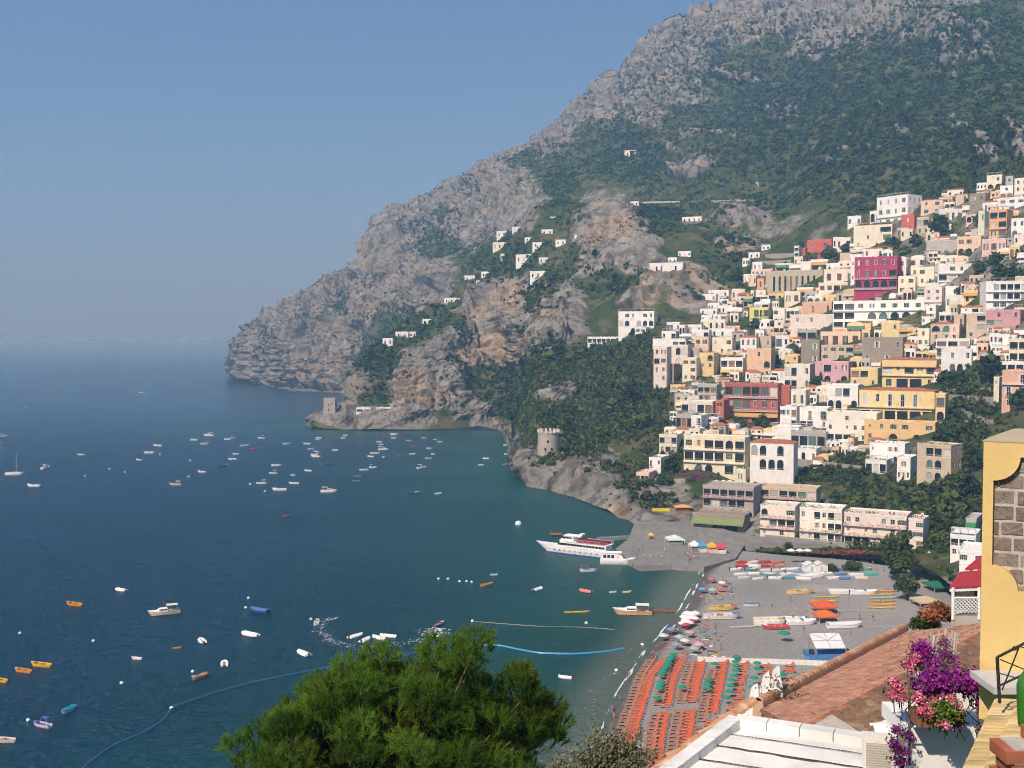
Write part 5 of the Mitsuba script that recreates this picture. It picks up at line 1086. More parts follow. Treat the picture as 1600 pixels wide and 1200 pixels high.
def small_ferry():
    k = thing('small_ferry', 'smaller white ferry with a dark windowed cabin moored behind the long ferry', 'ferry')
    p = afloat(966, 881); L = 13.5; M = TW(place(*p, -6))
    B, D = 4.0, 1.6
    h, fl, (x, hb, sh) = hull_mesh(L, B, D, floor=.9, stern=.85, sheer=.35, n=17, draft=.5)
    add = lambda nm, m, mat, col=None, par=k: part(par, nm, {**m.ply(mat, col), 'to_world': M})
    add('hull', h, 'paint', [.78,.78,.78]); add('foredeck', deck(x, hb, sh, 9, 17), 'paint', [.74,.74,.74]); add('floor', fl, 'matt', [.5,.48,.45])
    ck = add('cabin', MB().box(-6.2, -.2, -1.7, 1.7, D - .3, D + 2.6), 'paint', [.78,.78,.78])
    for q in (-5.6, -4.1, -2.6): add('window', MB().box(q, q + 1.1, -1.715, 1.715, D + .9, D + 2.0), 'window_glass', None, ck)
    add('wheelhouse', MB().add([[-.2, -1.5, D], [2.2, -1.2, D], [2.2, 1.2, D], [-.2, 1.5, D], [-.2, -1.5, D + 2.7], [1.0, -1.2, D + 2.7], [1.0, 1.2, D + 2.7], [-.2, 1.5, D + 2.7]], [[0, 1, 5], [0, 5, 4], [1, 2, 6], [1, 6, 5], [2, 3, 7], [2, 7, 6], [3, 0, 4], [3, 4, 7], [4, 5, 6], [4, 6, 7]]), 'paint', [.78,.78,.78])
    add('windshield', MB().add([[2.08, -1.0, D + .9], [2.08, 1.0, D + .9], [1.22, 1.0, D + 2.4], [1.22, -1.0, D + 2.4]], [[0, 1, 2], [0, 2, 3]]), 'window_glass')
    add('roof', MB().box(-6.6, 1.3, -1.9, 1.9, D + 2.7, D + 2.85), 'paint', [.76,.76,.76])
small_ferry()
# buoys, the blue swimming line and wakes
for x, y in [(31,990),(146,1002),(190,1068),(44,1126),(268,1107),(301,1050),(384,950),(388,935),(171,733),(195,738),(295,745),(486,968),(700,905),(718,909),(738,971),(729,909),(685,905),(916,974),(737,910),(297,720),(250,710),(133,744),(1004,1008),(963,1048),(810,820),(391,757),(414,768)]:
    p = afloat(x, y); s = .45 if y > 850 else .6
    if (x, y) == (810, 820): s = 1.5
    k = thing('buoy', 'large pale blue mooring buoy in open water right of centre' if s > 1 else 'small white mooring buoy floating on the sea', 'buoy', None if s > 1 else 'small white mooring buoys')
    POS[k] = p; m = trimesh.creation.icosphere(2, s); m.apply_translation([p[0], p[1], .25*s])
    scene[k] = cply(m, [.55,.68,.74] if s > 1 else [.72,.74,.76], 'paint', True)
def rope(label, pts, r, c, cat='rope'):
    q = np.array([afloat(x, y) for x, y in pts]); d = np.concatenate([[0], np.cumsum(np.linalg.norm(np.diff(q[:, :2], axis=0), axis=1))])
    t = np.linspace(0, d[-1], 160); px_ = PchipInterpolator(d, q)(t); px_[:, 2] = .03
    k = thing('float_line', label, 'float line'); scene[k] = MB().tube(px_, r, 6).ply('paint', c); return px_
rope('bright blue floating swim line right of the pine tree', [(735,1008),(778,1009),(810,1015),(850,1021),(890,1022),(930,1020),(975,1013)], .32, [.04,.26,.46])
rope('blue floating line running from the lower left behind the pine tree', [(125,1205),(170,1170),(240,1136),(258,1122),(268,1108),(320,1088),(380,1070),(440,1057),(520,1042),(600,1030),(660,1018),(700,1009)], .26, [.025,.10,.20])
rope('row of brownish floats strung across the water above the swim line', [(738,971),(790,975),(850,979),(900,980),(960,984)], .10, [.16,.14,.11])
def foam_trail(label, pts, w0, w1, seed, thick=1.0):
    """flecks of foam scattered along a wake"""
    r = np.random.default_rng(seed); q = np.array([afloat(x, y)[:2] for x, y in pts]); L = resample(q, 300); n = int(170*thick); i = r.integers(0, 299, n)
    w = w0 + (w1 - w0)*i/300
    t = np.gradient(L, axis=0)[i]; t /= np.linalg.norm(t, axis=1, keepdims=True)
    c = L[i] + np.stack([-t[:, 1], t[:, 0]], 1)*(r.normal(0, .32, n)*w)[:, None]
    m = MB(); s = r.uniform(.04, .20, n)*np.sqrt(w/2.2)*(.6 + .8*r.random(n)**2)
    a = np.linspace(0, 2*np.pi, 6)[:-1]
    V = np.stack([c[:, None, 0] + s[:, None]*1.7*np.cos(a)[None]*r.uniform(.5, 1.2, (n, 5)), c[:, None, 1] + s[:, None]*np.sin(a)[None]*r.uniform(.5, 1.2, (n, 5)), np.full((n, 5), .05)], -1)
    top = np.concatenate([c, np.full((n, 1), .12)], 1)[:, None]
    V = np.concatenate([V, top], 1).reshape(-1, 3); b = np.arange(n)[:, None]*6
    F = np.concatenate([b + [j, (j + 1) % 5, 5] for j in range(5)], 0)
    k = numbered('wake_foam'); scene[k] = MB().add(V, F).ply('foam'); labels[k] = {'kind': 'stuff', 'label': label}
foam_trail('curved white foam trail from the blue speedboat round the inflatables', [(684,981),(672,990),(655,1000),(620,1008),(590,1012),(560,1012),(530,1006),(512,998),(500,986),(502,972),(520,966),(534,967)], 4.2, 3.6, 3, 1.6)
foam_trail('churned white foam just behind the blue speedboat', [(684,981),(680,987),(672,994)], 5, 6, 4, .8)
foam_trail('thin wake foam trailing from the cruiser at the left edge', [(3,690),(1,698),(0,708)], 3, 4, 5, .4)
# ------------------------------------------------------------------ people: one continuous low body for each pose, clothes as a child
def body(joints, bones, r):
    parts = []
    for a, b in bones:
        s = [manifold3d.Manifold.sphere(r[j], 8).translate([float(v) for v in joints[j]]) for j in (a, b)]
        parts.append(manifold3d.Manifold.batch_hull(s))
    m = manifold3d.Manifold.batch_boolean(parts, manifold3d.OpType.Add)
    mm = m.to_mesh(); t = trimesh.Trimesh(mm.vert_properties[:, :3], mm.tri_verts)
    return t
R_ = dict(hd=.115, nk=.06, ch=.155, sp=.135, pv=.15, hl=.09, hr=.09, kl=.062, kr=.062, fl=.045, fr=.045, tl=.04, tr=.04, sl=.06, sr=.06, el=.043, er=.043, wl=.033, wr=.033)
BONES = [('hd', 'hd'), ('hd', 'nk'), ('nk', 'ch'), ('ch', 'sp'), ('sp', 'pv'), ('pv', 'hl'), ('pv', 'hr'), ('hl', 'kl'), ('hr', 'kr'), ('kl', 'fl'), ('kr', 'fr'), ('fl', 'tl'), ('fr', 'tr'), ('ch', 'sl'), ('ch', 'sr'), ('sl', 'el'), ('sr', 'er'), ('el', 'wl'), ('er', 'wr')]
STAND = dict(hd=(0,0,1.62), nk=(0,0,1.47), ch=(0,0,1.30), sp=(0,0,1.10), pv=(0,0,.95), hl=(-.09,0,.90), hr=(.09,0,.90), kl=(-.11,-.02,.5), kr=(.11,.02,.5), fl=(-.12,.02,.07), fr=(.12,.04,.07), tl=(-.13,-.12,.04), tr=(.14,-.1,.04), sl=(-.19,0,1.40), sr=(.19,0,1.40), el=(-.25,.03,1.12), er=(.26,.03,1.12), wl=(-.25,-.06,.88), wr=(.27,-.05,.88))
WALK = {**STAND, 'kl': (-.1,-.2,.52), 'fl': (-.1,-.28,.1), 'tl': (-.1,-.42,.08), 'kr': (.1,.1,.52), 'fr': (.1,.34,.14), 'tr': (.1,.26,.05), 'el': (-.24,.14,1.14), 'wl': (-.22,.2,.92), 'er': (.25,-.1,1.14), 'wr': (.22,-.26,.95)}
LIE = {k: (v[0], v[2] - .9, .14 + .5*max(0, -v[1])) for k, v in STAND.items()}
SIT = {**STAND, **{k: (STAND[k][0], STAND[k][1] + .08, STAND[k][2] - .80) for k in ('hd','nk','ch','sp','pv','sl','sr','el','er')}, 'hl': (-.1,.0,.13), 'hr': (.1,.0,.13), 'kl': (-.14,-.42,.36), 'kr': (.14,-.42,.32), 'fl': (-.13,-.62,.06), 'fr': (.13,-.66,.06), 'tl': (-.13,-.76,.04), 'tr': (.13,-.8,.04), 'wl': (-.2,-.22,.35), 'wr': (.22,-.2,.3)}
SWIM = {k: (v[0], v[1], v[2] - 1.38) for k, v in STAND.items()}
SKIN = [[.46,.27,.18],[.38,.21,.13],[.52,.33,.23],[.30,.16,.10]]
POSES = {}
for nm, J in (('stand', STAND), ('walk', WALK), ('lie', LIE), ('sit', SIT), ('swim', SWIM)):
    J = {k: np.array(v) for k, v in J.items()}
    trunk = body(J, [('pv', 'hl'), ('pv', 'hr'), ('hl', 'hl')], {**R_, 'pv': .168, 'hl': .112, 'hr': .112})
    shirt = body(J, [('ch', 'sp'), ('sp', 'pv'), ('ch', 'sl'), ('ch', 'sr')], {k: v + .018 for k, v in R_.items()})
    hair = trimesh.creation.icosphere(1, .122); hair.apply_translation(J['hd'] + ([0, .02, .03] if nm != 'lie' else [0, .03, .02]))
    POSES[nm] = (body(J, BONES, R_), trunk, shirt, hair)
_pc = {}
CLOTH = [([.60,.08,.08],'red'),([.10,.20,.50],'blue'),([.72,.72,.72],'white'),([.05,.05,.06],'black'),([.65,.35,.08],'orange'),([.10,.38,.30],'green'),([.6,.25,.4],'pink')]
def person(pose, p, deg, label, c, shirt=False, skin=0, group=None):
    k = thing('person', label, 'person', group); POS[k] = np.asarray(p)
    M = TW(place(p[0], p[1], p[2], deg))
    b, t, s, h = POSES[pose]
    def g(nm, mesh, col, mat='matt'):
        key = (pose, nm, str(col))
        if key not in _pc: _pc[key] = cply(mesh, col, mat)
        return {**_pc[key], 'to_world': M}
    part(k, 'body', g('b', b, SKIN[skin]))
    if shirt: part(k, 'shirt', g('s', s, c))
    else: part(k, 'swimwear', g('t', t, c))
    part(k, 'hair', g('h', h, [.05,.03,.02]))
rp = np.random.default_rng(12)
def crowd(n, poly, poses, text, group, z=None, shirt=.2, avoid=1.0):
    P = shapely.Polygon(poly); x0, y0, x1, y1 = P.bounds; got = []
    while len(got) < n:
        x, y = rp.uniform(x0, x1), rp.uniform(y0, y1)
        if not P.contains(shapely.Point(x, y)): continue
        p = on_beach(x, y) if z is None else on_z(x, y, z)
        if any((p[0] - q[0])**2 + (p[1] - q[1])**2 < avoid for q in got): continue
        got.append(p); c, cn = CLOTH[int(rp.integers(0, len(CLOTH)))]
        pose = poses[int(rp.integers(0, len(poses)))]
        person(pose, p, rp.uniform(0, 360), text.format({'stand': 'standing', 'walk': 'walking', 'lie': 'lying', 'sit': 'sitting', 'swim': 'bathing'}[pose], cn), c, rp.random() < shirt, int(rp.integers(0, 4)), group)
crowd(84, [(1062,962),(1105,960),(1130,1000),(1128,1028),(1040,1034),(1010,1030),(1040,990)], ['lie', 'lie', 'sit', 'stand'], '{} bather in {} on the crowded shingle above the sunbeds', 'bathers on the crowded patch of shingle')
crowd(28, [(1090,915),(1130,905),(1150,935),(1100,945),(1082,935)], ['lie', 'sit', 'stand'], '{} bather in {} near the waterline below the quay', 'bathers near the quay end of the beach')
crowd(22, [(968,1018),(1005,1000),(990,1040),(960,1062),(940,1060)], ['swim'], '{} swimmer in the shallow water in front of the beach', 'swimmers in the shallow water', z=0.0)
crowd(12, [(918,1080),(945,1075),(930,1120),(905,1130)], ['swim'], '{} swimmer in the water beside the nearest sunbeds', 'swimmers beside the nearest sunbeds', z=0.0)
crowd(10, [(985,1046),(1003,1030),(960,1100),(935,1170),(950,1180)], ['stand', 'walk', 'sit'], '{} bather in {} at the water edge before the sunbeds', 'bathers along the water edge')
crowd(48, [(975,858),(1060,842),(1090,846),(1140,868),(1095,880),(1000,882)], ['stand', 'walk', 'stand'], '{} passenger in {} waiting on the quay', 'people on the quay', z=2.0, shirt=.85)
crowd(14, [(1160,935),(1400,925),(1390,1000),(1180,1015)], ['stand', 'walk'], '{} person in {} crossing the wide grey beach', 'people crossing the open beach', shirt=.5)
crowd(16, [(1150,876),(1400,884),(1400,896),(1150,894)], ['stand', 'walk'], '{} person in {} among the beached boats', 'people among the beached boats', shirt=.7)
# ------------------------------------------------------------------ sunbeds and parasols
def sunbed_meshes(c):
    f = MB()
    for y in (-.3, .3): f.box(-.95, .95, y - .025, y + .025, .28, .33)
    for x in (-.8, .0, .8):
        for y in (-.3, .3): f.box(x - .02, x + .02, y - .02, y + .02, 0, .28)
    b = MB().box(-.95, .35, -.33, .33, .33, .39)
    v = np.array([[.35, -.33, .33], [.35, .33, .33], [.9, -.33, .82], [.9, .33, .82], [.31, -.33, .38], [.31, .33, .38], [.86, -.33, .87], [.86, .33, .87]])
    b.add(v, [[0, 1, 3], [0, 3, 2], [4, 6, 7], [4, 7, 5], [0, 2, 6], [0, 6, 4], [1, 5, 7], [1, 7, 3], [2, 3, 7], [2, 7, 6], [0, 4, 5], [0, 5, 1]])
    return b.ply('matt', c), f.ply('matt', [.72,.70,.66])
BED = {c: sunbed_meshes(v) for c, v in {'orange': [.58,.11,.04], 'faded': [.36,.17,.11], 'deck': [.42,.20,.15]}.items()}
def sunbed(p, deg, c, label, group):
    k = thing('sunbed', label, 'sunbed', group); POS[k] = np.asarray(p); M = TW(place(p[0], p[1], p[2], deg, (1.5, 1.4, 1.3)))
    part(k, 'cushion', {**BED[c][0], 'to_world': M}); part(k, 'frame', {**BED[c][1], 'to_world': M})
# rows run from the walkway fence down to the lower edge: (foot line of the faded beds, foot line of the upright orange ones)
ORD = ['first', 'second', 'third', 'fourth', 'fifth', 'sixth', 'seventh', 'eighth', 'ninth', 'tenth', 'eleventh', 'twelfth'] + [t + u for t, u in [(a, b) for a in ('',) for b in ('thirteenth', 'fourteenth', 'fifteenth', 'sixteenth', 'seventeenth', 'eighteenth', 'nineteenth', 'twentieth')]] + [f'{a}-{b}' for a in ('twenty', 'thirty', 'forty', 'fifty', 'sixty') for b in ('first', 'second', 'third', 'fourth', 'fifth', 'sixth', 'seventh', 'eighth', 'ninth')]
ROWS = [([(1018,1032),(1000,1060),(990,1090),(975,1130),(963,1172)], [(1036,1034),(1014,1062),(1003,1096),(992,1132),(980,1172)], 'in the row nearest the water'),
        ([(1048,1030),(1037,1062),(1030,1100),(1020,1142),(1010,1200)], [(1065,1032),(1048,1066),(1040,1108),(1030,1150),(1022,1200)], 'in the second row from the water'),
        ([(1080,1036),(1070,1070),(1064,1104),(1055,1146),(1046,1200)], [(1095,1036),(1085,1072),(1078,1106),(1073,1146),(1062,1200)], 'in the third row from the water'),
        ([(1115,1046),(1105,1076),(1100,1106),(1094,1146),(1088,1185)], [(1130,1036),(1122,1070),(1114,1108),(1112,1142),(1102,1170)], 'in the fourth row from the water'),
        ([], [(1162,1038),(1158,1056),(1154,1076),(1150,1100),(1146,1112)], 'in the fifth row from the water')]
GAPS = {1: [(.50, .56)], 2: [(.44, .53)], 3: [(.66, .70)]}
for ri, (low, up, txt) in enumerate(ROWS):
    for li, (line, c) in enumerate(((low, 'faded'), (up, 'orange'))):
        if len(line) < 2: continue
        q = np.array([on_beach(x, y) for x, y in line]); d = np.concatenate([[0], np.cumsum(np.linalg.norm(np.diff(q, axis=0), axis=1))])
        n = int(d[-1]/(2.2 if c == 'faded' else 1.8)); t = (np.arange(n) + .5)/n*d[-1]
        pts_ = np.stack([np.interp(t, d, q[:, k]) for k in range(3)], 1)
        for i, p in enumerate(pts_):
            if any(a < i/n < b for a, b in GAPS.get(ri, [])) or (ri == 4 and i % 3 == 1): continue
            sunbed(p + [rp.uniform(-.12, .12), 0, 0], 8 + rp.uniform(-4, 4), c, f'{"faded brown" if c == "faded" else "bright orange"} sunbed {txt}, {ORD[i]} from the white fence', f'{"faded" if c == "faded" else "orange"} sunbeds {txt}')
for x, y in [(1195,1043),(1197,1049),(1196,1055),(1198,1063),(1196,1069),(1233,1042),(1232,1050),(1234,1052),(1265,1054),(1232,1064)]:
    sunbed(on_beach(x, y), 8, 'orange', 'bright orange sunbed in the thinly set rows below the white fence', 'orange sunbeds in the thin rows')
def parasol_parts(c, r, h, open_):
    m = MB(); n = 10; a = np.arange(n)*2*np.pi/n
    rr, zt, zb = (r, h, h - .42*r) if open_ else (.17, h, h - 1.5)
    v = np.concatenate([[[0, 0, zt]], np.stack([rr*.55*np.cos(a), rr*.55*np.sin(a), np.full(n, zt - (zt - zb)*.45)], -1), np.stack([rr*np.cos(a), rr*np.sin(a), np.full(n, zb)], -1), np.stack([rr*np.cos(a), rr*np.sin(a), np.full(n, zb - .16)], -1)])
    f = [[0, 1 + j, 1 + (j + 1) % n] for j in range(n)]
    for k in range(2):
        for j in range(n):
            p, q = 1 + k*n + j, 1 + k*n + (j + 1) % n
            f += [[p, p + n, q + n], [p, q + n, q]]
    return m.add(v, f).ply('matt', c), MB().tube([[0, 0, 0], [0, 0, h - .02]], .035, 5).ply('matt', [.6,.58,.52])
_pp_ = {}
def parasol(p, label, c, r=1.3, h=2.3, open_=True, group=None):
    key = (str(c), r, h, open_)
    if key not in _pp_: _pp_[key] = parasol_parts(c, r, h, open_)
    k = thing('parasol', label, 'parasol', group); POS[k] = np.asarray(p); M = TW(place(*p, float(rp.uniform(0, 36))))
    part(k, 'canopy', {**_pp_[key][0], 'to_world': M}); part(k, 'pole', {**_pp_[key][1], 'to_world': M})
GRN = [.02,.25,.17]
for x, y in [(1052,1030),(1049,1034),(1047,1038),(1044,1043),(1042,1048),(1039,1052),(1036,1057),(1034,1062),(1033,1074),(1032,1079),(1031,1084),(1027,1099)]: parasol(on_beach(x, y + 3), 'open green parasol in the dense line along the second sunbed row', GRN, 1.0, group='green parasols of the second row')
for x, y in [(1117,1045),(1108,1070),(1106,1078),(1105,1084),(1149,1042),(1150,1048),(1150,1056),(1147,1064),(1143,1071),(1142,1080),(1140,1089),(1135,1099),(1183,1044),(1184,1053),(1178,1068),(1176,1082),(1066,1082),(1151,1034)]: parasol(on_beach(x, y + 3), 'open green parasol standing apart among the right hand sunbed rows', GRN, 1.0, group='green parasols of the right rows')
parasol(on_beach(1225, 1003), 'green parasol alone on the open beach left of the stage', GRN, 1.7, 3.2)
parasol(on_beach(1220, 1064), 'green parasol half hidden behind the roof edge', GRN, 1.4)
for x, y, c, t in [(1037,1002,[.55,.58,.62],'pale grey'),(1049,992,[.2,.25,.5],'dark blue'),(1098,928,[.1,.35,.6],'blue'),(1113,929,[.3,.5,.45],'sage green'),(1128,918,[.6,.66,.68],'pale'),(1126,926,[.66,.12,.10],'red'),(1112,912,[.55,.15,.15],'dull red'),(1062,1004,[.35,.45,.5],'grey blue'),(1078,997,[.5,.3,.35],'faded pink'),(1070,1010,[.6,.62,.6],'off white'),(1092,1016,[.62,.35,.4],'pink'),(1085,1022,[.3,.42,.4],'grey green'),(1057,1016,[.25,.3,.35],'slate')]:
    parasol(on_beach(x, y), f'{t} parasol among the bathers, ' + ('near the quay' if y < 950 else 'left part of the crowd' if x < 1060 else 'right part of the crowd'), c, 1.4)
for i, (x, y) in enumerate([(1070,968),(1075,962),(1081,964),(1086,962),(1072,973),(1078,970),(1084,970),(1068,978),(1076,977)]): parasol(on_beach(x, y + 4), 'white parasol in the tight white and red cluster by the water', [.76,.74,.73], 1.6, group='white parasols of the tight cluster')
for x, y in [(1081,975),(1072,981)]: parasol(on_beach(x, y + 4), 'red parasol in the tight white and red cluster by the water', [.6,.06,.06], 1.2, group='red parasols of the tight cluster')
# towels
for i in range(60):
    p = on_beach(*[(rp.uniform(1045, 1130), rp.uniform(985, 1030)), (rp.uniform(1095, 1150), rp.uniform(910, 940))][i % 3 == 0]); c, cn = CLOTH[int(rp.integers(0, 7))]
    k = thing('towel', f'{cn} beach towel spread on the crowded shingle', 'towel', f'{cn} towels on the shingle'); POS[k] = p; scene[k] = {**cply(trimesh.creation.box([1.9, .9, .03]), c, 'matt'), 'to_world': TW(place(p[0], p[1], p[2] + .05, float(rp.uniform(0, 180))))}
# ------------------------------------------------------------------ boats drawn up on the beach
BG = 'small boats drawn up at the back of the beach'
LOT = []
for i in range(8): LOT.append((1160 + (i % 4)*18 + rp.uniform(-2, 2), 880 + (i//4)*6, [REDB, WHITE, REDB, [.6,.2,.16]][i % 4], 'reddish', 'in the left red cluster'))
for i in range(12): LOT.append((1150 + (i % 4)*23 + (i//4)*7 + rp.uniform(-2, 2), 892 + (i//4)*6.5 + rp.uniform(-1, 1), [WHITE, [.1,.35,.45], WHITE, [.62,.66,.68], WHITE][i % 5], 'white and blue', 'just below the red boats'))
for i in range(17): LOT.append((1240 + (i % 6)*22.5 + (i//6)*7 + rp.uniform(-3, 3), 892 + (i//6)*6.5 + rp.uniform(-1.2, 1.2), [WHITE, [.55,.62,.7], WHITE, [.12,.25,.5], WHITE, [.1,.45,.36]][i % 6], 'white', 'in the rows before the green bushes'))
for x, y, c, cn, w in LOT:
    p = on_beach(x, y); p[2] += .12
    boat('beached_boat', ['skiff', 'covered', 'motor', 'skiff', 'skiff'][int(rp.integers(0, 5))] if cn != 'reddish' else 'skiff', f'{cn} boat drawn up {w}', p, [4.6, 5., 5.4][int(rp.integers(0, 3))], [0., 180.][int(rp.integers(0, 2))] + rp.uniform(-14, 14), c, [.55,.50,.42] if rp.random() < .6 else [.1,.3,.5], BG + ' ' + w, simple=True)
for x, y, L, kd, c1, c2, lab in [(1251,928,9,'gozzo',[.66,.50,.25],[.4,.22,.1],'yellow and white wooden boat alone in the middle of the beach'),(1314,928,9,'covered',WHITE,[.66,.66,.62],'white covered boat between the yellow boat and the canoes'),(1350,929,9,'motor',WHITE,TAN,'white boat with a raised engine left of the stacked canoes'),(1175,947,5,'covered',WHITE,[.1,.2,.3],'small white boat with a dark blue cover on the left open beach'),(1163,981,8.5,'canoe',[.5,.5,.46],[.4,.4,.36],'pale grey canoe lying alone left of the boat trailers'),(1320,981,10,'covered',WHITE,[.72,.70,.66],'long white boat below the orange tents'),(1130,953,9,'gozzo',[.66,.48,.16],[.3,.1,.1],'yellow striped wooden boat at the head of the sunbed rows'),(1128,967,11,'gozzo',[.66,.62,.58],[.12,.12,.40],'white and blue wooden boat in front of the yellow striped one'),(1202,972,9,'skiff',[.72,.68,.55],TAN,'cream boat, upper of three drawn up left of the stage'),(1204,977,9,'skiff',WHITE,TAN,'white boat, middle of three drawn up left of the stage'),(1211,983,8,'skiff',[.45,.08,.08],[.7,.68,.62],'red and white boat, lowest of three drawn up left of the stage'),(1240,970,7,'motor',WHITE,[.6,.5,.2],'white boat, upper of two beside the orange tents'),(1252,976,9,'motor',WHITE,TAN,'white motorboat, lower of two beside the orange tents'),(1265,903,8,'covered',WHITE,[.7,.7,.68],'pale covered boat at the front of the long boat row')]:
    p = on_beach(x, y); p[2] += .12; boat('beached_boat', kd, lab, p, L, rp.choice([2., 178.]) + rp.uniform(-6, 6), c1, c2)
for i, (c, cn) in enumerate([(ORANGE, 'orange'), (YEL, 'yellow'), ([.3,.5,.6], 'pale blue'), (ORANGE, 'dark orange'), (YEL, 'golden'), ([.66,.4,.1], 'amber')]):
    p = on_beach(1380 - (i % 2)*2, 925 + i*5.2); p[2] += .12; boat('canoe', 'canoe', f'{cn} canoe, {["first", "second", "third", "fourth", "fifth", "lowest"][i]} from the top of the stack at the right', p, 8.6, rp.uniform(-3, 3), c, [.7,.55,.3], category='canoe')
for i, (x, y, cn) in enumerate([(1291, 934, 'upper'), (1289, 941, 'lower')]):
    p = on_beach(x, y); p[2] += .12; boat('canoe', 'canoe', f'yellow canoe, {cn} of two behind the orange tents', p, 9, 2, YEL, [.66,.36,.05], category='canoe')
# ------------------------------------------------------------------ tents, stage, kiosks, cabins, fence
def tent(label, px, py, w, h, c, side=None, name='tent', posts=True, eave=.62):
    p = on_beach(px, py) if py > 880 else on_z(px, py, 2.0)
    k = thing(name, label, name.replace('_', ' ')); M = place(*p, 6)
    e = h*eave
    v = [[-w/2, -w/2, e], [w/2, -w/2, e], [w/2, w/2, e], [-w/2, w/2, e], [0, 0, h]]
    rf = MB().add(np.array(v + [[x*1.0, y, e - .5] for x, y in ((-w/2, -w/2), (w/2, -w/2), (w/2, w/2), (-w/2, w/2))]), [[0, 1, 4], [1, 2, 4], [2, 3, 4], [3, 0, 4], [0, 5, 6], [0, 6, 1], [1, 6, 7], [1, 7, 2], [2, 7, 8], [2, 8, 3], [3, 8, 5], [3, 5, 0]])
    part(k, 'roof', {**rf.ply('matt', c), 'to_world': TW(M)})
    for x in (-w/2 + .1, w/2 - .1):
        for y in (-w/2 + .1, w/2 - .1): part(k, 'post', {**MB().box(x - .06, x + .06, y - .06, y + .06, 0, e).ply('matt', [.6,.6,.6]), 'to_world': TW(M)})
    if side is not None: part(k, 'counter', {**MB().box(-w*.4, w*.4, -w*.42, w*.1, 0, e*.55).ply('matt', side), 'to_world': TW(M)})
    return k
tent('square orange tent behind the stage', 1287, 957, 6.6, 3.9, [.62,.12,.05])
tent('round topped orange red parasol tent in front of the square orange tent', 1289, 971, 6.0, 3.6, [.64,.16,.05])
tent('white kiosk tent, leftmost of the four coloured kiosks on the quay', 1085, 861, 3.8, 4.2, [.74,.73,.70], [.2,.2,.2], 'kiosk')
tent('blue kiosk tent, second of the four on the quay', 1097, 862, 3.6, 4.2, [.07,.30,.48], [.6,.6,.6], 'kiosk')
tent('yellow orange kiosk tent, third of the four on the quay', 1112, 863, 3.9, 4.2, [.66,.38,.05], [.7,.45,.3], 'kiosk')
tent('red pink kiosk tent, rightmost of the four on the quay', 1126, 864, 3.9, 4.2, [.58,.07,.12], [.7,.65,.6], 'kiosk')
tent('large pale green parasol tent above the coloured kiosks', 1054, 850, 6.6, 3.8, [.60,.66,.58], [.2,.3,.25], 'kiosk')
tent('small yellow kiosk on the quay beside the stairs', 1017, 842, 2.4, 2.8, [.6,.45,.1], [.1,.1,.08], 'kiosk')
def stage():
    k = thing('stage', 'open air stage with a slanted white canopy on a blue floor', 'stage'); p = on_beach(1293, 1026); M = TW(place(*p, 3))
    add = lambda nm, m, c, mat='matt', par=k: part(par, nm, {**m.ply(mat, c), 'to_world': M})
    add('floor', MB().box(-5.4, 5.4, -3.2, 3.6, 0, 1.0), [.07,.20,.42])
    add('step', MB().box(4.2, 6.2, -2.6, -.8, 0, .7), [.06,.16,.36]); add('step', MB().box(-6.4, -5.0, -2.8, -1.0, 0, .5), [.12,.26,.5])
    can = MB().add([[-3.9, -2.6, 2.9], [3.9, -2.6, 2.9], [3.9, 3.0, 5.4], [-3.9, 3.0, 5.4], [-3.9, -2.6, 2.75], [3.9, -2.6, 2.75], [3.9, 3.0, 5.25], [-3.9, 3.0, 5.25]], [[0, 1, 2], [0, 2, 3], [4, 6, 5], [4, 7, 6], [0, 4, 5], [0, 5, 1], [1, 5, 6], [1, 6, 2], [3, 2, 6], [3, 6, 7], [0, 3, 7], [0, 7, 4]])
    ck = add('canopy', can, [.66,.68,.68])
    tr = MB()
    for a, b in [((-3.9, -2.6, 2.95), (3.9, -2.6, 2.95)), ((-3.9, 3, 5.45), (3.9, 3, 5.45)), ((0, -2.6, 2.95), (0, 3, 5.45)), ((-3.9, .2, 4.2), (3.9, .2, 4.2)), ((-3.9, 3, 5.45), (0, .2, 4.2)), ((3.9, 3, 5.45), (0, .2, 4.2))]: tr.tube([a, b], .07, 5)
    add('truss', tr, [.25,.26,.27], 'matt', ck)
    for x in (-3.9, 3.9):
        for y, z in ((-2.6, 2.8), (3.0, 5.3)): add('post', MB().box(x - .1, x + .1, y - .1, y + .1, 1.0, z), [.25,.26,.28])
    for x in (-4.6, 4.7): add('speaker', MB().box(x - .5, x + .5, -1.5, -.6, 1.0, 2.3), [.05,.05,.06])
stage()
k = thing('fence', 'low white screen fence across the beach above the sunbeds', 'fence')
fp = np.array([on_beach(x, y) for x, y in [(1090,1034),(1126,1036),(1200,1038),(1260,1040),(1330,1043)]]); fq = resample(fp, 25)
for i in range(24):
    a, b = fq[i], fq[i + 1]; d = math.degrees(math.atan2(b[1] - a[1], b[0] - a[0])); L = np.linalg.norm(b - a)
    part(k, 'panel', MB().box(.04, L - .04, -.04, .04, .1, 1.45, M=place(*a, d)).ply('matt', [.70,.69,.66])); part(k, 'post', MB().box(-.06, .06, -.06, .06, 0, 1.65, M=place(*a, d)).ply('matt', [.5,.48,.44]))
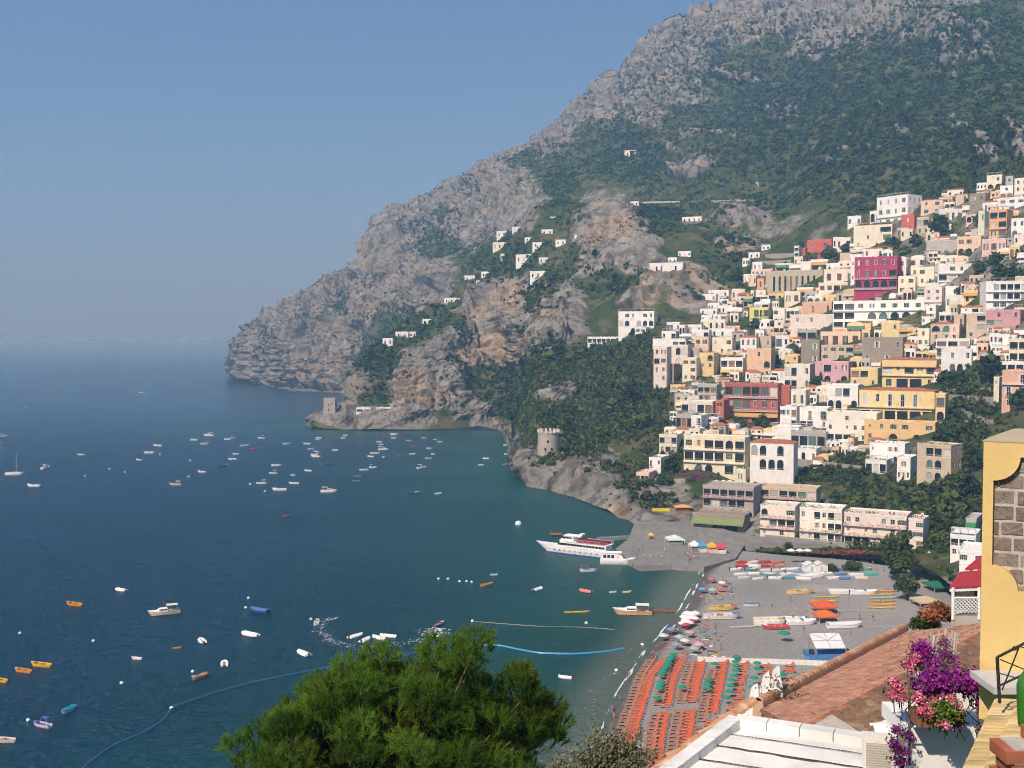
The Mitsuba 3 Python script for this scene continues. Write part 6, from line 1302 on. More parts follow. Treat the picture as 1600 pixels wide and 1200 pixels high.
for y0, (xa, xb), lab in [(953,(1155,1395),'upper'),(965,(1300,1395),'middle'),(978,(1310,1400),'lower')]:
    a, b = on_beach(xa, y0), on_beach(xb, y0 + 2); d = math.degrees(math.atan2(b[1] - a[1], b[0] - a[0])); L = np.linalg.norm(b - a)
    k = thing('boardwalk', f'thin pale wooden walkway crossing the beach, {lab} one', 'boardwalk'); m = MB(); n = 14
    for i in range(n):
        q = a + (b - a)*i/n; q[2] = shore_z(q) + .12; m.box(0, L/n*.99, -.35, .35, -.05, .05, M=place(*q, d))
    scene[k] = m.ply('matt', [.36,.34,.31]); labels[k]['kind'] = 'thing'
for i, x in enumerate((1266, 1281)):
    p = on_beach(x, 893); k = thing('beach_cabin', f'white gabled bathing cabin, {["left", "right"][i]} one of two at the back of the beach', 'cabin'); M = TW(place(*p, 4))
    part(k, 'wall', {**MB().add([[-2.2, -2, 0], [2.2, -2, 0], [2.2, 2, 0], [-2.2, 2, 0], [-2.2, -2, 2.6], [2.2, -2, 2.6], [2.2, 2, 2.6], [-2.2, 2, 2.6], [0, -2, 3.5], [0, 2, 3.5]], [[0, 1, 5], [0, 5, 4], [4, 5, 8], [1, 2, 6], [1, 6, 5], [2, 3, 7], [2, 7, 6], [6, 7, 9], [3, 0, 4], [3, 4, 7]]).ply('plaster', COL['white']), 'to_world': M})
    part(k, 'roof', {**MB().add([[-2.5, -2.3, 2.5], [0, -2.3, 3.55], [0, 2.3, 3.55], [-2.5, 2.3, 2.5], [2.5, -2.3, 2.5], [2.5, 2.3, 2.5]], [[0, 1, 2], [0, 2, 3], [1, 4, 5], [1, 5, 2]]).ply('plaster', [.66,.67,.64]), 'to_world': M})
    part(k, 'door', {**MB().box(-.5, .5, -2.06, -1.98, 0, 2.1).ply('matt', [.5,.52,.5]), 'to_world': M})
# canopies and banner on the cliff
p = land_at(1067, 800); k = thing('hut', 'wooden hut with an orange canvas roof on the rocks', 'hut'); M = TW(place(*p, 8))
part(k, 'wall', {**MB().box(-2.8, 2.8, -1.5, 2.5, -3, 2.4).ply('matt', [.32,.17,.08]), 'to_world': M}); part(k, 'roof', {**MB().add([[-4.2, -2.6, 2.4], [4.2, -2.6, 2.4], [4.2, 3, 2.6], [-4.2, 3, 2.6], [0, 0, 3.7]], [[0, 1, 4], [1, 2, 4], [2, 3, 4], [3, 0, 4], [0, 2, 1], [0, 3, 2]]).ply('matt', [.62,.34,.10]), 'to_world': M})
p = land_at(1032, 800); k = thing('banner', 'long yellow banner slanting down the rocks above the quay', 'banner'); scene[k] = MB().box(-4.2, 4.2, -.15, .15, 0, 1.5, M=place(p[0], p[1] - 1.5, p[2] + .5, -8)).ply('matt', [.66,.50,.04])
# umbrellas of the terrace cafes
for i, (x, y) in enumerate([(1117,752),(1128,752),(1138,752),(1148,753),(1160,754),(1250,764),(1262,764),(1236,868),(1250,868),(1262,868),(1310,800),(1322,800)]):
    p = land_at(x, y + 6, 3) if y < 860 else on_z(x, y, 4.6); parasol(p + np.array([0, -4, .6]) if y < 860 else p, f'white café parasol on {"the flower bordered terrace" if y < 760 else "the hotel terrace" if y < 790 else "the garden terrace" if y < 860 else "the wall above the boats"}', [.74,.73,.69], 1.6, 2.6, group=f'white café parasols {y//40}')
# ------------------------------------------------------------------ the near hillside under the terrace, and what stands on it
_hx, _hy = np.meshgrid(np.linspace(-70, 190, 90), np.linspace(-30, 150, 80), indexing='ij')
_hz = 68 - 0.56*_hy + 0.16*np.maximum(0, _hx - 8) - 0.35*np.maximum(0, -_hx - 12) + 2.2*(meshkit.fbm(np.stack([_hx*.06, _hy*.06, 0*_hx], -1), 3, 6) - .5)
structure('hillside', mikit.ply((np.stack([_hx, _hy, np.maximum(_hz, -4)], -1).reshape(-1, 3), grid_faces(90, 80)), 'limestone', True, uv=np.full((90*80, 2), .25)))
rf = np.random.default_rng(91)
# the stone pine: limbs, and needle tufts in many clumps over a dome
def needle_pine():
    k = thing('pine_tree', 'large dark green stone pine in front of the sea at the bottom of the picture', 'pine tree')
    c = at(618, 1276, 33.0); R = np.array([4.62, 4.5, 4.72])
    base = c + [0.5, 1.0, -13]
    limbs = MB().tube([base, c + [.3, .4, -6], c + [0, 0, -2.2]], [.42, .34, .22], 9)
    heads = []
    while len(heads) < 250:
        d = rf.normal(size=3); d /= np.linalg.norm(d)
        if d[2] < -.25: continue
        r = rf.uniform(.80, 1.0) if len(heads) < 205 else rf.uniform(.45, .75)
        p = c + d*R*r
        if any(np.linalg.norm(p - q) < .55 for q, _ in heads): continue
        heads.append((p, d))
    for px, py, Y in [(742,1016,32.6),(730,1032,32.0),(722,1048,31.6),(858,1118,32.8),(846,1138,32.4),(832,1102,32.5),(828,1124,32.2),(836,1158,32.4),(852,1162,32.5),(818,1148,32),(812,1090,32.2),(862,1142,32.6),(375,1180,32.8),(810,1064,32.6),(690,1024,32.3)]:
        p = at(px, py, Y); heads.append((p, np.array([0, -.2, 1.0])))
    for p, d in heads: limbs.tube([c + [0, 0, -2.2], c + (p - c)*.5 + [0, 0, -.5], p - [0, 0, .15]], [.10, .045, .015], 5)
    part(k, 'trunk', limbs.ply('matt', [.20,.15,.11]))
    V, U = [], []
    for p, d in heads:
        nt = int(rf.integers(36, 48)); rc_ = rf.uniform(.42, .62)
        u = rf.normal(size=(nt, 3)); u[:, 2] = np.abs(u[:, 2])*1.1 - .25; u /= np.linalg.norm(u, axis=1, keepdims=True)
        base_ = p + u*rc_*rf.uniform(.7, 1.0, (nt, 1))*[1, 1, .8]
        ax = u*.55 + [0, 0, .75] + .25*rf.normal(size=(nt, 3)); ax /= np.linalg.norm(ax, axis=1, keepdims=True)
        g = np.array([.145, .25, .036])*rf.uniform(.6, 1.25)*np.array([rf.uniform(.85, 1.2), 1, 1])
        nn = 32
        B = np.repeat(base_, nn, 0); A = np.repeat(ax, nn, 0)
        s = rf.uniform(0, .30, (len(B), 1)); st = B + A*s
        n = A*rf.uniform(.7, 1.2, (len(B), 1)) + .40*rf.normal(size=B.shape); n /= np.linalg.norm(n, axis=1, keepdims=True)
        ln = rf.uniform(.18, .30, (len(B), 1)); w = np.cross(n, rf.normal(size=B.shape)); w /= np.linalg.norm(w, axis=1, keepdims=True); w *= .013
        V.append(np.stack([st - w, st + w, st + n*ln], 1).reshape(-1, 3)); U.append(col_uv(np.repeat(g[None]*rf.uniform(.85, 1.15, (nt, 1)), nn, 0).repeat(3, 0), len(B)*3))
    V = np.vstack(V); F = np.arange(len(V)).reshape(-1, 3)
    part(k, 'crown', mikit.ply((V, F), 'needles', False, uv=np.vstack(U)))
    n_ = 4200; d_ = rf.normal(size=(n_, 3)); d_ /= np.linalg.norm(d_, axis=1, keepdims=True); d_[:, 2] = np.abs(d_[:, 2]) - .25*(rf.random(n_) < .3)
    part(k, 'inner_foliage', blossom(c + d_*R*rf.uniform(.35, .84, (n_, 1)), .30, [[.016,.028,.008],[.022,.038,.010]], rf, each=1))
    # a few cones and bare twigs
    for p, d in heads[3:60:6]:
        m = trimesh.creation.icosphere(1, .055); m.apply_scale([1, 1, 1.3]); m.apply_translation(p + d*.42 + [0, 0, .12]); part(k, 'cone', cply(m, [.20,.14,.08], 'matt'))
needle_pine()
def olive(label, px, py, Y, r, n, seed, c=(.16,.17,.10)):
    q = np.random.default_rng(seed); k = thing('olive_tree', label, 'olive tree'); p = at(px, py, Y)
    tw = MB(); P = []
    for _ in range(60):
        d = q.normal(size=3); d[2] = abs(d[2]) + .5; d /= np.linalg.norm(d); e = p + d*r*q.uniform(.6, 1.15); tw.tube([p - [0, 0, r*.7], p + (e - p)*.5, e], [.03, .015, .006], 4); P.append(p + (e - p)*q.uniform(.35, 1.0, (n//60, 1)) + q.normal(0, .07, (n//60, 3)))
    tw.tube([p - [0, 0, 9], p - [0, 0, r*.6]], [.2, .1], 6)
    part(k, 'trunk', tw.ply('matt', [.2,.18,.15])); part(k, 'crown', blossom(np.vstack(P), .075, [list(c), [c[0]*.7, c[1]*.75, c[2]*.6], [c[0]*1.3, c[1]*1.25, c[2]*1.3]], q, each=2))
olive('pale grey green bush cut by the bottom edge beside the sunbeds', 955, 1218, 24, 1.15, 2600, 3)
olive('sparse grey leaved twig bush right of the stone pine base', 878, 1235, 27, .8, 900, 4)

# ------------------------------------------------------------------ yellow wall with the walled niche of tuff blocks
YW = 10.0
wl = at(1537, 690, YW); mpp_ = YW/FOC
_v = wl[:2]/np.linalg.norm(wl[:2]); _r = np.array([_v[1], -_v[0]]); psi_ = math.radians(7)
MW = np.eye(4); MW[:2, 0] = _r*math.cos(psi_) - _v*math.sin(psi_); MW[:2, 1] = _v*math.cos(psi_) + _r*math.sin(psi_); MW[:3, 3] = wl
k = thing('garden_wall', 'yellow plastered wall with a niche of grey brown stone blocks at the right edge', 'wall')
nx0, nx1, nz0, nz1, nr = 15*mpp_, 130*mpp_, -232*mpp_, -22*mpp_, 38*mpp_
t_ = np.linspace(0, np.pi/2, 12)
def corner(cx, cz, a0): return [(cx + nr*math.cos(a0 + s), cz + nr*math.sin(a0 + s)) for s in t_]
niche = corner(nx0, nz1, -np.pi/2)[::1] and ([(nx0 + nr*math.cos(a), nz1 + nr*math.sin(a)) for a in np.linspace(0, -np.pi/2, 12)] + [(nx0 + nr*math.cos(a), nz0 + nr*math.sin(a)) for a in np.linspace(np.pi/2, 0, 12)] + [(nx1 - nr*math.cos(a), nz0 + nr*math.sin(a)) for a in np.linspace(0, np.pi/2, 12)] + [(nx1 - nr*math.cos(a), nz1 - nr*math.sin(a)) for a in np.linspace(np.pi/2, 0, 12)])
wp = shapely.Polygon([(0, -440*mpp_), (170*mpp_, -440*mpp_), (170*mpp_, 0), (0, 0)], [niche])
m = trimesh.creation.extrude_polygon(wp, .10, engine='earcut'); v = np.asarray(m.vertices)
wall = MB().add(np.stack([v[:, 0], .10 - v[:, 2], v[:, 1]], -1) @ MW[:3, :3].T + MW[:3, 3], np.asarray(m.faces)[:, ::-1])
wall.box(0, 170*mpp_, .102, .55, -440*mpp_, -.001, M=MW)
def f_yellow(p, n, uv):
    return mi.Color3f(.67, .49, .205)*(0.93 + 0.10*fbm(p.x*3, p.y*3, p.z*2.2, 3))*(0.97 + 0.05*noise(p.x*70, p.y*70, p.z*70))
scene['yellow_plaster'] = {'type': 'bumpmap', 'arbitrary': mikit.proc(lambda p, n, uv: fbm(p.x*38, p.y*38, p.z*38, 2), eps=.003), 'scale': .004, 'bsdf': two({'type': 'diffuse', 'reflectance': mikit.proc(f_yellow)})}
part(k, 'plaster', wall.ply('yellow_plaster'))
part(k, 'capping', MB().add(np.array([[-.01, -.012, 0.002], [172*mpp_, -.012, 0.002], [172*mpp_, .56, 0.002], [-.01, .56, .002], [-.01, -.012, .012], [172*mpp_, -.012, .012], [172*mpp_, .56, .10], [.2, .56, .09]]) @ MW[:3, :3].T + MW[:3, 3], [[0, 1, 5], [0, 5, 4], [4, 5, 6], [4, 6, 7], [3, 0, 4], [3, 4, 7], [1, 2, 6], [1, 6, 5], [2, 3, 7], [2, 7, 6]]).ply('plaster', [.42,.36,.26]))
def f_mortar(p, n, uv): return mi.Color3f(.46, .43, .38)*(.7 + .5*fbm(p.x*22, p.y*22, p.z*22, 3))
def f_tuff(p, n, uv): return uv_col(uv)*(.55 + .8*fbm(p.x*34, p.y*34, p.z*34, 3))*(1 - .5*smoothstep(.66, .74, noise(p.x*90, p.y*90, p.z*90)))
scene['mortar'] = two({'type': 'diffuse', 'reflectance': mikit.proc(f_mortar)}); scene['tuff'] = two({'type': 'diffuse', 'reflectance': mikit.proc(f_tuff)})
npoly = shapely.Polygon(niche).buffer(-.004)
part(k, 'mortar', MB().box(nx0 - .01, nx1 + .01, .078, .098, nz0 - .01, nz1 + .01, M=MW).ply('mortar'))
row = 0; z = nz1 - .035; hgt = 24.6*mpp_
while z > nz0:
    x = nx0 - [.02, .16, .07][row % 3]
    while x < nx1:
        w = rf.uniform(.17, .27) if rf.random() > .2 else rf.uniform(.09, .14)
        b = shapely.box(x, z - hgt + rf.uniform(.028, .036), x + w - rf.uniform(.022, .036), z).intersection(npoly)
        if not b.is_empty and b.geom_type == 'Polygon' and b.area > .0012:
            b = b.buffer(-.007).buffer(.007) if b.buffer(-.007).geom_type == 'Polygon' and not b.buffer(-.007).is_empty else b
            bm = trimesh.creation.extrude_polygon(b.simplify(.002), .05, engine='earcut'); q = np.asarray(bm.vertices); pr = rf.uniform(.056, .066)
            q = np.stack([q[:, 0] + rf.uniform(-.003, .003, len(q)), pr + .05 - q[:, 2] + rf.uniform(-.004, .004, len(q)), q[:, 1] + rf.uniform(-.003, .003, len(q))], -1)
            cc = np.array([[.25,.205,.17],[.29,.24,.20],[.23,.19,.16],[.32,.28,.24]])[rf.integers(0, 4)]*rf.uniform(.85, 1.15)
            part(k, 'brick', mikit.ply((q @ MW[:3, :3].T + MW[:3, 3], np.asarray(bm.faces)[:, ::-1]), 'tuff', False, uv=col_uv(cc, len(q))))
        x += w
    z -= hgt; row += 1

# ------------------------------------------------------------------ tiled roofs below the terrace
def f_terra(p, n, uv):
    """fired clay, paler and darker from tile to tile, with lichen"""
    g = fbm(p.x*5, p.y*5, p.z*5, 3)
    l = smoothstep(.60, .74, fbm(p.x*2.3 + 4, p.y*2.3, p.z*2.3, 3))
    return uv_col(uv)*(.70 + .55*g)*(1 - .35*l) + l*mi.Color3f(.10, .09, .06)*.35
scene['terracotta'] = two({'type': 'diffuse', 'reflectance': mikit.proc(f_terra)})
def barrel(L, r0, r1, n=6, up=True, cap=False):
    """one half-round tile lying along +x, wider at x = 0"""
    a = np.linspace(0, np.pi, n); V = []
    for x, r in ((0, r0), (L, r1)):
        V += [[x, -r*math.cos(s), r*math.sin(s)*(.85 if up else -.85)] for s in a]
        V += [[x, -(r - .018)*math.cos(s), (r - .018)*math.sin(s)*(.85 if up else -.85)] for s in a]
    f = []
    for o in (0, n): f += [[o + i, o + 2*n + i, o + 2*n + i + 1] for i in range(n - 1)] + [[o + i, o + 2*n + i + 1, o + i + 1] for i in range(n - 1)]
    for o in (0, 2*n): f += [[o + i, o + i + 1, o + n + i + 1] for i in range(n - 1)] + [[o + i, o + n + i + 1, o + n + i] for i in range(n - 1)]
    if cap: f += [[0, i + 1, i] for i in range(1, n - 1)]
    return np.array(V), np.array(f)
def frame(o, x, up):
    x = x/np.linalg.norm(x); y = np.cross(up, x); y /= np.linalg.norm(y); z = np.cross(x, y)
    M = np.eye(4); M[:3, 0], M[:3, 1], M[:3, 2], M[:3, 3] = x, y, z, o
    return M
CLAY = np.array([[.36,.155,.095],[.41,.19,.12],[.33,.16,.11],[.44,.235,.16],[.38,.17,.10]])
CL_ = [mikit.ply(barrel(.42, .11, .085), 'terracotta', False, uv=col_uv(c, 24)) for c in CLAY]
BROWN = np.array([[.24,.155,.105],[.28,.18,.12],[.21,.14,.10],[.33,.23,.16],[.26,.15,.10]])
BR_ = [mikit.ply(barrel(.42, .11, .085, cap=True), 'terracotta', False, uv=col_uv(c, 24)) for c in BROWN]
# the orange roof: many small courses, past picking apart at this distance
A_, B_, F_, C_ = at(1192, 1112, 20.5), at(1416, 991, 30.5), at(1252, 1150, 18.0), at(1575, 972, 26.5)
k = thing('orange_tiled_roof', 'long orange clay tiled roof sloping past the beach in the lower right', 'roof')
def roof_sheet(P00, P01, P10, P11, nu, nv, clay, seed, r=.12):
    """courses of half-round tiles over a ruled surface; u across, v along the slope; returns one mesh"""
    q = np.random.default_rng(seed); V, F, U, n = [], [], [], 0
    for i in range(nu):
        a0, a1 = P00 + (P10 - P00)*(i + .5)/nu, P01 + (P11 - P01)*(i + .5)/nu
        wd = np.linalg.norm(P10 - P00)/nu*(.5 + .5*np.linalg.norm(P11 - P01)/np.linalg.norm(P10 - P00))
        for j in range(nv):
            o, e = a0 + (a1 - a0)*j/nv, a0 + (a1 - a0)*(j + 1.12)/nv
            L = np.linalg.norm(e - o); bv, bf = barrel(L, wd*.56, wd*.44, 5)
            nrm = np.cross(P01 - P00, P10 - P00); nrm = nrm if nrm[2] > 0 else -nrm
            M = frame(o + [0, 0, q.uniform(-.004, .006)], e - o + q.normal(0, .006, 3), nrm/np.linalg.norm(nrm))
            V.append(bv @ M[:3, :3].T + M[:3, 3]); F.append(bf + n); n += len(bv); U.append(col_uv(clay[q.integers(0, len(clay))]*q.uniform(.85, 1.12), len(bv)))
    return mikit.ply((np.vstack(V), np.vstack(F)), 'terracotta', False, uv=np.vstack(U))
ORC = np.array([[.46,.25,.18],[.49,.275,.20],[.44,.24,.175],[.48,.285,.21]])
part(k, 'tile_courses', roof_sheet(A_, B_, F_, C_, 20, 34, ORC, 1)); labels[k + '__tile_courses'] = {'kind': 'stuff'}
dn = np.array([0, 0, .1])
part(k, 'roof_bed', MB().add([A_ - dn, B_ - dn, C_ - dn, F_ - dn, A_ - [0, 0, 9], B_ - [0, 0, 9], C_ - [0, 0, 9], F_ - [0, 0, 9]], [[0, 1, 2], [0, 2, 3], [0, 4, 5], [0, 5, 1], [1, 5, 6], [1, 6, 2], [2, 6, 7], [2, 7, 3], [3, 7, 4], [3, 4, 0]]).ply('plaster', [.55,.42,.30]))
# raised verge of paler tiles along its seaward edge
VA, VB = at(1176, 1106, 20.6), at(1408, 985, 30.6); nv_ = 46
part(k, 'verge_wall', MB().add([VA - [0, 0, 4], VB - [0, 0, 4], VB + [0, 0, .12], VA + [0, 0, .12], VA + [.2, 0, -4], VB + [.2, 0, -4], VB + [.2, 0, .12], VA + [.2, 0, .12]], [[0, 1, 2], [0, 2, 3], [3, 2, 6], [3, 6, 7], [5, 4, 7], [5, 7, 6], [4, 0, 3], [4, 3, 7]]).ply('plaster', [.60,.44,.30]))
for i in range(nv_):
    o = VA + (VB - VA)*i/nv_ + [.10, 0, .12]; M = frame(o, (VB - VA) + rf.normal(0, .25, 3), np.array([0, 0, 1.]))
    part(k, 'verge_tile', {**mikit.ply(barrel(.36, .10, .08), 'terracotta', False, uv=col_uv(np.array([[.52,.30,.19],[.56,.36,.25],[.47,.24,.15]])[rf.integers(0, 3)], 24)), 'to_world': TW(M)})
# the nearer brown roof, tile by tile
U0, U1, L0, L1 = at(1262, 1146, 17.2), at(1560, 985, 23.0), at(1350, 1212, 14.6), at(1600, 1090, 17.2)
k = thing('brown_tiled_roof', 'weathered brown barrel tiled roof below the flowered balcony', 'roof')
nrm = np.cross(U1 - U0, L0 - U0); nrm = nrm if nrm[2] > 0 else -nrm; nrm /= np.linalg.norm(nrm)
part(k, 'roof_bed', MB().add([U0 - nrm*.05, U1 - nrm*.05, L1 - nrm*.05, L0 - nrm*.05, U0 - [0, 0, 6], U1 - [0, 0, 6], L1 - [0, 0, 6], L0 - [0, 0, 6]], [[0, 1, 2], [0, 2, 3], [0, 4, 5], [0, 5, 1], [1, 5, 6], [1, 6, 2], [2, 6, 7], [2, 7, 3], [3, 7, 4], [3, 4, 0]]).ply('terracotta', [.13,.09,.07]))
ncol, nrow = 30, 9
for i in range(ncol):
    a, b = U0 + (U1 - U0)*(i + .5)/ncol, L0 + (L1 - L0)*(i + .5)/ncol; wd = np.linalg.norm(U1 - U0)/ncol
    for j in range(nrow):
        o, e = b + (a - b)*j/nrow, b + (a - b)*(j + 1.15)/nrow
        if j == nrow - 1: e = b + (a - b)*1.0
        M = frame(o + nrm*(.02 + rf.uniform(-.012, .02)), e - o + rf.normal(0, .03, 3), nrm) @ np.diag([np.linalg.norm(e - o)/.42, wd*.5/.11, wd*.5/.11, 1])
        part(k, 'tile', {**BR_[int(rf.integers(0, 5))], 'to_world': TW(M)})
nr_ = 36
for i in range(nr_):
    o = U0 + (U1 - U0)*i/nr_ + nrm*.06; M = frame(o, U1 - U0 + rf.normal(0, .06, 3), np.array([0, 0, 1.])) @ np.diag([np.linalg.norm(U1 - U0)/nr_*1.12/.42, .95, .9, 1])
    part(k, 'ridge_tile', {**[*CL_, *BR_][int(rf.integers(0, 10))], 'to_world': TW(M)})
# mortar hip at the foot of the orange roof
k = thing('chimney_hip', 'small grey rough cast roof hump where the tiled roofs meet', 'roof')
p0 = at(1262, 1150, 15.6); q = np.array([at(1238, 1152, 15.8), at(1300, 1116, 16.2), at(1352, 1150, 14.9), at(1352, 1185, 14.0), at(1215, 1165, 15.0)])
scene[k] = MB().add(np.vstack([q, q - [0, 0, 1.5]]), [[0, 2, 1], [0, 3, 2], [0, 4, 3], [0, 1, 6], [0, 6, 5], [1, 2, 7], [1, 7, 6], [2, 3, 8], [2, 8, 7], [3, 4, 9], [3, 9, 8], [4, 0, 5], [4, 5, 9]]).ply('mortar')

# ------------------------------------------------------------------ white flat roof with black joints
k = thing('white_flat_roof', 'white painted flat roof with black joints at the bottom edge', 'roof')
ZT = 79.0
def zt(px, py, z=ZT): return on_z(px, py, z)
lines = [((1166, 1134), (1356, 1160)), ((1142, 1149), (1356, 1181)), ((1117, 1166), (1356, 1203)), ((1088, 1187), (1356, 1228)), ((1050, 1214), (1356, 1262))]
part(k, 'slab', MB().mesh(prism([zt(*p)[:2] for p in [(1160, 1130), (1358, 1158), (1358, 1300), (1000, 1250)]], ZT - 5, ZT - .05)).ply('plaster', [.10,.095,.09]))
def f_white(p, n, uv): return mi.Color3f(.76, .755, .72)*(.80 + .22*smoothstep(.3, .6, fbm(p.x*1.3, p.y*1.3, 0.0, 4)))*(1 - .22*smoothstep(.62, .8, fbm(p.x*.9 + 3, p.y*5, 0.0, 3)))
scene['white_roof'] = two({'type': 'diffuse', 'reflectance': mikit.proc(f_white)})
for i in range(4):
    (a, b), (c, d) = lines[i], lines[i + 1]
    a, b, c, d = zt(*a)[:2], zt(*b)[:2], zt(*c)[:2], zt(*d)[:2]
    g = .05
    part(k, 'panel', MB().mesh(prism([a + (c - a)*g, b + (d - b)*g, d - (d - b)*g, c - (c - a)*g], ZT - .049, ZT + .012*(i % 2))).ply('white_roof'))
for i in range(1, 5):
    a, b = zt(*lines[i][0]), zt(*lines[i][1]); u = (b - a)/np.linalg.norm(b - a); w = np.array([-u[1], u[0], 0])*.014; n = 14
    t = np.linspace(0, 1, n); e = np.stack([a + (b - a)*s + w*rf.uniform(-.5, .5) for s in t]); ww = w[None]*rf.uniform(.6, 1.25, (n, 1))
    vv = np.concatenate([e - ww + [0, 0, .018], e + ww + [0, 0, .018]]); part(k, 'seam', MB().add(vv, [q for j in range(n - 1) for q in ([j, j + 1, n + j + 1], [j, n + j + 1, n + j])]).ply('matt', [.035,.033,.032]))
cop = [zt(1150, 1121, ZT + .1), zt(1358, 1152, ZT + .1)]
for i in range(4):
    a, b = cop[0] + (cop[1] - cop[0])*(i + .012)/4, cop[0] + (cop[1] - cop[0])*(i + .985)/4; u = (b - a)/np.linalg.norm(b - a); w = np.array([-u[1], u[0], 0])*.10
    part(k, 'coping', MB().mesh(prism([(a - w)[:2], (b - w)[:2], (b + w)[:2], (a + w)[:2]], ZT - .04, ZT + .12)).ply('white_roof'))
e0, e1 = zt(1150, 1121, ZT + .1), zt(1000, 1236, ZT + .1)
for i in range(6):
    a, b = e0 + (e1 - e0)*(i + .02)/6, e0 + (e1 - e0)*(i + .98)/6; u = (b - a)/np.linalg.norm(b - a); w = np.array([-u[1], u[0], 0])*.09
    part(k, 'coping', MB().mesh(prism([(a - w)[:2], (b - w)[:2], (b + w)[:2], (a + w)[:2]], ZT - .04, ZT + .12)).ply('white_roof'))
e0, e1 = zt(1178, 1096, ZT - .05), zt(985, 1240, ZT - .05)
for i in range(34):
    o = e0 + (e1 - e0)*i/34; M = frame(o, np.array([-1.0, -.55, -.25]) + rf.normal(0, .05, 3), np.array([0, 0, 1.]))
    part(k, 'edge_tile', {**mikit.ply(barrel(.34, .085, .07), 'terracotta', False, uv=col_uv(np.array([[.50,.30,.19],[.56,.38,.26],[.46,.24,.15]])[rf.integers(0, 3)], 24)), 'to_world': TW(M)})
# white sculpted parapet pieces above the roof corner, with dry plants
k = thing('parapet_ornament', 'white broken parapet with pointed pieces at the roof corner above the sunbeds', 'parapet')
for px, py, h in [(1178,1078,.7),(1196,1066,.9),(1212,1052,.75),(1166,1096,.55),(1190,1086,.5)]:
    p = at(px, py + 14, 21.5); part(k, 'finial', MB().add([p + [-.15, -.1, -.3], p + [.15, -.1, -.3], p + [.15, .1, -.3], p + [-.15, .1, -.3], p + [-.05, 0, h*.35], p + [.07, .03, h*.45]], [[0, 1, 5], [0, 5, 4], [1, 2, 5], [2, 3, 4], [2, 4, 5], [3, 0, 4]]).ply('plaster', COL['white']))
p = at(1222, 1078, 21.2); scene[thing('dry_bush', 'dry grey bush behind the white parapet pieces', 'bush')] = blossom(p + rf.normal(0, .2, (330, 3))*[1.1, .6, .8], .05, [[.18,.15,.11],[.10,.09,.07],[.13,.13,.08]], rf, each=1)

# ------------------------------------------------------------------ air conditioner, balcony, flowers
k = thing('air_conditioner', 'beige air conditioner unit standing beside the white flat roof', 'air conditioner')
p = on_z(1376, 1200, 79.05); Ma = place(*p, -14)
part(k, 'case', MB().box(-.20, .20, -.13, .17, 0, .36, M=Ma).ply('paint', [.66,.63,.55]))
gr = MB()
for z in np.linspace(.05, .31, 10): gr.box(-.165, .10, -.146, -.134, z, z + .012, M=Ma)
part(k, 'grille', gr.ply('paint', [.46,.44,.38])); part(k, 'grille_back', MB().box(-.17, .105, -.136, -.131, .04, .33, M=Ma).ply('matt', [.33,.31,.27]))
sheet_p = on_z(1392, 1150, 79.2)
k = thing('white_cover', 'crumpled white cloth cover behind the air conditioner', 'cover')
gxx, gyy = np.meshgrid(np.linspace(-.22, .22, 22), np.linspace(-.17, .17, 16), indexing='ij')
gz = .16 - 1.1*(gxx**2 + gyy**2) + .12*(meshkit.fbm(np.stack([gxx*7, gyy*7, 0*gxx], -1), 3, 2) - .5)
scene[k] = mikit.ply((np.stack([gxx, gyy, gz], -1).reshape(-1, 3) + sheet_p, grid_faces(22, 16)), 'plaster', True, uv=col_uv([.76,.76,.74], 352))
k = thing('balcony', 'white balcony with a dark iron railing crowded with flowers', 'balcony')
YB = 11.2
bl, br_ = at(1426, 1136, YB), at(1566, 1136, YB)
part(k, 'front_wall', MB().box(bl[0], br_[0], bl[1], bl[1] + .25, bl[2] - 2.2, bl[2] - .16).ply('white_roof'))
part(k, 'slab', MB().box(bl[0] - .05, br_[0], bl[1] - .04, bl[1] + .8, bl[2] - .157, bl[2]).ply('white_roof'))
part(k, 'step', MB().box(bl[0] + .5, br_[0] + .3, bl[1] + .55, bl[1] + 1.3, bl[2] + .003, bl[2] + .17).ply('white_roof'))
rail = [at(1421, 1056, 11.15), at(1500, 1073, 11.0), at(1544, 1090, 10.7)]
part(k, 'railing', MB().tube(rail, .013, 6).tube([r - [0, 0, .34] for r in rail], .008, 6).ply('paint', [.13,.11,.09]))
for px, y0, y1, Y in [(1421,1056,1196,11.15),(1527,1080,1176,10.85),(1545,1088,1140,10.7)]: part(k, 'post', MB().tube([at(px, y0, Y), at(px, y1, Y)], .014 if px < 1500 else .011, 6).ply('paint', [.13,.11,.09]))
for i in range(9):
    a = rail[0] + (rail[2] - rail[0])*(i + .5)/9; s = (-1)**i*.08
    part(k, 'bar', MB().tube([a - [0, 0, .01], a + [s, 0, -.17], a + [-s, 0, -.34], a - [0, 0, .50]], .007, 5).ply('iron'))
k = thing('planter', 'long brown flower box hanging on the balcony railing', 'planter'); pl_ = at(1462, 1128, 10.95)
scene[k] = MB().box(pl_[0] - .22, pl_[0] + .26, pl_[1] - .1, pl_[1] + .1, pl_[2] - .02, pl_[2] + .13).ply('matt', [.22,.11,.07])
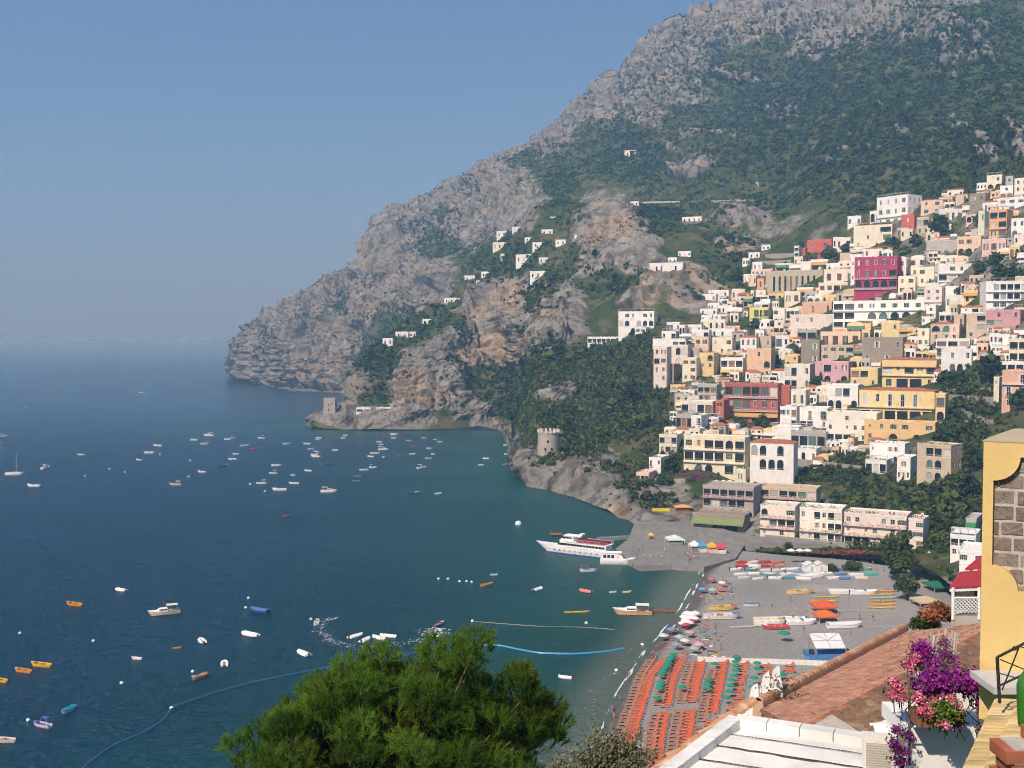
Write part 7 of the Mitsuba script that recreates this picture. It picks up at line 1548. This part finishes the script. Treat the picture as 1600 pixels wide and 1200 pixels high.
def flowers(label, name, spots, size, colors, dens, leaves=None, cat='flowers', each=3):
    k = thing(name, label, cat); P, Lf = [], []
    for px, py, rx, ry, Y in spots:
        c = at(px, py, Y); s = Y/FOC; n = int(1.7*dens*rx*ry/100); q = rf.normal(0, .46, (n, 3)); P.append(c + q*[rx*s, .10, ry*s]); Lf.append(c + [0, .05, -.02] + rf.normal(0, .55, (n//2 + 4, 3))*[rx*s, .10, ry*s])
    part(k, 'blossom', blossom(np.vstack(P), size, colors, rf, each=each)); part(k, 'leaves', blossom(np.vstack(Lf), size*1.1, leaves or [[.05,.10,.025],[.08,.13,.03],[.03,.06,.02]], rf, each=2))
    st = MB()
    for px, py, rx, ry, Y in spots: st.tube([at(px + rx*.2, py + ry + 22, Y + .05), at(px, py + ry*.3, Y), at(px - rx*.3, py - ry*.5, Y)], .006, 4)
    part(k, 'stems', st.ply('matt', [.12,.08,.05]))
BOUG = [[.27,.02,.27],[.34,.04,.30],[.20,.015,.22],[.40,.07,.36]]
flowers('purple bougainvillea climbing over the balcony railing', 'bougainvillea', [(1441,1018,16,15,11.6),(1452,1036,14,12,11.5),(1462,1050,18,12,11.4),(1478,1062,26,14,11.2),(1502,1060,24,14,11.1),(1516,1072,14,10,11.0),(1532,1062,8,9,10.9),(1440,1072,18,14,11.3),(1462,1078,16,10,11.2),(1535,1098,9,12,10.8),(1550,1118,8,12,10.7),(1548,1140,10,10,10.7),(1490,1064,24,15,10.9),(1460,1066,22,16,10.9),(1512,1068,18,13,10.8)], .034, BOUG, 62, cat='flowers')
flowers('dark purple bougainvillea hanging in front of the white cover', 'bougainvillea', [(1398,1164,10,9,11.0),(1410,1174,12,8,11.0),(1406,1188,12,10,11.0),(1420,1150,8,9,11.1),(1402,1140,10,6,11.3)], .026, [[.16,.02,.17],[.22,.03,.22],[.09,.01,.10]], 45)
flowers('sprays of purple bougainvillea on the cane fence', 'bougainvillea', [(1474,1022,14,16,12.2),(1478,1004,8,8,12.3),(1490,1030,8,10,12.2)], .026, [[.22,.05,.18],[.28,.06,.24]], 34)
GER = [[.66,.10,.22],[.70,.20,.34],[.62,.06,.14],[.74,.42,.50]]
flowers('pink geraniums spilling over the left corner of the balcony', 'geraniums', [(1398,1066,8,6,11.2),(1404,1078,9,7,11.2),(1396,1086,8,6,11.2),(1408,1090,8,6,11.1),(1424,1036,8,5,11.4),(1430,1026,7,6,11.5),(1418,1040,6,5,11.4)], .028, GER, 80)
flowers('pink geraniums in the brown flower box', 'geraniums', [(1434,1088,9,7,10.9),(1446,1100,9,6,10.9),(1440,1110,7,5,10.8),(1456,1110,7,5,10.8),(1460,1092,8,6,10.9),(1484,1094,9,8,10.8),(1494,1102,8,6,10.8),(1490,1116,7,5,10.8),(1474,1130,9,5,10.7),(1468,1098,7,5,10.9)], .028, GER, 80, leaves=[[.09,.17,.03],[.07,.13,.025],[.12,.20,.05]])
k = thing('foliage_plant', 'bright green geranium leaves in the middle of the flower box', 'plant'); c = at(1478, 1112, 10.75)
scene[k] = blossom(c + rf.normal(0, .5, (520, 3))*[.11, .08, .10], .036, [[.10,.19,.03],[.07,.14,.025],[.14,.23,.05]], rf, each=2)
k = thing('cane_fence', 'grey weathered cane fence behind the bougainvillea', 'fence')
for i in range(13):
    x = 1452 + i*3.6; part(k, 'cane', MB().tube([at(x - 6 + rf.uniform(-2, 2), 1066 + rf.uniform(-4, 6), 12.5), at(x + 3 + rf.uniform(-3, 3), 996 + rf.uniform(-10, 8) - i, 12.6)], .012, 5).ply('matt', np.array([.42,.38,.32])*rf.uniform(.7, 1.2)))
part(k, 'crosspiece', MB().tube([at(1448, 1040, 12.45), at(1500, 1020, 12.5)], .012, 5).ply('matt', [.3,.27,.22]))

# ------------------------------------------------------------------ straw coloured coping roof, iron rail, bottle, bricks at the corner
k = thing('straw_tiled_ledge', 'straw yellow tiled ledge sloping down at the lower right corner', 'ledge')
S0, S1, Q0, Q1 = at(1560, 1098, 7.8), at(1640, 1098, 7.4), at(1508, 1215, 6.1), at(1575, 1215, 5.85)
nrm = np.cross(S1 - S0, Q0 - S0); nrm = nrm if nrm[2] > 0 else -nrm; nrm /= np.linalg.norm(nrm)
part(k, 'ledge_bed', MB().add([S0 - nrm*.02, S1 - nrm*.02, Q1 - nrm*.02, Q0 - nrm*.02, S0 - [0, 0, 1.2], S1 - [0, 0, 1.2], Q1 - [0, 0, 1.2], Q0 - [0, 0, 1.2]], [[0, 1, 2], [0, 2, 3], [0, 4, 5], [0, 5, 1], [1, 5, 6], [1, 6, 2], [2, 6, 7], [2, 7, 3], [3, 7, 4], [3, 4, 0]]).ply('plaster', [.42,.33,.20]))
SB = [mikit.ply(barrel(.42, .11, .085), 'terracotta', False, uv=col_uv(c, 24)) for c in ([.58,.43,.20],[.52,.37,.17],[.62,.48,.26],[.47,.34,.17])]
for i in range(22):
    a, b = Q0 + (S0 - Q0)*(i + .5)/22, Q1 + (S1 - Q1)*(i + .5)/22
    wd = np.linalg.norm(S0 - Q0)/22
    for j in range(2):
        o, e = a + (b - a)*j/2, a + (b - a)*(j + 1.1)/2
        M = frame(o + nrm*.008, e - o + rf.normal(0, .006, 3), nrm) @ np.diag([np.linalg.norm(e - o)/.42, wd*.52/.11, wd*.42/.11, 1])
        part(k, 'tile', {**SB[int(rf.integers(0, 4))], 'to_world': TW(M)})
scene[thing('gutter', 'thin dark purple gutter edge along the straw tiled ledge', 'gutter')] = MB().tube([Q1 + [0, -.01, -.01], (Q1 + S1)/2 + [.0, -.01, -.01], S1 + [0, -.01, -.01]], .022, 7).ply('paint', [.10,.05,.07])
k = thing('brick_pier', 'red brick pier in the lower right corner', 'pier'); p = at(1572, 1196, 5.6)
for r_ in range(4):
    for c_ in range(3):
        x = p[0] + c_*.13 + (.0 if r_ % 2 else .035) + r_*.0; z = p[2] - .07 - r_*.075 + .15
        if c_ == 0 and r_ == 0: continue
        part(k, 'brick', MB().box(x, x + .122, p[1], p[1] + .2, z, z + .066).ply('terracotta', np.array([.46,.15,.08])*rf.uniform(.85, 1.15)))
part(k, 'mortar', MB().box(p[0] + .05, p[0] + .42, p[1] + .012, p[1] + .19, p[2] - .5, p[2] + .08).ply('mortar'))
k = thing('green_bottle', 'large green glass bottle with a dark red neck at the right edge', 'bottle'); p = at(1606, 1136, 6.0)
prof = np.array([[0, 0], [.042, 0], [.052, .012], [.060, .17], [.062, .23], [.050, .275], [.028, .31], [.022, .325]])
b = trimesh.creation.revolve(np.vstack([prof, [[0, .325]]]), sections=28); b.apply_translation(p)
scene['bottle_glass'] = two({'type': 'principled', 'base_color': {'type': 'rgb', 'value': [.035,.16,.012]}, 'roughness': .08, 'specular': .6, 'clearcoat': .8})
part(k, 'body', mikit.ply(b, 'bottle_glass', 40))
b = trimesh.creation.revolve(np.array([[0, .3252], [.024, .3252], [.022, .40], [.026, .405], [.026, .425], [0, .425]]), sections=24); b.apply_translation(p); part(k, 'neck', cply(b, [.11,.015,.02], 'paint'))
k = thing('iron_railing', 'thin iron railing with curls in front of the yellow wall', 'railing')
R0, R1 = at(1558, 1027, 7.2), at(1640, 985, 7.0)
part(k, 'top_rail', MB().tube([R0, R1], .010, 6).ply('iron')); part(k, 'post', MB().tube([R0, at(1562, 1098, 7.25)], .011, 6).ply('iron')); part(k, 'middle_rail', MB().tube([at(1560, 1072, 7.2), at(1640, 1035, 7.0)], .008, 6).ply('iron'))
for (a, b) in [((1562, 1030), (1606, 1048)), ((1566, 1078), (1592, 1012)), ((1562, 1052), (1606, 1064))]: part(k, 'brace', MB().tube([at(*a, 7.18), at(*b, 7.1)], .005, 5).ply('iron'))
for cx, cy in [(1586,1012),(1598,1008)]:
    a = np.linspace(0, 4.6, 14); part(k, 'curl', MB().tube([at(cx + (5 - s*.6)*math.cos(s), cy + (5 - s*.6)*math.sin(s), 7.1) for s in a], .004, 5).ply('iron'))
# grey step below the yellow wall
p = at(1553, 1078, 9.4); scene[thing('stone_step', 'pale grey step at the foot of the yellow wall', 'step')] = MB().box(p[0], p[0] + 1.2, p[1] + .0, p[1] + .5, p[2] - .04, p[2] + .02).ply('plaster', [.5,.49,.46])

# ------------------------------------------------------------------ pavilion with red awnings behind the roofs
k = thing('pavilion', 'white terrace pavilion under two red awnings with a lattice fence', 'pavilion')
YP = 58.0
def pq(px, py, Y=YP): return at(px, py, Y)
def slab4(pts, t): return MB().add(np.vstack([pts, np.array(pts) - [0, 0, t]]), [[0, 1, 2], [0, 2, 3], [4, 6, 5], [4, 7, 6], [0, 4, 5], [0, 5, 1], [1, 5, 6], [1, 6, 2], [2, 6, 7], [2, 7, 3], [3, 7, 4], [3, 4, 0]])
part(k, 'awning', slab4([pq(1484,916), pq(1545,914), pq(1545,890,62), pq(1500,893,62)], .12).ply('matt', [.40,.055,.075]))
part(k, 'awning', slab4([pq(1508,888,63), pq(1560,884,63), pq(1560,862,67), pq(1532,868,67)], .12).ply('matt', [.40,.055,.075]))
part(k, 'fascia', slab4([pq(1484,921), pq(1545,919), pq(1545,917,58.2), pq(1484,918,58.2)], .12).ply('paint', COL['white']))
for px in (1489, 1530): part(k, 'post', MB().tube([pq(px, 918), pq(px, 968)], .09, 6).ply('paint', COL['white']))
lt = MB()
for i in range(-6, 12):
    a = 1490 + i*5.6
    for s in (1, -1):
        x0, x1 = (a, a + 24) if s > 0 else (a + 24, a)
        lo, hi = max(0, (1490 - min(x0, x1))/24), min(1, (1532 - min(x0, x1))/24)
        if hi <= lo: continue
        f0, f1 = (lo, hi) if s > 0 else (1 - hi, 1 - lo)
        p, q = pq(x0, 958, YP + .06*s), pq(x1, 934, YP + .06*s); d = q - p
        lt.tube([p + d*f0, p + d*f1], .035, 4)
part(k, 'lattice', lt.ply('paint', COL['white']))
part(k, 'rail', MB().tube([pq(1489, 934), pq(1533, 934)], .06, 5).ply('paint', COL['white']))
part(k, 'floor', slab4([pq(1486,962), pq(1560,962), pq(1560,952,64), pq(1492,953,64)], 30).ply('plaster', [.5,.46,.4]))
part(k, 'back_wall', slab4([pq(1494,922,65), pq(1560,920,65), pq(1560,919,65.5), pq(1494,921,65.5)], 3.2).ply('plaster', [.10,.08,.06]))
# ------------------------------------------------------------------ trees and shrubs one can pick out
TG = [([.045,.075,.022], 'dark green'), ([.07,.10,.028], 'fresh green'), ([.035,.058,.022], 'deep green')]
for px, py, h, kd, lab, near in [(1406,908,80,'tall','big feathery green tree behind the beached boats',True),(1417,938,46,'round','round green tree below the big feathery tree',True),(1332,892,22,'bush','rounded green bush right of the bathing cabins',True),(1300,893,16,'bush','small green bush touching the bathing cabins',True),(1350,890,18,'bush','low green bush beside the dark archway',False),
 (1467,372,40,'round','dark broad pine between the pink house and the stone wall',False),(1488,378,30,'cypress','slim dark cypress in front of the grey stone wall',False),(1300,402,22,'bush','bright green garden trees under the coral villa',False),(1270,408,20,'bush','green shrubs left below the coral villa',False),(1320,398,18,'round','round dark tree right of the coral villa',False),(1395,390,24,'bush','green garden hedge above the crimson hotel',False),(1430,388,24,'round','green tree mass under the terracotta pink house',False),(1415,398,18,'bush','small trees behind the white barrel cottage',False),
 (1560,440,30,'round','dark green trees above the large balcony hotel',False),(1530,432,26,'round','tree left of the large balcony hotel roof',False),(1585,436,26,'bush','hedge right above the large balcony hotel',False),(1555,412,22,'bush','bushes below the salmon shuttered house',False),(1500,462,16,'round','tree beside the white hotel with sloping end',False),
 (1544,600,50,'round','dense round tree left of the salmon villa',False),(1500,600,28,'bush','green bush below the white arched villa, right one',False),(1480,598,24,'bush','bush below the white arched villa, left one',False),(1520,620,26,'round','olive tree in the scrub right of the yellow palazzo',False),(1490,650,30,'round','grey green tree beside the yellow wing',False),(1500,690,34,'round','leafy tree right of the lower ochre storey',False),(1478,690,30,'bush','dark bush at the right foot of the yellow palazzo',False),(1590,642,36,'round','big dark tree in front of the salmon villa',False),
 (1150,672,26,'bush','dark green garden trees in front of the red hotel, left',False),(1190,676,30,'round','dark green garden tree in front of the red hotel, right',False),(1128,668,16,'bush','low shrubs left in the red hotel garden',False),(1282,606,26,'cypress','small dark cypress beside the white arches of the pink creeper house',False),(1275,612,26,'round','green tree below the purple creeper',False),(1182,512,18,'bush','bright green garden in front of the yellow green house',False),(1208,516,16,'round','green tree between the yellow green and pink houses',False),(1175,478,16,'round','green tree behind the yellow green house roof',False),(1212,575,22,'round','shrub growing in the gap beside the tall peach house',False),
 (1048,742,30,'round','light green tree left of the long cream hotel',False),(1040,760,22,'bush','dark hedge above the cliff wall',False),(1330,748,22,'bush','green garden hedge left of the roof terrace villa',False),(1300,746,20,'bush','dense shrubs right of the white palazzo wing',False),(1352,742,18,'bush','creeper covered bank under the cream terrace house',False),(1390,782,24,'bush','bright green lawn bushes below the white villa, left',False),(1425,786,24,'bush','bright green lawn bushes below the white villa, middle',False),(1462,790,34,'round','dark trees below the beige arched villa',False),(1490,812,48,'round','tall green trees right of the beige arched villa',False),(1510,790,50,'round','large green tree left of the yellow wall top',False),(1470,836,34,'bush','green slope bushes right of the white beach hotel',False),(1518,740,40,'round','dark tree close beside the yellow wall',False),(1380,820,12,'bush','rooftop garden plants on the white beach hotel',False),
 (985,640,46,'round','olive grove tree below the cream house end',False),(1005,670,40,'round','dark round tree at the left edge of the village',False),(960,655,34,'round','green tree on the slope left of the village',False),(940,690,30,'round','bushy tree above the cliff path',False),(912,715,30,'bush','shrub on the cliff right of the round watchtower',False),(838,672,20,'round','trees behind the round watchtower, left',False),(880,672,28,'round','trees behind the round watchtower, right',False),(896,700,26,'pine','dark pine right beside the round watchtower',False),(872,550,22,'round','dark round tree in the orange cliff',False),(1150,440,26,'round','dark tree left of the small white ridge houses',False),(1135,480,16,'round','tree between the stacked white houses',False),(1240,555,22,'bush','dark garden between stone house and beige house',False),(1320,506,16,'bush','trees in the courtyard of the white mansion',False),(1582,560,14,'bush','shrub in front of the white house among trees',False)]:
    g, _ = TG[int(px + py) % 3]
    base = on_beach(px, py) if near else None
    tree(lab, px, py, h, kd, base=base, near=near, tint=g if not near else [.060,.085,.028], category='shrub' if kd == 'bush' else 'tree')
# purple creepers
for px, py, rx, ry, lab in [(1278,572,12,5,'magenta creeper over the left of the pink house'),(1180,632,24,7,'purple wisteria across the front of the red hotel'),(1090,634,22,4,'purple flowers along the terrace left of the red hotel'),(1120,640,8,6,'purple creeper beside the terracotta house'),(1404,712,10,6,'magenta bougainvillea on the white front house'),(1410,742,18,5,'purple bougainvillea along the pergola of the white villa'),(1480,590,18,5,'dark crimson creeper left below the white arched villa'),(1244,440,14,6,'deep purple creeper on the long olive grey building'),(1085,742,26,4,'violet flower border at the left of the curved terraces'),(1152,474,6,5,'pink bougainvillea beside the yellow green house'),(1026,570,10,10,'purple bush at the left end of the village'),(1304,718,8,4,'magenta shrub on the garden bank'),(1330,862,60,3,'red flower border under the white beach hotel')]:
    p = land_at(px, py + ry, 1.5); s = p[1]/FOC
    scene[thing('creeper', lab, 'creeper')] = blossom(p + np.array([0, -1.5, ry*s]) + rb.normal(0, .5, (int(26*rx*ry/10), 3))*[rx*s, 1.2, ry*s], .55, PURP if 'red' not in lab else REDF, rb, each=2)
# awnings and small things at the right foot of the town
tent('tan canvas awning right of the feathery trees', 1446, 946, 7, 3.0, [.50,.42,.28]); tent('dark green awning under the red awnings', 1469, 922, 8.5, 3.2, [.03,.16,.10]); tent('small white canopy right of the feathery tree', 1452, 866, 6, 3, [.70,.70,.66])
for i, (x, y, c, cn) in enumerate([(1490,892,[.10,.25,.5],'blue'),(1487,900,[.2,.55,.45],'turquoise'),(1440,893,[.3,.5,.58],'pale blue'),(1476,876,[.7,.69,.62],'cream'),(1455,958,[.7,.7,.7],'white')]): parasol(on_beach(x, y), f'{cn} café parasol among the terraces at the right foot of the town', c, 2.2, 2.6)
tree('rust red leaved bush in front of the white lattice fence', 1466, 975, 42, 'bush', base=at(1466, 972, 70), near=True, tint=[.26,.10,.05], category='shrub'); tree('dark green bush left of the rust red bush', 1444, 985, 34, 'bush', base=at(1446, 984, 72), near=True, tint=[.05,.085,.025], category='shrub')
house('house','white shops under a tiled edge right of the feathery tree',1452,1492,872,892,'ivory','bbb',4,roof='terrace',base=on_beach(1470,896),foot=4)
house('house','green roofed hut beside the yellow wall above the white houses',1510,1534,812,840,'grey','bb',8,roof='flat',awn=[(0,[.04,.22,.10],2.0)])
# hedge and pergola at the foot of the beach hotels, roadside wall high on the mountain
for x0, x1, y, hp, lab in [(1325,1420,858,13,'long clipped green hedge at the foot of the white beach hotel'),(1236,1284,752,8,'green hedge bordering the terrace wing'),(1290,1350,752,9,'dark hedge on the bank right of the terrace wing')]:
    a, b = (land_at(x0, y), land_at(x1, y)); n = 260; t = rb.random((n, 1)); q = a + (b - a)*t; q[:, 2] += rb.random(n)*hp*a[1]/FOC; q[:, 1] += rb.normal(-1, .8, n)
    scene[thing('hedge', lab, 'hedge')] = blossom(q, 1.0, [[.05,.085,.02],[.07,.11,.03],[.04,.065,.02]], rb, each=3)
k = thing('roadside_wall', 'pale parapet of the coast road high across the mountainside', 'wall'); m = MB()
rd = [land_at(x, y, 2) for x, y in [(872,347),(905,340),(940,330),(970,322),(1005,318),(1040,317),(1080,317),(1120,316),(1165,314)]]
for a, b in zip(rd[:-1], rd[1:]): m.add([a, b, b + [0, 0, 2.2], a + [0, 0, 2.2], a + [0, 1.2, 0], b + [0, 1.2, 0], b + [0, 1.2, 2.2], a + [0, 1.2, 2.2]], [[0, 1, 2], [0, 2, 3], [3, 2, 6], [3, 6, 7], [5, 4, 7], [5, 7, 6]])
scene[k] = m.ply('plaster', [.46,.43,.38])
for px, py, h_, kd, lab in [(1192,866,14,'bush','bush at the left end of the wall below the pink beach hotel'),(1215,864,12,'bush','second bush along the wall below the pink beach hotel'),(1232,862,16,'round','small tree before the pink beach hotel right corner'),(1288,864,13,'bush','bush under the cream middle block of the beach hotel'),(1312,866,15,'bush','bush under the seam of the cream and white beach hotels'),(1172,846,10,'bush','bush under the green awning right end'),(1105,842,10,'bush','bush under the green awning left end'),(1075,830,14,'bush','shrub on the rocks left of the green awning'),(1050,822,12,'bush','shrub on the rocks above the large parasol tent'),(1000,800,14,'bush','lone shrub on the bare rocks above the quay'),(1460,330,18,'round','dark tree behind the peach tiled roof house'),(1528,352,20,'round','tree above the stone retaining wall right end'),(1355,364,14,'bush','bush between the white cottage and the broad cream house'),(1250,392,16,'round','tree left of the coral villa'),(1228,420,14,'bush','bushes above the long olive grey building'),(1262,428,14,'bush','garden bush behind the long olive grey building'),(1310,414,16,'round','tree above the pinkish white house'),(1600,404,18,'bush','hedge at the right edge below the salmon shuttered house'),(1512,404,16,'bush','bush below the peach three arched house'),(1480,412,14,'bush','shrubs below the grey arched villa'),(1395,506,14,'bush','courtyard shrub at the white mansion right end'),(1236,528,14,'round','tree below the pale pink mansion left end'),(1420,560,12,'bush','creeper clump above the yellow hotel tiled roof')]:
    tree(lab, px, py, h_, kd, tint=TG[int(px) % 3][0], category='shrub' if kd == 'bush' else 'tree')
# stepped garden terraces: low dry walls across the open slopes of the town
for x0, x1, y, hp, lab in [(1196,1250,402,5,'upper dry wall on the slope left of the coral villa'),(1190,1236,412,4,'lower dry wall on the slope left of the coral villa'),(1400,1450,372,6,'garden wall under the terracotta pink house'),(1545,1600,405,5,'dry wall below the salmon shuttered house'),(1540,1596,425,5,'lower dry wall above the large balcony hotel'),(1488,1548,614,6,'upper terrace wall right of the yellow palazzo'),(1492,1552,664,6,'middle terrace wall right of the yellow palazzo'),(1020,1070,756,6,'garden wall below the cream wing at the left'),(1116,1180,318,4,'upper field terrace wall high above the village'),(1120,1186,290,4,'highest field terrace wall on the mountainside')]:
    a, b = land_at(x0, y), land_at(x1, y - 2); hh = hp*a[1]/FOC; m = MB()
    for i in range(8):
        p, q = a + (b - a)*i/8, a + (b - a)*(i + 1)/8
        m.add([p - [0, 0, 5], q - [0, 0, 5], q + [0, 0, hh], p + [0, 0, hh], p + [0, 1.2, -5], q + [0, 1.2, -5], q + [0, 1.2, hh], p + [0, 1.2, hh]], [[0, 1, 2], [0, 2, 3], [3, 2, 6], [3, 6, 7], [5, 4, 7], [5, 7, 6]])
    scene[thing('terrace_wall', lab, 'wall')] = m.ply('plaster', [.36,.33,.28])
# ------------------------------------------------------------------ things that look alike are told apart by their order from the left
_same = {}
for k_, v_ in labels.items():
    if k_ in POS: _same.setdefault(v_['label'], []).append(k_)
for lab_, ks_ in _same.items():
    if len(ks_) > 1:
        ks_.sort(key=lambda q: project(POS[q])[0])
        for i_, q in enumerate(ks_):
            if i_ < len(ORD) and len(lab_.split()) <= 12: labels[q]['label'] = f'{lab_}, {ORD[i_]} from the left'
# ------------------------------------------------------------------ the hazy air: one closed box round the whole scene
scene['haze'] = {'type': 'cube', 'to_world': T().translate([0, 90000, 459]).scale([120000, 110000, 461]), 'bsdf': {'type': 'null'}, 'interior': {'type': 'ref', 'id': 'air'}}
labels['haze'] = {'kind': 'stuff', 'label': 'thin blue summer haze over the bay and the mountain'}
